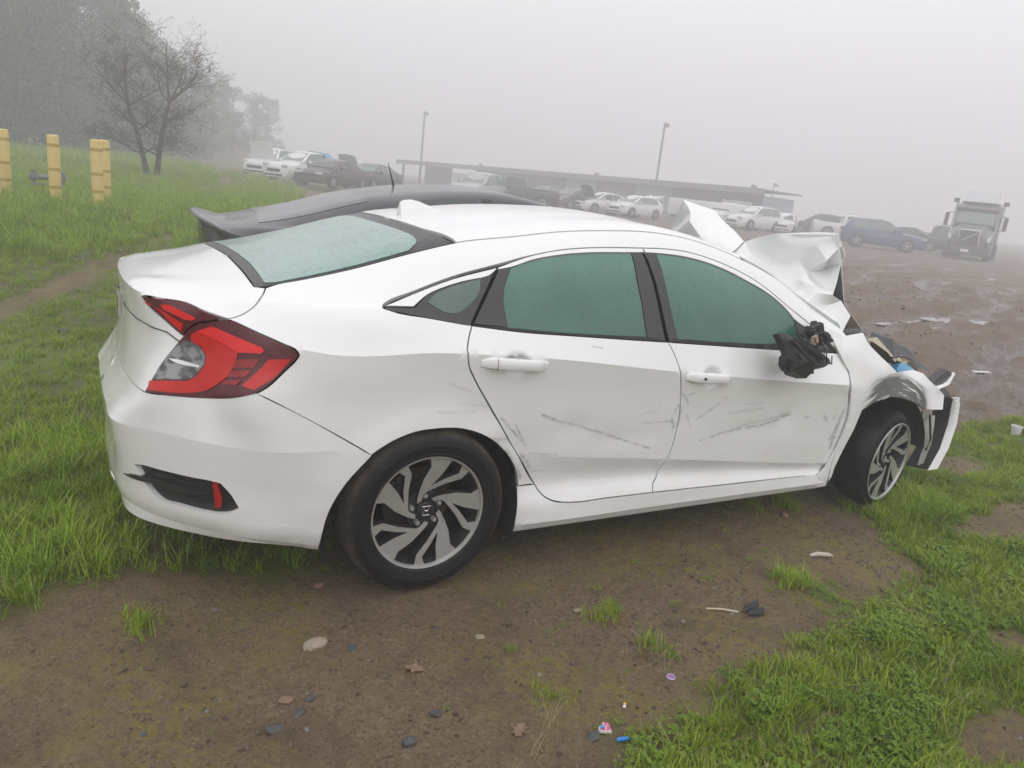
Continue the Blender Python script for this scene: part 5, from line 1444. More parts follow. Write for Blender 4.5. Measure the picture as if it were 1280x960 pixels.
def build_grass():
    PX = []; PY = []; SC = []; ID = []
    def put(x, y, sc, idx): PX.append(x); PY.append(y); SC.append(sc); ID.append(idx)
    # long lush tuft at the left beside the bumper
    x, y, r = zone_points(-2.2, 3.2, -1.1, 6.0, 620, 11)
    m = grass_mask(x, y) * view_ok(x, y)
    m = m * np.where(y < 1.2, 1.0, .55) * (1 - .6 * sstep(.5, .9, fbm(x * 1.5, y * 1.5, 3, 50)) )
    under = (x > -.95) & (x < 3.2) & (np.abs(y) < .80)
    m = np.where(under, m * .25, m)
    tyre = (np.abs(x) < .36) & (np.abs(y + .79) < .16)
    m = np.where(tyre, 0, m)
    x, y = emit(x, y, m, r)
    lush = sstep(.38, .62, fbm(x * 2.0, y * 2.0, 3, 51)) * sstep(1.6, .2, y)
    u = r.random(len(x))
    idx = np.where(u < .06, 4, np.where(u < .2, 6, np.where(u < .2 + .55 * lush, np.where(u < .2 + .25 * lush, 3, 2), np.where(u < .7, 1, 2))))
    put(x, y, r.uniform(.5, 1.05, len(x)) * (1 - .25 * (y > 1.5)) * (.35 + .65 * grass_mask(x, y)) * (.7 + .6 * fbm(x * 3.5, y * 3.5, 2, 54)), idx)
    # bank up to the tree
    x, y, r = zone_points(-9, 6.5, 6.0, 24, 95, 12)
    m = grass_mask(x, y) * view_ok(x, y)
    x, y = emit(x, y, m, r)
    u = r.random(len(x))
    put(x, y, r.uniform(.9, 1.7, len(x)), np.where(u < .5, 2, np.where(u < .7, 3, 1)))
    x, y, r = zone_points(-16, 11, 24, 48, 14, 13)
    m = grass_mask(x, y) * view_ok(x, y)
    x, y = emit(x, y, m, r)
    put(x, y, r.uniform(1.6, 3.0, len(x)), np.where(r.random(len(x)) < .5, 2, 3))
    # right-hand turf: clover and short grass
    x, y, r = zone_points(-.1, 6.8, -3.0, .4, 1150, 14)
    ir = inside(x, y, G_RIGHT)
    m = grass_mask(x, y) * view_ok(x, y) * (x > -.3)
    far = sstep(2.0, 4.0, x)
    m = m * (1 - .45 * far) * (1 - .5 * sstep(.50, .72, fbm(x * 3, y * 3, 3, 61)))
    tyre = (np.abs(x - 2.7) < .36) & (np.abs(y + .77) < .15)
    m = np.where(tyre, 0, m)
    left = y > .5 * (x - .9) + .2
    m = np.where((y > -.60) & (x < 2.4), 0, m)
    x, y = emit(x, y, m, r)
    cl = .75 * sstep(.42, .62, fbm(x * 2.4 + 5, y * 2.4, 3, 62)) * sstep(3.2, 1.6, x)
    u = r.random(len(x))
    idx = np.where(u < .08 + .5 * cl, np.where(u < .3, 4, 5), np.where(u < .70, 0, np.where(u < .90, 1, 6)))
    put(x, y, r.uniform(.55, 1.05, len(x)) * (.35 + .65 * grass_mask(x, y)) * (.65 + .7 * fbm(x * 4, y * 4, 2, 55)), idx)
    # lone sprigs on the bare mud
    x, y, r = zone_points(-1.6, 3.2, -2.4, -.3, 110, 15)
    m = (1 - grass_mask(x, y)) * sstep(.50, .66, fbm(x * 1.7, y * 1.7, 3, 70)) * .6
    m = np.where((np.abs(x) < .4) & (np.abs(y + .79) < .2), 0, m)
    x, y = emit(x, y, m, r)
    u = r.random(len(x))
    put(x, y, r.uniform(.16, .50, len(x)), np.where(u < .4, 0, np.where(u < .75, 6, 5)))
    for (cx, cy_, n, s_, i_) in ((.59, -1.27, 16, .55, 1), (.60, -1.52, 12, .7, 6), (.62, -1.50, 12, .6, 1), (.55, -1.60, 8, .6, 6), (1.5, -1.32, 14, .7, 2), (.05, -1.66, 8, .7, 6), (-.05, -1.75, 8, .7, 6), (.16, -1.62, 6, .6, 0), (-.95, -.75, 10, .7, 1), (2.0, -.62, 16, .7, 1), (2.25, -.66, 16, .8, 1)):
        a = r.normal(0, .035, (n, 2)); put(cx + a[:, 0], cy_ + a[:, 1], r.uniform(.7, 1.2, n) * s_, np.full(n, i_))
    x = np.concatenate(PX); y = np.concatenate(PY); sc = np.concatenate(SC); idx = np.concatenate(ID)
    z = terrain(x, y)
    rot = np.stack([rng.normal(0, .10, len(x)), rng.normal(0, .10, len(x)), rng.uniform(0, 2 * PI, len(x))], 1)
    scatter('grass', np.stack([x, y, z - .004], 1), G_PROTOS, rot, sc, idx, 'short green grass and clover growing round the wrecked car', 'grass')
    print('grass clumps', len(x))
build_grass()

def pebble(name, seed, flat, mat):
    r = random.Random(seed)
    bm = bmesh.new(); bmesh.ops.create_icosphere(bm, subdivisions=1, radius=1)
    for v in bm.verts:
        v.co *= r.uniform(.75, 1.2); v.co.z *= flat
    me = bpy.data.meshes.new(name); bm.to_mesh(me); bm.free(); me.materials.append(mat)
    return bpy.data.objects.new(name, me)
M_DIRT = simple('dirt_crumb', (.125, .088, .058), .9, var=.5, scale=3)
M_DIRT2 = simple('dark_dirt_crumb', (.065, .046, .034), .85, var=.5, scale=3)
M_STONE = simple('grey_pebble', (.17, .155, .14), .7, var=.4, scale=2)
M_SLATE = simple('slate_chip', (.055, .058, .062), .5, var=.4, scale=5)
def build_crumbs():
    P = [pebble('crumb_a', 1, .7, M_DIRT), pebble('crumb_b', 2, .6, M_DIRT2), pebble('crumb_c', 3, .5, M_DIRT), pebble('crumb_d', 4, .6, M_STONE), pebble('crumb_e', 5, .35, M_SLATE)]
    x, y, r = zone_points(-1.7, 4.2, -2.5, 1.0, 2600, 21)
    m = (1 - .9 * grass_mask(x, y)) * (.25 + .75 * sstep(.42, .65, fbm(x * 2.3, y * 2.3, 4, 80))) * view_ok(x, y)
    x, y = emit(x, y, m, r)
    s_ = .0020 + .0085 * r.random(len(x)) ** 5
    u = r.random(len(x)); idx = np.where(u < .55, 0, np.where(u < .68, 1, np.where(u < .95, 2, np.where(u < .975, 3, 4))))
    # clods thrown up in the rutted lot
    x2, y2, r = zone_points(4.5, 22, 0, 16, 16, 22)
    m = (1 - grass_mask(x2, y2)) * sstep(.45, .62, fbm(x2 * 1.1, y2 * 1.1, 3, 83)) * view_ok(x2, y2)
    x2, y2 = emit(x2, y2, m, r)
    s2 = .010 + .030 * r.random(len(x2)) ** 3
    x = np.concatenate([x, x2]); y = np.concatenate([y, y2]); s_ = np.concatenate([s_, s2]); idx = np.concatenate([idx, np.where(r.random(len(x2)) < .6, 0, 1)])
    rot = rng.uniform(-1, 1, (len(x), 3)) * [.5, .5, 3]
    scatter('dirt_crumbs', np.stack([x, y, terrain(x, y) + s_ * .15], 1), P, rot, s_, idx, 'loose crumbs of dirt and gravel on the bare mud', 'gravel')
build_crumbs()
# ------------------------------------------------------------------ parked and wrecked cars farther off
def gloss(name, col, rough=.3):
    return simple(name, col, rough, var=.10, scale=3, coat=.4)
M_GREY = gloss('grey_paint', (.045, .046, .053), .30)
M_SILV = gloss('silver_paint', (.42, .42, .43), .3)
M_WHT2 = gloss('white_paint_far', (.78, .78, .78), .35)
M_DARK = gloss('charcoal_paint', (.030, .028, .032), .3)
M_MAROON = gloss('dark_maroon_paint', (.055, .018, .020), .3)
M_BLU = gloss('blue_paint', (.05, .085, .17), .3)
M_GREEN = gloss('dark_green_paint', (.03, .045, .042), .3)
M_WIN = simple('dark_window', (.045, .055, .055), .12, spec=.6)
M_WIN2 = simple('pale_misted_window', (.17, .22, .21), .25, spec=.6)
M_TYRE2 = simple('tyre_far', (.018, .018, .018), .8)
M_ALLOY = simple('alloy_far', (.48, .48, .48), .35, metal=.5)
M_LAMP = simple('headlamp_far', (.55, .56, .58), .15, spec=.8)
M_RLAMP = lens('tail_lamp_far', (.35, .02, .02))
M_TARP = simple('blue_tarp', (.12, .33, .55), .55)

KINDS = {
 'sedan': dict(L=4.6, W=.90, H=1.44, top=[(-2.30, .55, .62), (-2.24, .92, .78), (-2.05, 1.03, .83), (-1.55, 1.05, .86), (-.6, .96, .88), (.3, .94, .89), (1.0, .95, .87), (1.55, .88, .86), (2.05, .78, .80), (2.26, .66, .66), (2.32, .50, .58)], gh=[(-1.72, 1.03, .70), (-.95, 1.36, .60), (-.3, 1.44, .60), (.30, 1.40, .60), (1.18, .96, .74)], belt=.95, wx=(-1.35, 1.36), wr=.32),
 'suv': dict(L=4.65, W=.92, H=1.68, top=[(-2.30, .50, .66), (-2.27, .95, .80), (-2.2, 1.10, .86), (-1.5, 1.10, .90), (-.5, 1.08, .91), (.4, 1.06, .91), (.95, 1.06, .89), (1.5, 1.00, .88), (2.05, .92, .83), (2.28, .78, .70), (2.34, .52, .60)], gh=[(-2.18, 1.10, .74), (-1.80, 1.58, .64), (-.8, 1.69, .63), (.15, 1.64, .62), (1.02, 1.07, .75)], belt=1.07, wx=(-1.36, 1.38), wr=.36),
 'hatch': dict(L=4.3, W=.89, H=1.48, top=[(-2.12, .5, .62), (-2.10, .92, .78), (-2.0, 1.02, .83), (-1.4, 1.01, .87), (-.5, .97, .88), (.4, .95, .88), (.95, .96, .86), (1.45, .90, .85), (1.9, .80, .79), (2.10, .66, .66), (2.16, .50, .58)], gh=[(-2.0, 1.02, .70), (-1.45, 1.40, .60), (-.5, 1.48, .60), (.22, 1.43, .60), (1.08, .97, .74)], belt=.97, wx=(-1.28, 1.30), wr=.32),
 'pickup': dict(L=5.4, W=.96, H=1.80, top=[(-2.7, .60, .86), (-2.68, 1.18, .92), (-2.0, 1.18, .93), (-.7, 1.18, .93), (-.2, 1.16, .94), (.6, 1.14, .94), (1.2, 1.14, .93), (1.9, 1.10, .92), (2.5, 1.02, .88), (2.68, .85, .78), (2.72, .55, .70)], gh=[(-.72, 1.17, .78), (-.55, 1.72, .68), (0, 1.80, .67), (.45, 1.76, .66), (1.25, 1.15, .80)], belt=1.16, wx=(-1.70, 1.70), wr=.40),
}
def dense(st, n=5):
    st = np.array(st); T = np.arange(len(st)) * 1.0
    return hermite(T, st, np.linspace(0, len(st) - 1, (len(st) - 1) * n + 1))

def far_car(name, label, cat, loc, head, kind, mat, group, glass=None, hood=False, hatch=False, bonnet_mat=None, tarp=False, nose=None, roll=0):
    K = KINDS[kind]; glass = glass or M_WIN
    c = thing(name, label, cat, (loc[0], loc[1], tz(loc[0], loc[1]) if len(loc) < 3 else loc[2]), rad(head), group)
    if roll: c.rotation_euler[0] = roll
    W = K['W']
    V = []; F = []
    S = dense(K['top'], 4)
    m = 8
    zb = .26 if kind == 'pickup' else .20
    for x, zt, w in S:
        zt = max(zt, zb + .1)
        if nose and x > nose[0]: zt -= nose[1] * (.5 + .5 * math.sin(x * 9)); w -= .05 * math.cos(x * 13)
        sec = [(0, zb), (w * .86, zb), (w * .97, zb + (zt - zb) * .18), (w, zb + (zt - zb) * .45), (w * .985, zb + (zt - zb) * .75), (w * .93, zb + (zt - zb) * .93), (w * .75, zt), (0, zt + .025)]
        V += [(x, -y, z) for y, z in sec]
        V += [(x, y, z) for y, z in sec]
    q = 2 * m
    for i in range(len(S) - 1):
        for j in range(m - 1):
            F.append((i * q + j, (i + 1) * q + j, (i + 1) * q + j + 1, i * q + j + 1))
            F.append((i * q + m + j, i * q + m + j + 1, (i + 1) * q + m + j + 1, (i + 1) * q + m + j))
    for i, rev in ((0, 1), (len(S) - 1, 0)):
        ring = [i * q + j for j in range(m)] + [i * q + m + j for j in range(m - 1, -1, -1)]
        F.append(tuple(ring[::-1] if rev else ring))
    mb = MB().add(V, F); mb.build('body', mat, c, True)
    # cabin
    gh = K['gh']; V = []; F = []
    G = dense(gh, 4)
    bz = K['belt']
    for x, z, w in G:
        wb = W * .90
        t = np.clip((z - bz) / (K['H'] - bz), 0, 1)
        ws = w + (wb - w) * (1 - t)
        sec = [(wb, bz - .04), (ws + (wb - ws) * .05, bz + (z - bz) * .82), (ws * .93, bz + (z - bz) * .95), (ws * .6, z), (0, z + .012)]
        V += [(x, -y, zz) for y, zz in sec] + [(x, y, zz) for y, zz in sec[::-1]]
    q = 10
    for i in range(len(G) - 1):
        for j in range(9): F.append((i * q + j, i * q + j + 1, (i + 1) * q + j + 1, (i + 1) * q + j))
    MB().add(V, F).build('cabin', mat, c, True)
    # windows
    (xa, za, wa), (xb_, zb_, wb_), (xc, zc, wc), (xd, zd, wd), (xe, ze, we) = gh
    wbase = W * .90
    def side(poly, s_):
        out = []
        for x, t in poly:
            ztop = float(np.interp(x, [g[0] for g in G], [g[1] for g in G]))
            z = bz + .02 + (ztop - bz - .09) * t
            tt = (z - bz) / (K['H'] - bz)
            y = wbase + (wc - wbase) * np.clip(tt, 0, 1) * 1.0 + .016
            out.append((x, s_ * y, z))
        return out
    xm = xc + .05
    for s_ in (-1, 1):
        fr = [(xm + .04, 0), (xm + .02, 1), (xd - .05, 1), (xd + (xe - xd) * .38, .96), (xe - .28, .25), (xe - .25, 0)]
        re = [(xa + .45, 0), (xa + .50, .5), (xb_ + .05, .93), (xb_ + .25, 1), (xm - .06, 1), (xm - .04, 0)]
        if kind == 'pickup': re = [(xb_ + .10, 0), (xb_ + .12, 1), (xm - .06, 1), (xm - .04, 0)]
        for nm, pl in (('front_side_window', fr), ('rear_side_window', re)):
            MB().prism(side(pl, s_), (0, -s_ * .03, 0)).build(nm, glass, c)
    def cross(xl, zl, wl, xh, zh, wh, sg, nm):
        nx = (zh - zl) * sg; L_ = math.hypot(nx, xl - xh)
        n = Vector((nx / L_, 0, abs(xl - xh) / L_)) * .014
        P = [Vector((xl, -wl, zl)) + n, Vector((xl, wl, zl)) + n, Vector((xh, wh, zh)) + n, Vector((xh, -wh, zh)) + n]
        MB().prism(P, -n * 1.4).build(nm, glass, c)
    cross(xe - .08, ze + .06, we * .93, xd + .10, zd - .05, wd * .90, 1, 'windscreen')
    if not hatch: cross(xa + .06, za + .06, wa * .92, xb_ - .06, zb_ - .05, wb_ * .88, -1, 'rear_window')
    # wheels
    for wx in K['wx']:
        for s_ in (-1, 1):
            r_ = K['wr']
            MB().lathe([(0, 0), (r_ + .055, 0), (r_ + .055, .012), (0, .012)], 28, 'Y', (wx, s_ * (W * .995) - .006, r_ + .01)).build('wheel_arch', M_TYRE2, c)
            w = MB().lathe([(r_ * .55, -.11), (r_ * .93, -.115), (r_, -.08), (r_, .08), (r_ * .93, .115), (r_ * .55, .11)], 28, 'Y', (wx, s_ * (W - .075), r_)).build('wheel', M_TYRE2, c, True)
            rm = MB()
            yo = s_ * (W + .040)
            rm.lathe([(r_ * .60, -.012), (r_ * .66, .0), (r_ * .60, .012)], 24, 'Y', (wx, yo, r_))
            for k in range(5):
                a = 2 * PI * k / 5 + .3
                rm.box((wx + r_ * .33 * math.cos(a), yo, r_ + r_ * .33 * math.sin(a)), (r_ * .62, .02, r_ * .17), Matrix.Rotation(-a, 3, 'Y'))
            rm.build('rim', M_ALLOY, w)
    x1 = K['top'][-1][0]; x0 = K['top'][0][0]
    hz = K['top'][-3][1] - .10
    for s_ in (-1, 1):
        MB().box((x1 - .14, s_ * W * .66, hz), (.22, .36, .13), Matrix.Rotation(-s_ * .45, 3, 'Z'), .03).build('headlight', M_LAMP, c, True)
        MB().box((x0 + .10, s_ * W * .70, K['top'][2][1] - .12), (.16, .30, .16), Matrix.Rotation(s_ * .4, 3, 'Z'), .03).build('tail_light', M_RLAMP, c, True)
        MB().box((xe - .42, s_ * (W + .09), bz + .08), (.14, .20, .13), None, .03).build('door_mirror', mat, c, True)
        MB().box((xm, s_ * (W * .985), bz - .14), (.16, .03, .03), None, .008).build('door_handle', mat, c)
    MB().box((x1 - .03, 0, .55), (.10, .9, .17), None, .02).build('grille', M_BLACK, c)
    MB().box((x1 - .03, 0, .31), (.12, 1.2, .10), None, .02).build('lower_grille', M_BLACK, c)
    if hood:
        hm = bonnet_mat or mat
        hx = xe + .05; a = rad(58)
        Lh = .95
        P = [Vector((hx, -W * .78, ze + .02)), Vector((hx, W * .78, ze + .02)), Vector((hx + Lh * math.cos(a), W * .68, ze + Lh * math.sin(a))), Vector((hx + Lh * math.cos(a) + .06, 0, ze + Lh * math.sin(a) + .07)), Vector((hx + Lh * math.cos(a), -W * .68, ze + Lh * math.sin(a)))]
        MB().prism(P, (-.04, 0, .02)).build('open_hood', hm, c)
        MB().box((hx + .55, 0, .80), (.85, W * 1.3, .20), None, .02).build('engine_bay', M_BLACK, c)
    if hatch:
        P = [Vector((xb_ - .02, -W * .68, zb_)), Vector((xb_ - .02, W * .68, zb_)), Vector((xb_ - .85, W * .66, zb_ + .20)), Vector((xb_ - .95, W * .5, zb_ - .12)), Vector((xb_ - .95, -W * .5, zb_ - .12)), Vector((xb_ - .85, -W * .66, zb_ + .20))]
        MB().prism(P, (0, 0, .05)).build('raised_tailgate', mat, c)
        MB().prism([Vector((xa + .03, -wa * .9, za)), Vector((xa + .03, wa * .9, za)), Vector((xb_ - .05, wb_ * .9, zb_ - .04)), Vector((xb_ - .05, -wb_ * .9, zb_ - .04))], (-.02, 0, .01)).build('boot_opening', M_BLACK, c)
    if kind == 'pickup':
        MB().box((-1.68, 0, 1.195), (1.75, 1.50, .02)).build('load_bed', M_BLACK, c)
    if tarp:
        n = 9; V = []; F = []
        for i in range(n):
            for j in range(n):
                x = -2.25 + 1.35 * i / (n - 1); y = -1.02 + 2.04 * j / (n - 1)
                ztop = float(np.interp(x, [g[0] for g in G], [g[1] for g in G]))
                z = ztop + .05 - 1.0 * max(0, abs(y) - .60) - .03 * math.sin(7 * x + 5 * y)
                V.append((x, y, z))
        for i in range(n - 1):
            for j in range(n - 1): F.append((i * n + j, i * n + j + 1, (i + 1) * n + j + 1, (i + 1) * n + j))
        tp = link_mesh('tarpaulin', V, F, M_TARP, None); tp.matrix_world = Matrix.Translation(c.location) @ Matrix.Rotation(rad(head), 4, 'Z')
        tag(tp, 'blue tarpaulin draped over the back of a white car at the left', 'tarp')
    return c

GR = 'wrecked cars standing in the foggy lot'
far_car('far_car', 'white sport utility car with its hood up, leftmost of the wrecks by the grass bank', 'car', (9.7, 46.0, .15), 78 + 158, 'suv', M_WHT2, GR, M_WIN2, hood=True)
far_car('far_car', 'white sport utility car with a blue tarp on its back, second wreck from the left', 'car', (10.6, 42.0, .15), 75.7 + 140, 'suv', M_WHT2, GR, M_WIN2, tarp=True, nose=(1.3, .05))
far_car('far_car', 'dark maroon sedan with a smashed nose beside the white car under the tarp', 'car', (11.2, 38.0, .15), 73.4 + 146, 'sedan', M_MAROON, GR, M_WIN, nose=(.9, .12))
far_car('far_car', 'dark green sedan with pale misted windscreen right of the maroon wreck', 'car', (14.2, 40.6, .15), 71 + 150, 'sedan', M_GREEN, GR, M_WIN2)
far_car('far_car', 'grey hatchback with its hood up behind the dark green sedan', 'car', (15.4, 46.5, .15), 70 + 150, 'hatch', M_SILV, GR, M_WIN2, hood=True)
far_car('far_car', 'silver sport utility car seen over the roof of the grey coupe', 'car', (19.65, 37.77, .1), 63 + 152, 'suv', M_SILV, GR, M_WIN2)
far_car('far_pickup', 'dark pickup truck with an empty bed in front of the long shed', 'pickup truck', (22.34, 38.61, 0), 60.7 + 95, 'pickup', M_DARK, GR, M_WIN)
far_car('far_car', 'dark sedan left of another dark sedan, before the middle of the shed', 'car', (29.38, 46.06), 58.3 + 140, 'sedan', M_DARK, GR, M_WIN2)
far_car('far_car', 'dark sedan between the other dark sedan and the white car with raised hood', 'car', (30.4, 44.23), 56.4 + 142, 'sedan', M_MAROON, GR, M_WIN2)
far_car('far_car', 'white coupe with a dark hood standing open before the shed', 'car', (32.19, 42.99), 54.2 + 128, 'sedan', M_WHT2, GR, M_WIN, hood=True, bonnet_mat=M_DARK)
far_car('far_car', 'white hatchback with its tailgate raised before the shed', 'car', (33.39, 40.83), 52 + 140, 'hatch', M_WHT2, GR, M_WIN2, hatch=True)
far_car('far_car', 'white sport utility car partly hidden behind the peaked left hood half', 'car', (41.0, 39.8), 45.6 + 150, 'suv', M_WHT2, GR, M_WIN)
far_car('far_car', 'white sport utility car near the right end of the shed', 'car', (41.3, 37.3), 43.7 + 140, 'suv', M_WHT2, GR, M_WIN2, nose=(1.5, .06))
far_car('far_car', 'small white sedan just right of the last white sport utility car', 'car', (44.7, 37.6), 41.7 + 175, 'sedan', M_WHT2, GR, M_WIN)
far_car('far_car', 'dark maroon sport utility car behind the right half of the buckled hood', 'car', (50.2, 39.2), 39.6 + 95, 'suv', M_MAROON, GR, M_WIN)
far_car('far_car', 'dark sedan between the maroon and blue cars, mostly hidden', 'car', (53.4, 38.4), 38.5 + 95, 'sedan', M_DARK, GR, M_WIN)
far_car('far_pickup', 'white pickup truck standing behind the blue car', 'pickup truck', (50.5, 36.4), 37.5 - 80, 'pickup', M_WHT2, GR, M_WIN)
far_car('far_car', 'blue crossover car side-on in the muddy lot beside the truck', 'car', (41.2, 27.0), 35.6 - 84, 'suv', M_BLU, GR, M_WIN2)
far_car('far_car', 'dark sedan with its hood up between the blue car and the truck', 'car', (50.5, 31.3), 32.6 - 95, 'sedan', M_DARK, GR, M_WIN, hood=True, bonnet_mat=M_GREY)
far_car('far_pickup', 'dark pickup truck just left of the big truck', 'pickup truck', (55.5, 32.3), 32 - 90, 'pickup', M_DARK, GR, M_WIN)

# ------------------------------------------------------------------ the grey coupe right behind the white car
def near_coupe(loc, head):
    c = thing('parked_coupe', 'dark grey car with ducktail trunk spoiler parked just behind the white wreck', 'car', loc, rad(head))
    m = MB()
    for Gs in (skirt(150, 3), upper(140, 4)):
        r_, q = Gs.shape[:2]
        for sg in (-1, 1):
            g = Gs.copy(); g[..., 1] *= sg
            f = grid_faces(r_, q)
            m.add(g.reshape(-1, 3).tolist(), f)
    fr = [(2.75, .965, .76), (3.0, .93, .78), (3.3, .86, .76), (3.55, .74, .66), (3.62, .55, .60), (3.58, .25, .58)]
    V = []
    for x, z, w in fr:
        V += [(x, -w, min(.68, z)), (x, -w * .86, z), (x, 0, z + .03), (x, w * .86, z), (x, w, min(.68, z)), ]
    F = []
    for i in range(len(fr) - 1):
        for j in range(4): F.append((i * 5 + j, i * 5 + j + 1, (i + 1) * 5 + j + 1, (i + 1) * 5 + j))
    m.add(V, F)
    V = []
    for x, w in ((3.2, .72), (3.62, .60)):
        for sg in (-1, 1): V += [(x, sg * w, .62), (x, sg * w, .2)]
    m.add(V, [(0, 1, 5, 4), (2, 6, 7, 3)])
    o = m.build('body', M_GREY, c, True)
    # ducktail
    V = []; n = 13
    for i in range(n):
        y = -.66 + 1.32 * i / (n - 1); k = (abs(y) / .66) ** 2.2
        V += [(-.70 - .03 * k, y, 1.066 - .05 * k), (-.86 + .10 * k, y, 1.066 - .06 * k), (-.99 + .20 * k, y, 1.105 - .075 * k), (-1.00 + .20 * k, y, 1.095 - .075 * k), (-.93 + .13 * k, y, 1.03 - .05 * k)]
    F = [(i * 5 + j, i * 5 + j + 1, (i + 1) * 5 + j + 1, (i + 1) * 5 + j) for i in range(n - 1) for j in range(4)] + [(0, 1, 2, 3, 4), tuple((n - 1) * 5 + j for j in (4, 3, 2, 1, 0))]
    MB().add(V, F).build('ducktail_spoiler', M_GREY, c, True)
    def band(x0, x1, lo, hi):
        t7 = r_pts('R7', x0, x1, 14); t8 = r_pts('R8', x0, x1, 14); t6 = r_pts('R6', x0, x1, 14)
        mx = lambda a, b, k: [tuple(np.array(p) * (1 - k) + np.array(q) * k) for p, q in zip(a, b)]
        return mx(t7, t8, hi) + mx(t6, t7, lo)[::-1]
    for x0, x1, nm, mt in ((.02, .92, 'side_window', M_WIN), (.95, 1.03, 'pillar_trim', M_BLACK), (1.06, 1.9, 'side_window', M_WIN)):
        w = glassp(nm, band(x0, x1, .08, .55), mt, c, .003, .004, .04); mirror_of(w, c)
    panel('rear_window', rg, (-.45, 0, .9), gloss('wet_dark_glass', (.085, .088, .097), .28), c, dens=.05, off=.003, rim=.004, mirror=True, weld=True)
    panel('windscreen', ws, (.5, 0, .86), gloss('dark_glass_blue_reflection', (.06, .075, .11), .15), c, dens=.05, off=.003, rim=.004, mirror=True, weld=True)  # windscreen's bluish reflection is put into its base colour
    for s_ in (-1, 1):
        P_ = lambda k: B[k] if s_ == -1 else [(x, -y, z) for x, y, z in B[k]]
        panel('tail_light', P_('tail_top')[::-1] + P_('tail_fwd')[::-1][1:] + P_('tail_bot')[::-1][1:] + P_('trunk_side')[::-1][1:] + P_('tail_seam')[::-1][1:-1], (-.55, s_ * .75, .35), M_LENS_DARK, c, dens=.04, off=.003, rim=.01)
        for wx in (0, 2.7):
            r_ = .32
            MB().lathe([(0, 0), (r_ + .05, 0), (r_ + .05, .012), (0, .012)], 28, 'Y', (wx, s_ * .905 - .006, r_)).build('wheel_arch', M_TYRE2, c)
            w = MB().lathe([(r_ * .6, -.11), (r_ * .93, -.115), (r_, -.08), (r_, .08), (r_ * .93, .115), (r_ * .6, .11)], 36, 'Y', (wx, s_ * .815, r_)).build('wheel', M_TYRE2, c, True)
            rm = MB(); rm.lathe([(r_ * .62, -.012), (r_ * .68, 0), (r_ * .62, .012)], 30, 'Y', (wx, s_ * .93, r_))
            for k in range(5):
                a = 2 * PI * k / 5
                rm.box((wx + r_ * .33 * math.cos(a), s_ * .93, r_ + r_ * .33 * math.sin(a)), (r_ * .62, .02, r_ * .16), Matrix.Rotation(-a, 3, 'Y'))
            rm.build('rim', M_ALLOY, w)
        MB().box((1.95, s_ * .96, .93), (.14, .20, .13), None, .03).build('door_mirror', M_GREY, c, True)
        MB().box((3.45, s_ * .58, .66), (.2, .32, .12), Matrix.Rotation(-s_ * .4, 3, 'Z'), .03).build('headlight', M_LAMP, c, True)
    MB().tube([(.45, 0, 1.365), (.42, 0, 1.47), (.40, 0, 1.535)], [.008, .005, .003], 6).build('aerial', M_BLACK, c, True)
    return c
nc = near_coupe((.657, 2.579, 0), -7.56)
nc.rotation_euler[1] = -.0216

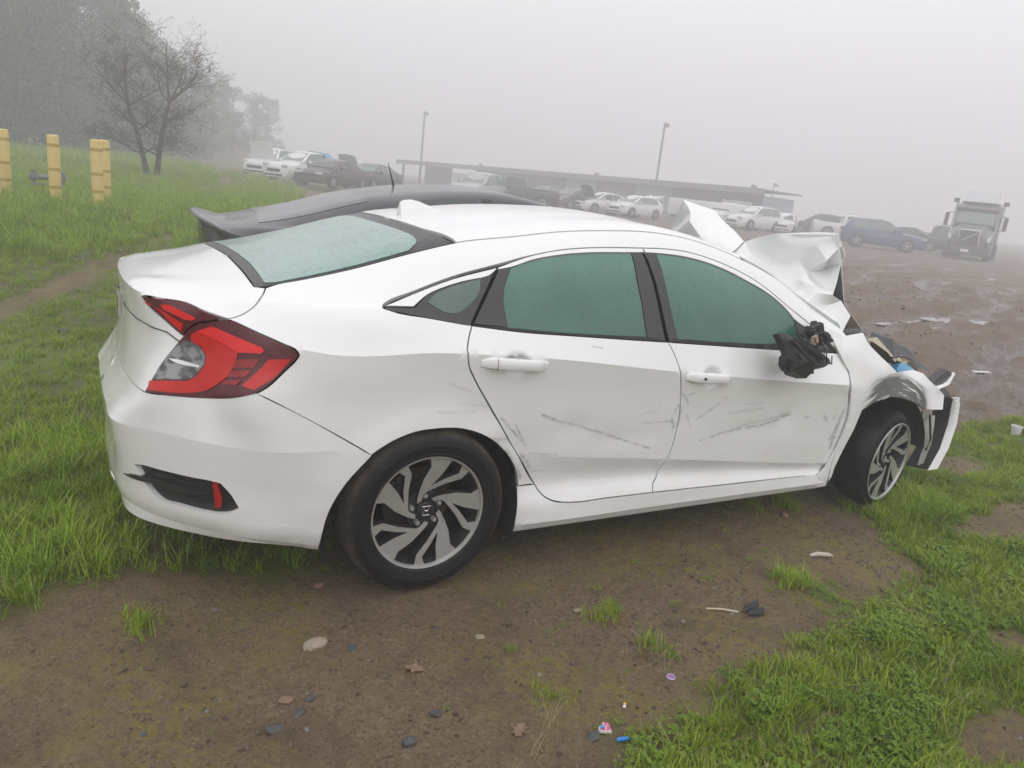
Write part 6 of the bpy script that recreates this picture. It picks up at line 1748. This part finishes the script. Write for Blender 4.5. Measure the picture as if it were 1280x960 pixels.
# ------------------------------------------------------------------ big truck
def truck(loc, head):
    t = thing('semi_truck', 'grey long-nosed highway truck with tall cab facing the camera in the fog', 'truck', loc, rad(head))
    M_T = gloss('truck_grey_paint', (.10, .105, .115), .35)
    M_T2 = simple('truck_roof_white', (.55, .55, .56), .4)
    # hood: tapers to the nose (x forward)
    V = []; F = []
    st = [(0.0, 1.10, .75, 2.05), (.8, 1.08, .70, 1.98), (1.5, 1.02, .66, 1.86), (2.0, .92, .66, 1.72), (2.15, .86, .70, 1.55)]
    for x, w, zb, zt in st:
        V += [(x, -w, zb), (x, -w, zt - .35), (x, -w * .62, zt), (x, w * .62, zt), (x, w, zt - .35), (x, w, zb)]
    for i in range(len(st) - 1):
        for j in range(6): F.append((i * 6 + j, i * 6 + (j + 1) % 6, (i + 1) * 6 + (j + 1) % 6, (i + 1) * 6 + j))
    F.append(tuple(len(st) * 6 - 6 + j for j in range(6)))
    hood_ = MB().add(V, F).build('hood', M_T, t, True)
    MB().box((2.19, 0, 1.22), (.06, 1.05, .88), None, .02).build('grille', M_BLACK, t)
    g = MB()
    for a, b_ in (((-.54, .80), (-.50, 1.64)), ((.54, .80), (.50, 1.64)), ((-.52, 1.66), (.52, 1.66))):
        g.tube([(2.24, a[0], a[1]), (2.24, b_[0], b_[1])], .035, 8)
    g.build('grille_frame', M_CHROME, t, True)
    MB().tube([(2.25, -.42, 1.0), (2.25, .42, 1.55)], .02, 6).build('grille_bar', M_CHROME, t, True)
    MB().box((2.14, 0, .50), (.36, 2.34, .48), None, .08).build('bumper', simple('truck_bumper', (.06, .06, .062), .5), t, True)
    MB().box((2.34, -.05, .52), (.02, .40, .16)).build('number_plate', M_WHT2, t)
    for s_ in (-1, 1):
        MB().prism([(2.02, s_ * .72, 1.12), (1.95, s_ * 1.04, 1.05), (1.72, s_ * 1.12, 1.42), (2.0, s_ * .80, 1.22)], (.04, 0, .03)).build('headlight', M_LAMP, t)
        MB().box((1.35, s_ * 1.10, .82), (1.5, .22, .30), None, .06).build('wheel_guard', M_T, t, True)
        w = MB().lathe([(.28, -.14), (.48, -.15), (.52, -.11), (.52, .11), (.48, .15), (.28, .14)], 32, 'Y', (1.3, s_ * 1.03, .52)).build('wheel', M_TYRE2, t, True)
        MB().lathe([(0, -.16), (.26, -.16), (.29, -.10)] if s_ < 0 else [(.29, .10), (.26, .16), (0, .16)], 24, 'Y', (1.3, s_ * 1.03, .52)).build('rim', M_ALLOY, w)
        for x in (-3.2, -4.4):
            w = MB().lathe([(.28, -.26), (.48, -.27), (.52, -.22), (.52, .22), (.48, .27), (.28, .26)], 28, 'Y', (x, s_ * .93, .52)).build('wheel', M_TYRE2, t, True)
        # mirrors on arms
        MB().box((.30, s_ * 1.52, 2.18), (.10, .22, .78), None, .04).build('door_mirror', M_BLACK, t, True)
        MB().tube([(.05, s_ * 1.16, 2.60), (.25, s_ * 1.50, 2.58)], .02, 6).tube([(.05, s_ * 1.16, 1.80), (.25, s_ * 1.50, 1.82)], .02, 6).build('mirror_arm', M_BLACK, t, True)
        MB().tube([(-.9, s_ * 1.24, 1.0), (-.9, s_ * 1.24, 3.25)], .085, 10).build('exhaust_stack', M_CHROME, t, True)
        MB().lathe([(0, -.12), (.14, -.12), (.16, 0), (.14, .12), (0, .12)], 16, 'Z', (-.7, s_ * 1.30, 3.34)).build('air_intake', M_BLACK, t, True)
    # cab
    V = []; F = []
    st = [(.45, 1.06, 1.95, 2.0), (.12, 1.10, 1.2, 2.78), (-.05, 1.14, 1.0, 3.05), (-.8, 1.16, 1.0, 3.30), (-1.7, 1.18, 1.0, 3.35), (-2.0, 1.18, 1.0, 3.30)]
    for x, w, zb, zt in st:
        V += [(x, -w, zb), (x, -w, zt - .25), (x, -w * .85, zt), (x, w * .85, zt), (x, w, zt - .25), (x, w, zb)]
    for i in range(len(st) - 1):
        for j in range(6): F.append((i * 6 + j, i * 6 + (j + 1) % 6, (i + 1) * 6 + (j + 1) % 6, (i + 1) * 6 + j))
    F.append(tuple(range(6))); F.append(tuple(len(st) * 6 - 6 + j for j in range(6)))
    MB().add(V, F).build('cab', M_T, t, True)
    MB().prism([(.47, -.95, 2.05), (.47, .95, 2.05), (.16, .90, 2.68), (.16, -.90, 2.68)], (.03, 0, .02)).build('windscreen', M_WIN2, t)
    MB().box((.10, 0, 2.86), (.30, 2.2, .16), None, .04).build('sun_visor', M_BLACK, t, True)
    for k in range(5): MB().box((.22, -.72 + .36 * k, 2.98), (.06, .10, .05)).build('marker_light', simple('amber_marker', (.55, .20, .06), .4), t)
    MB().prism([(-.35, -.95, 3.30), (-.35, .95, 3.30), (-1.2, .80, 3.92), (-1.95, .80, 3.95), (-1.95, -.80, 3.95), (-1.2, -.80, 3.92)], (0, 0, .04)).build('roof_cap', M_T2, t)
    MB().prism([(-.42, -.95, 3.10), (-.42, .95, 3.10), (-1.2, .82, 3.90), (-1.2, -.82, 3.90)], (-.7, 0, -.02)).build('roof_fairing', M_T, t)
    MB().box((-3.4, 0, .95), (3.4, .9, .25)).build('chassis', M_BLACK, t)
truck((45.6, 24.2, .0), 30.5 + 180 - 4)
# ------------------------------------------------------------------ bollards and valve on the bank
M_BOL = simple('faded_yellow_sleeve', (.66, .49, .17), .5, var=.08, scale=4)
M_BAND = simple('ochre_reflective_band', (.42, .29, .045), .35, var=.1)
def bollard(x, y, label, lean=0):
    z = tz(x, y) - .05
    b = thing('bollard', label, 'bollard', (x, y, z), 0, 'yellow bollards on the grass bank')
    h = 1.43 - z
    MB().lathe([(.083, 0), (.083, h - .035), (.078, h - .012), (.060, h), (0, h + .004)], 28, 'Z').build('sleeve', M_BOL, b, True)
    for k in (.27, .52, .86):
        MB().lathe([(.0845, -.022), (.0865, -.022), (.0865, .022), (.0845, .022)], 28, 'Z', (0, 0, h * k)).build('band', M_BAND, b, True)
    b.rotation_euler = (0, lean, 0)
bollard(-2.0, 10.6, 'yellow bollard cut off by the left edge of the picture', 0)
bollard(-1.90, 11.5, 'yellow bollard standing just right of the one cut off by the left edge', -.01)
bollard(-1.22, 10.73, 'lone yellow bollard in front of the grey valve pipes', -.015)
bollard(-.66, 10.5, 'nearer of the two yellow bollards that overlap', -.012)
bollard(-.50, 11.75, 'farther of the two yellow bollards that overlap', -.012)
M_PIPE = simple('weathered_grey_pipe', (.16, .165, .17), .6, var=.4, scale=14)
v = thing('valve_assembly', 'grey valve pipes standing in the grass behind the lone yellow bollard', 'valve', (-1.34, 12.9, tz(-1.34, 12.9)))
for sx in (-.22, .20):
    MB().tube([(sx, 0, -.05), (sx, 0, .30)], .035, 10).build('riser_pipe', M_PIPE, v, True)
    MB().lathe([(0, -.012), (.06, -.012), (.06, .012), (0, .012)], 16, 'Z', (sx, 0, .36)).build('hand_wheel', M_PIPE, v, True)
    MB().box((sx, 0, .27), (.14, .12, .13), None, .03).build('valve_body', M_PIPE, v, True)
MB().tube([(-.22, 0, .26), (.20, 0, .26)], .045, 10).build('cross_pipe', M_PIPE, v, True)
MB().tube([(-.22, .0, .14), (.20, 0, .14)], .03, 10).build('cross_pipe', M_PIPE, v, True)

# ------------------------------------------------------------------ trees
M_BARK = simple('grey_brown_bark', (.060, .050, .044), .9, var=.35, scale=9, bump=.4)
M_TWIG = simple('brown_twig', (.075, .058, .048), .9, var=.3, scale=9)
M_DEADLEAF = leaf_mat('withered_leaf', (.10, .070, .045), (.14, .10, .06), (.075, .065, .04), .2)
def near_tree():
    r = random.Random(12)
    t = thing('bare_tree', 'nearly bare twin-stemmed tree on the bank behind the yellow bollards', 'tree', (1.10, 22.6, tz(1.1, 22.6) - .05))
    t.scale = (1.28, 1.28, 1.28)
    tw = MB(); lv = []; lf = []
    def leafs(p, n):
        for _ in range(n):
            q = p + Vector((r.gauss(0, .035), r.gauss(0, .035), r.gauss(0, .035)))
            a = Vector((r.gauss(0, 1), r.gauss(0, 1), r.gauss(0, 1))).normalized() * r.uniform(.012, .026)
            b_ = Vector((r.gauss(0, 1), r.gauss(0, 1), r.gauss(0, 1))).normalized() * r.uniform(.008, .016)
            i = len(lv); lv.extend([q - a, q + b_, q + a, q - b_]); lf.append((i, i + 1, i + 2, i + 3))
    def grow(mb, p, d, L, rad_, lvl):
        n = 5; pts = [p.copy()]; rs = [rad_]
        for k in range(n):
            d = (d + Vector((r.gauss(0, .14), r.gauss(0, .14), r.gauss(.03, .10)))).normalized()
            p = p + d * L / n
            pts.append(p.copy()); rs.append(max(.0022, rad_ * (1 - .62 * (k + 1) / n)))
            if lvl < 4 and k >= (1 if lvl > 0 else 2):
                m = {0: 2, 1: 2, 2: 1 + (r.random() < .55), 3: 1}[lvl]
                for _ in range(m):
                    ax = Vector((r.gauss(0, 1), r.gauss(0, .8), r.gauss(0, .35)))
                    nd = (d * .75 + ax.normalized() * .85).normalized()
                    grow(tw, p.copy(), nd, L * r.uniform(.42, .66), max(.003, rs[-1] * .55), lvl + 1)
            elif lvl >= 3:
                if r.random() < .3: leafs(p, 1)
        (mb if lvl == 0 else tw).tube(pts, rs, 8 if lvl == 0 else (5 if lvl < 3 else 3), False)
    # two stems
    for stem in ([(-.02, 0, 0), (-.14, .02, .55), (-.26, 0, 1.05), (-.42, .0, 1.55)], [(.14, 0, 0), (.20, .0, .55), (.26, .02, 1.0), (.42, 0, 1.75)]):
        tm = MB(); tm.tube(stem, [.075, .058, .05, .036], 10, False)
        tm.build('trunk', M_BARK, t, True)
        for k, q in enumerate(stem[1:]):
            q = Vector(q)
            nb = (2, 3, 4)[k]
            for j in range(nb):
                side = -1 if stem[0][0] < 0 else 1
                a = r.uniform(0, 2 * PI)
                d = Vector((math.cos(a) * .95 + side * .18, math.sin(a) * .6, (.28, .45, .85)[k])).normalized()
                grow(tw, q.copy(), d, (.85, .95, .95)[k] * r.uniform(.8, 1.15), (.022, .024, .026)[k], 1)
        q = Vector(stem[-1]); grow(tw, q, Vector((side * .12, 0, 1)).normalized(), 1.30 if side > 0 else 1.10, .034, 1)
    o = tw.build('branches', M_TWIG, t, True)
    o = link_mesh('crown', lv, lf, M_DEADLEAF, t)
    o['kind'] = 'stuff'
near_tree()

M_FOL = leaf_mat('dark_foliage', (.030, .045, .020), (.055, .070, .032), (.075, .070, .040), .2)
def tree_proto(seed, H, Rr):
    r = random.Random(seed); g = np.random.default_rng(seed)
    tr = MB()
    tr.tube([(0, 0, 0), (.1, 0, H * .3), (-.05, .1, H * .6), (.05, 0, H * .9)], [.22, .17, .11, .03], 8, False)
    cl = []
    for _ in range(62):
        u = r.uniform(.06, 1.0); a = r.uniform(0, 2 * PI)
        rr = Rr * (1 - .75 * max(0, u - .25) ** 1.5) * r.uniform(.35, 1.0)
        c = Vector((rr * math.cos(a), rr * math.sin(a), H * u)); cl.append((c, r.uniform(.6, 1.3)))
        tr.tube([(0, 0, H * max(.15, u - .18)), tuple(c * .6 + Vector((0, 0, H * u * .38))), tuple(c)], [.05, .035, .012], 4, False)
    V = []; F = []
    for c, s_ in cl:
        n = 95
        P = g.normal(0, 1, (n, 3)); P = P / np.linalg.norm(P, axis=1, keepdims=True) * (g.random((n, 1)) ** .4) * s_
        P[:, 2] *= .75; P += np.array(c)
        A = g.normal(0, 1, (n, 3)); A = A / np.linalg.norm(A, axis=1, keepdims=True) * .13
        Bq = g.normal(0, 1, (n, 3)); Bq = Bq / np.linalg.norm(Bq, axis=1, keepdims=True) * .09
        for k in range(n):
            i = len(V); V += [tuple(P[k] - A[k]), tuple(P[k] + Bq[k]), tuple(P[k] + A[k]), tuple(P[k] - Bq[k])]; F.append((i, i + 1, i + 2, i + 3))
    return tr, V, F
TREES = [(-9.5, 40, 9.5, 0), (-6.7, 41.4, 10.5, 1), (-4.6, 43.5, 10.5, 2), (-2.9, 42.2, 9.6, 0), (-1.9, 47.5, 10.2, 1), (-.4, 51.5, 10.3, 2), (1.3, 54.7, 10.0, 0), (2.9, 58.6, 8.8, 1), (4.9, 61.5, 7.6, 2), (6.4, 65, 6.9, 0), (8.2, 66.5, 6.2, 1), (11.6, 80, 6.6, 2), (15.6, 92, 7.0, 0), (20.4, 104, 7.2, 1), (-6, 55, 12, 2), (-1, 66, 13, 0), (4, 76, 11.5, 1), (-12, 50, 12, 1), (-8.2, 43.5, 11, 2), (-3.6, 48, 11.5, 1), (-.2, 57, 11, 0), (2.2, 63, 10, 2), (5.6, 69, 8.2, 1), (10.0, 82, 7.2, 0), (13.6, 92, 7.8, 2), (24.5, 116, 7.0, 0)]
TL = ['at the far left edge of the misty wood', 'second in from the left of the misty wood', 'third in from the left of the misty wood', 'above the leftmost yellow bollards', 'above the lone yellow bollard', 'just left of the bare tree', 'directly behind the bare tree', 'behind the right stem of the bare tree', 'just right of the bare tree', 'two crowns right of the bare tree', 'three crowns right of the bare tree', 'third from the right end of the wood', 'second from the right end of the wood', 'at the right end of the misty wood', 'in the back row at the left', 'in the back row above the lone bollard', 'in the back row behind the bare tree', 'in the back row, farthest left', 'in the second row near the left edge', 'in the second row above the pair of bollards', 'in the second row left of the bare tree', 'in the second row behind the bare tree', 'in the second row right of the bare tree', 'in the second row, third from its right end', 'in the second row, second from its right end', 'smallest and farthest right, almost lost in the fog']
TP = []
for k, (H, R_) in enumerate(((10, 3.6), (10, 3.2), (10, 4.0))): 
    tr, V, F = tree_proto(40 + k, H, R_)
    TP.append((tr, V, F, None, None))
tmesh = {}
for i, (x, y, H, k) in enumerate(TREES):
    t = thing('wood_tree', 'dark leafy tree fading into fog, ' + TL[i], 'tree', (x, y, tz(x, y) - .1), i * 1.7, 'trees of the misty wood')
    if k not in tmesh:
        tr, V, F = TP[k][:3]
        a = tr.build('trunk', M_BARK, t, True)
        b_ = link_mesh('crown', V, F, M_FOL, t); b_['kind'] = 'stuff'
        tmesh[k] = (a, b_)
    else:
        for q in tmesh[k]:
            c_ = q.copy(); COL.objects.link(c_); c_.parent = t
    s_ = H / 10.0
    t.scale = (s_, s_, s_)

# ------------------------------------------------------------------ long open shed and lamp poles
M_ROOF = simple('grey_metal_roof', (.19, .185, .19), .5, var=.1, scale=2)
M_WALL = simple('dark_shed_wall', (.115, .112, .115), .7, var=.15, scale=1.5)
M_PANEL = simple('pale_blue_wall_panel', (.32, .36, .42), .6, var=.08, scale=2)
M_WPANEL = simple('white_wall_panel', (.66, .66, .66), .5, var=.06, scale=2)
def shed():
    A = Vector((33.96, 85.02, 0)); Bq = Vector((47.67, 42.65, 0))
    d = (Bq - A); L = d.length; ang = math.atan2(d.y, d.x)
    s = thing('long_shed', 'long low grey shed with flat overhanging roof standing across the foggy lot', 'building', tuple(A), ang)
    # local x runs from the far end to the near end, local y>0 points away from the lot
    za, zb = 2.45, 3.05
    zt = lambda x: za + (zb - za) * x / L
    def slab(x0, x1, y0, y1, t0, t1):
        return [(x0, y0, zt(x0) + t0), (x1, y0, zt(x1) + t0), (x1, y1, zt(x1) + t0), (x0, y1, zt(x0) + t0), (x0, y0, zt(x0) + t1), (x1, y0, zt(x1) + t1), (x1, y1, zt(x1) + t1), (x0, y1, zt(x0) + t1)]
    BF = [(0, 3, 2, 1), (4, 5, 6, 7), (0, 1, 5, 4), (2, 3, 7, 6), (1, 2, 6, 5), (0, 4, 7, 3)]
    MB().add(slab(-.6, L + .4, -1.2, 6, -.12, 0), BF).build('roof', M_ROOF, s)
    MB().add(slab(-.6, L + .4, -1.26, -1.203, -.42, .05), BF).build('fascia', simple('roof_fascia', (.24, .24, .245), .5), s)
    n = 11
    for i in range(n + 1):
        x = L * i / n
        MB().box((x, -.6, (zt(x) - .12) / 2), (.22, .22, zt(x) - .12)).build('post', M_WALL, s)
    for i in range(n):
        x0 = L * i / n + .14; x1 = L * (i + 1) / n - .14
        if i == 0: continue                      # open bays, fog shows through
        if i == 2:
            MB().box(((x0 + x1) / 2, -.5, .9), (x1 - x0, .15, 1.6)).build('wall_panel', M_WPANEL, s); continue
        h = zt(x0) - .14
        MB().box(((x0 + x1) / 2, -.55, h / 2), (x1 - x0, .15, h)).build('wall_panel', M_PANEL if i in (6, 8) else M_WALL, s)
        if i in (4, 7, 10): MB().box(((x0 + x1) / 2, -.66, 1.0), ((x1 - x0) * .7, .06, 1.95)).build('roller_door', M_WPANEL if i == 10 else M_ROOF, s)
    MB().box((L * .60, 5.8, 1.1), (L * .78, .15, 2.2)).build('back_wall', M_WALL, s)
    MB().box((L - .1, 2.6, 1.3), (.15, 6.2, 2.5)).build('end_wall', M_PANEL, s)
    for k, x in enumerate((L * .18, L * .55, L * .93)):
        MB().lathe([(.25, 0), (.25, .35), (.32, .40), (0, .5)], 12, 'Z', (x, 4, zt(x))).build('roof_vent', M_ROOF, s)
    # white trailer parked before it
shed()
def trailer(loc, head):
    t = thing('cargo_trailer', 'low white cargo trailer before the right end of the shed', 'trailer', loc, rad(head))
    MB().box((0, 0, 1.02), (6.2, 2.2, 1.25), None, .06).build('box', M_WHT2, t, True)
    MB().box((0, 0, .36), (6.0, 1.6, .12)).build('chassis', M_BLACK, t)
    for x in (-.5, .5):
        for s_ in (-1, 1):
            MB().lathe([(0, -.1), (.32, -.1), (.34, 0), (.32, .1), (0, .1)], 20, 'Y', (x, s_ * 1.0, .34)).build('wheel', M_TYRE2, t, True)
    MB().tube([(3.1, 0, .45), (4.2, 0, .45)], .06, 8).build('drawbar', M_BLACK, t)
trailer((40.9, 41.4, tz(40.9, 41.4)), 104)
M_POLE = simple('galvanised_pole', (.13, .13, .135), .5)
def pole(x, y, h, label, r0=.11, head=True):
    p = thing('lamp_pole', label, 'lamp pole', (x, y, tz(x, y) - .1), 0, 'lamp poles round the shed')
    MB().tube([(0, 0, 0), (0, 0, h)], [r0, r0 * .65], 10).build('mast', M_POLE, p, True)
    if head:
        MB().box((.10, -.12, h + .05), (.55, .30, .34), Matrix.Rotation(.25, 3, 'Y'), .05).build('floodlight', M_POLE, p, True)
pole(36.11, 86.3, 8.1, 'tall floodlight pole rising behind the left end of the shed', .16)
pole(48.87, 57.91, 8.3, 'tall floodlight pole rising behind the middle of the shed', .15)
pole(72.2, 64.7, 4.5, 'short faint lamp pole beyond the right end of the shed', .10)
pole(-.93, 30.7, 2.2, 'thin pale pole in front of the misty wood', .02, False)

# ------------------------------------------------------------------ litter on the mud
def rock(x, y, s, label, mat, flat=.6, seed=0, yaw=0, el=1.4, name='stone'):
    r = random.Random(seed)
    bm = bmesh.new(); bmesh.ops.create_icosphere(bm, subdivisions=1 if mat is M_SL else 2, radius=1)
    for v in bm.verts:
        k = 1 + .6 * (vnoise(np.array([v.co.x * 1.6 + seed * 3.3 + v.co.z]), np.array([v.co.y * 1.6 - v.co.z]), seed)[0] - .5)
        v.co = Vector((v.co.x * s * el * k, v.co.y * s * k, v.co.z * s * flat * k))
    me = bpy.data.meshes.new(name); bm.to_mesh(me); bm.free(); me.materials.append(mat)
    me.polygons.foreach_set('use_smooth', np.full(len(me.polygons), mat is not M_SL))
    try: me.set_sharp_from_angle(angle=rad(18))
    except Exception: pass
    o = bpy.data.objects.new(name, me); COL.objects.link(o)
    o.location = (x, y, tz(x, y) + s * flat * .25); o.rotation_euler = (r.uniform(-.2, .2), r.uniform(-.2, .2), yaw)
    tag(o, label, 'stone', 'stones lying on the mud')
M_TAN = simple('tan_stone', (.30, .25, .19), .75, var=.25, scale=20, bump=.3)
M_RUST = simple('reddish_stone', (.22, .13, .095), .75, var=.25, scale=20, bump=.3)
M_SL = simple('dark_slate_stone', (.068, .067, .066), .6, var=.3, scale=14, bump=.3)
rock(-.459, -1.090, .030, 'largest pale tan stone on the bare mud left of the rear wheel', M_TAN, .62, 1, .4)
rock(-.352, -1.145, .016, 'dark slate chip just right of the pale tan stone', M_SL, .35, 2, .2)
rock(-.539, -1.333, .017, 'grey slate lump above the elongated slate chip', M_SL, .6, 3, .8, 1.2)
rock(-.587, -1.385, .017, 'elongated grey slate chip below the slate lump', M_SL, .45, 4, .9, 1.7)
rock(-.66, -1.42, .022, 'broken grey stone at the lower left of the slate chips', M_SL, .4, 5, .1, 1.5)
rock(-.605, -1.318, .016, 'half-buried reddish stone left of the slate lump', M_RUST, .3, 6, .2, 1.5)
rock(-.341, -1.615, .021, 'blocky black stone at the bottom of the picture', M_SL, .75, 7, .2, 1.1)
rock(-.225, -1.53, .018, 'rounded dark stone beside the blocky black stone', M_SL, .4, 8, .5, 1.2)
rock(.163, -1.790, .022, 'smooth dark pebble touching the pink and blue heart lid', M_SL, .5, 9, .5, 1.3)
rock(2.087, -.778, .018, 'round brown clod lying under the middle of the front door', M_RUST, .85, 10, 0, 1.0)
rock(-.342, -.725, .016, 'small reddish stone left of the rear tyre', M_RUST, .6, 11, .5)
rock(.072, -1.233, .015, 'half-sunk brown stone right below the rear wheel', M_TAN, .4, 12, .3)
rock(.50, -1.20, .012, 'flat pale pebble below the rear door', M_TAN, .4, 13, .3)
rock(-1.152, 3.543, .05, 'grey stone on the grass left of the white car', M_SL, .6, 14, .3, 1.2)
def bit(name, label, cat, x, y, z, build, rz=0):
    t = thing(name, label, cat, (x, y, tz(x, y) + z), rz)
    build(t); return t
M_PINK = simple('pink_plastic', (.62, .07, .22), .3)
M_BLUEP = simple('bright_blue_plastic', (.02, .20, .55), .3)
M_LB = simple('light_blue_print', (.08, .35, .62), .35)
M_WP = simple('white_plastic', (.75, .74, .76), .35)
M_YP = simple('yellow_plastic', (.70, .48, .06), .4)
M_PUR = simple('purple_plastic', (.28, .13, .34), .4)
def heart(sc, n=36):
    P = []
    for k in range(n):
        t = 2 * PI * k / n
        P.append((sc * .0625 * 16 * math.sin(t) ** 3, sc * .0625 * (13 * math.cos(t) - 5 * math.cos(2 * t) - 2 * math.cos(3 * t) - math.cos(4 * t))))
    return P
def heart_lid(t):
    H = heart(.021)
    MB().prism([(x, y, 0) for x, y in H], (0, 0, .010)).build('lid_rim', M_WP, t)
    H2 = heart(.0185)
    MB().prism([(x, y, .0102) for x, y in H2], (0, 0, .0015)).build('pink_face', M_PINK, t)
    up = [(x, y) for x, y in H2 if y > -.001]
    top = [(-.0165, .001)] + sorted([q for q in up if q[0] < .003], key=lambda q: q[0]) + [(.003, .001)]
    MB().prism([(x * .95, y * .95, .0119) for x, y in top], (0, 0, .0008)).build('blue_face', M_LB, t)
    for k, a in enumerate((-.004, .004)):
        MB().box((0, a, .0130), (.026, .0018, .0006), Matrix.Rotation(.4 + .4 * k, 3, 'Z')).build('white_print', M_WP, t)
bit('heart_lid', 'small pink and blue heart-shaped plastic lid lying on the mud', 'litter', .213, -1.775, .004, heart_lid, 2.6 - PI / 2 - .6)
bit('blue_stick', 'short bright blue plastic piece beside the heart lid', 'litter', .232, -1.838, .008, lambda t: MB().tube([(-.020, 0, 0), (-.014, 0, .002), (.014, .002, .001), (.021, .003, 0)], [.004, .007, .0065, .003], 10).build('body', M_BLUEP, t, True), -.25)
bit('candy_piece', 'tiny white and yellow plastic piece on the mud', 'litter', .338, -1.708, .006, lambda t: (MB().box((-.005, 0, 0), (.011, .009, .006), None, .002).build('white_half', M_WP, t, True), MB().box((.006, .003, .001), (.007, .010, .006), None, .002).build('yellow_half', M_YP, t, True)), .5)
bit('purple_cap', 'small purple plastic disc half sunk in the mud', 'litter', .553, -1.668, .003, lambda t: (MB().lathe([(0, .001), (.010, .002), (.0135, .004), (.0145, 0)], 20, 'Z').build('disc', M_PUR, t, True), MB().lathe([(.0130, .002), (.0142, .005), (.0150, .002)], 20, 'Z').build('rim', M_WP, t, True)))
def shards(t):
    MB().prism([(-.055, -.015, .002), (.012, -.045, .004), (.050, -.020, .008), (-.012, .006, .006)], (0, 0, .004)).build('shard', M_BLACK, t)
    MB().prism([(-.045, .006, .005), (.030, -.006, .014), (.062, .014, .018), (-.012, .030, .012)], (0, 0, .004)).build('shard', M_BLACK, t)
bit('plastic_shards', 'flat black plastic shards lying on the mud below the front door', 'litter', 1.163, -1.44, .004, shards, .2)
bit('pale_twig', 'short straight pale twig lying left of the black shards', 'twig', 1.042, -1.398, .006, lambda t: MB().tube([(-.055, .03, 0), (0, 0, .004), (.05, -.035, .002)], [.0035, .004, .0045], 7).build('wood', simple('bleached_wood', (.50, .42, .32), .7), t, True), 0)
bit('white_scrap', 'curled pale plastic scrap on the mud beneath the front door', 'litter', 1.847, -1.202, .006, lambda t: MB().tube([(-.05, .02, 0), (-.01, .01, .006), (.03, -.015, .008), (.055, -.02, .002)], [.006, .011, .010, .004], 8).build('scrap', simple('cream_scrap', (.50, .46, .38), .5), t, True), 0)
bit('white_card', 'white plastic scrap on the rutted mud beyond the wreck', 'litter', 8.2, 1.70, .03, lambda t: MB().box((0, 0, 0), (.26, .05, .012), None, .004).build('scrap', M_WP, t), -.2)
bit('white_cup', 'crushed white cup at the right edge of the picture', 'litter', 5.30, -.22, .03, lambda t: MB().lathe([(.0, 0), (.03, .0), (.042, .07), (.038, .07)], 16, 'Z').build('cup', M_WP, t, True), 0)
bit('bank_scrap', 'white scrap lying in the grass of the bank', 'litter', 2.05, 10.9, .05, lambda t: MB().box((0, 0, 0), (.28, .12, .02), None, .006).build('scrap', M_WP, t), .3)
def oak_leaf(t):
    out = [(0, -.03), (.008, -.018), (.020, -.016), (.012, -.004), (.024, .004), (.012, .012), (.016, .026), (.004, .024), (0, .036), (-.006, .024), (-.018, .026), (-.012, .012), (-.024, .004), (-.012, -.004), (-.020, -.016), (-.007, -.018)]
    V = [(x, y, .004 + .004 * math.sin(k * 1.9) + .10 * abs(x)) for k, (x, y) in enumerate(out)]
    MB().prism(V, (0, 0, .0008)).build('blade', simple('dry_oak_leaf', (.21, .14, .095), .8), t)
bit('oak_leaf', 'dry brown oak leaf curled on the mud below the rear wheel', 'leaf', -.205, -1.325, .003, oak_leaf, .9)
bit('oak_leaf', 'dry brown oak leaf at the bottom edge of the picture', 'leaf', -.03, -1.69, .003, oak_leaf, 2.2)
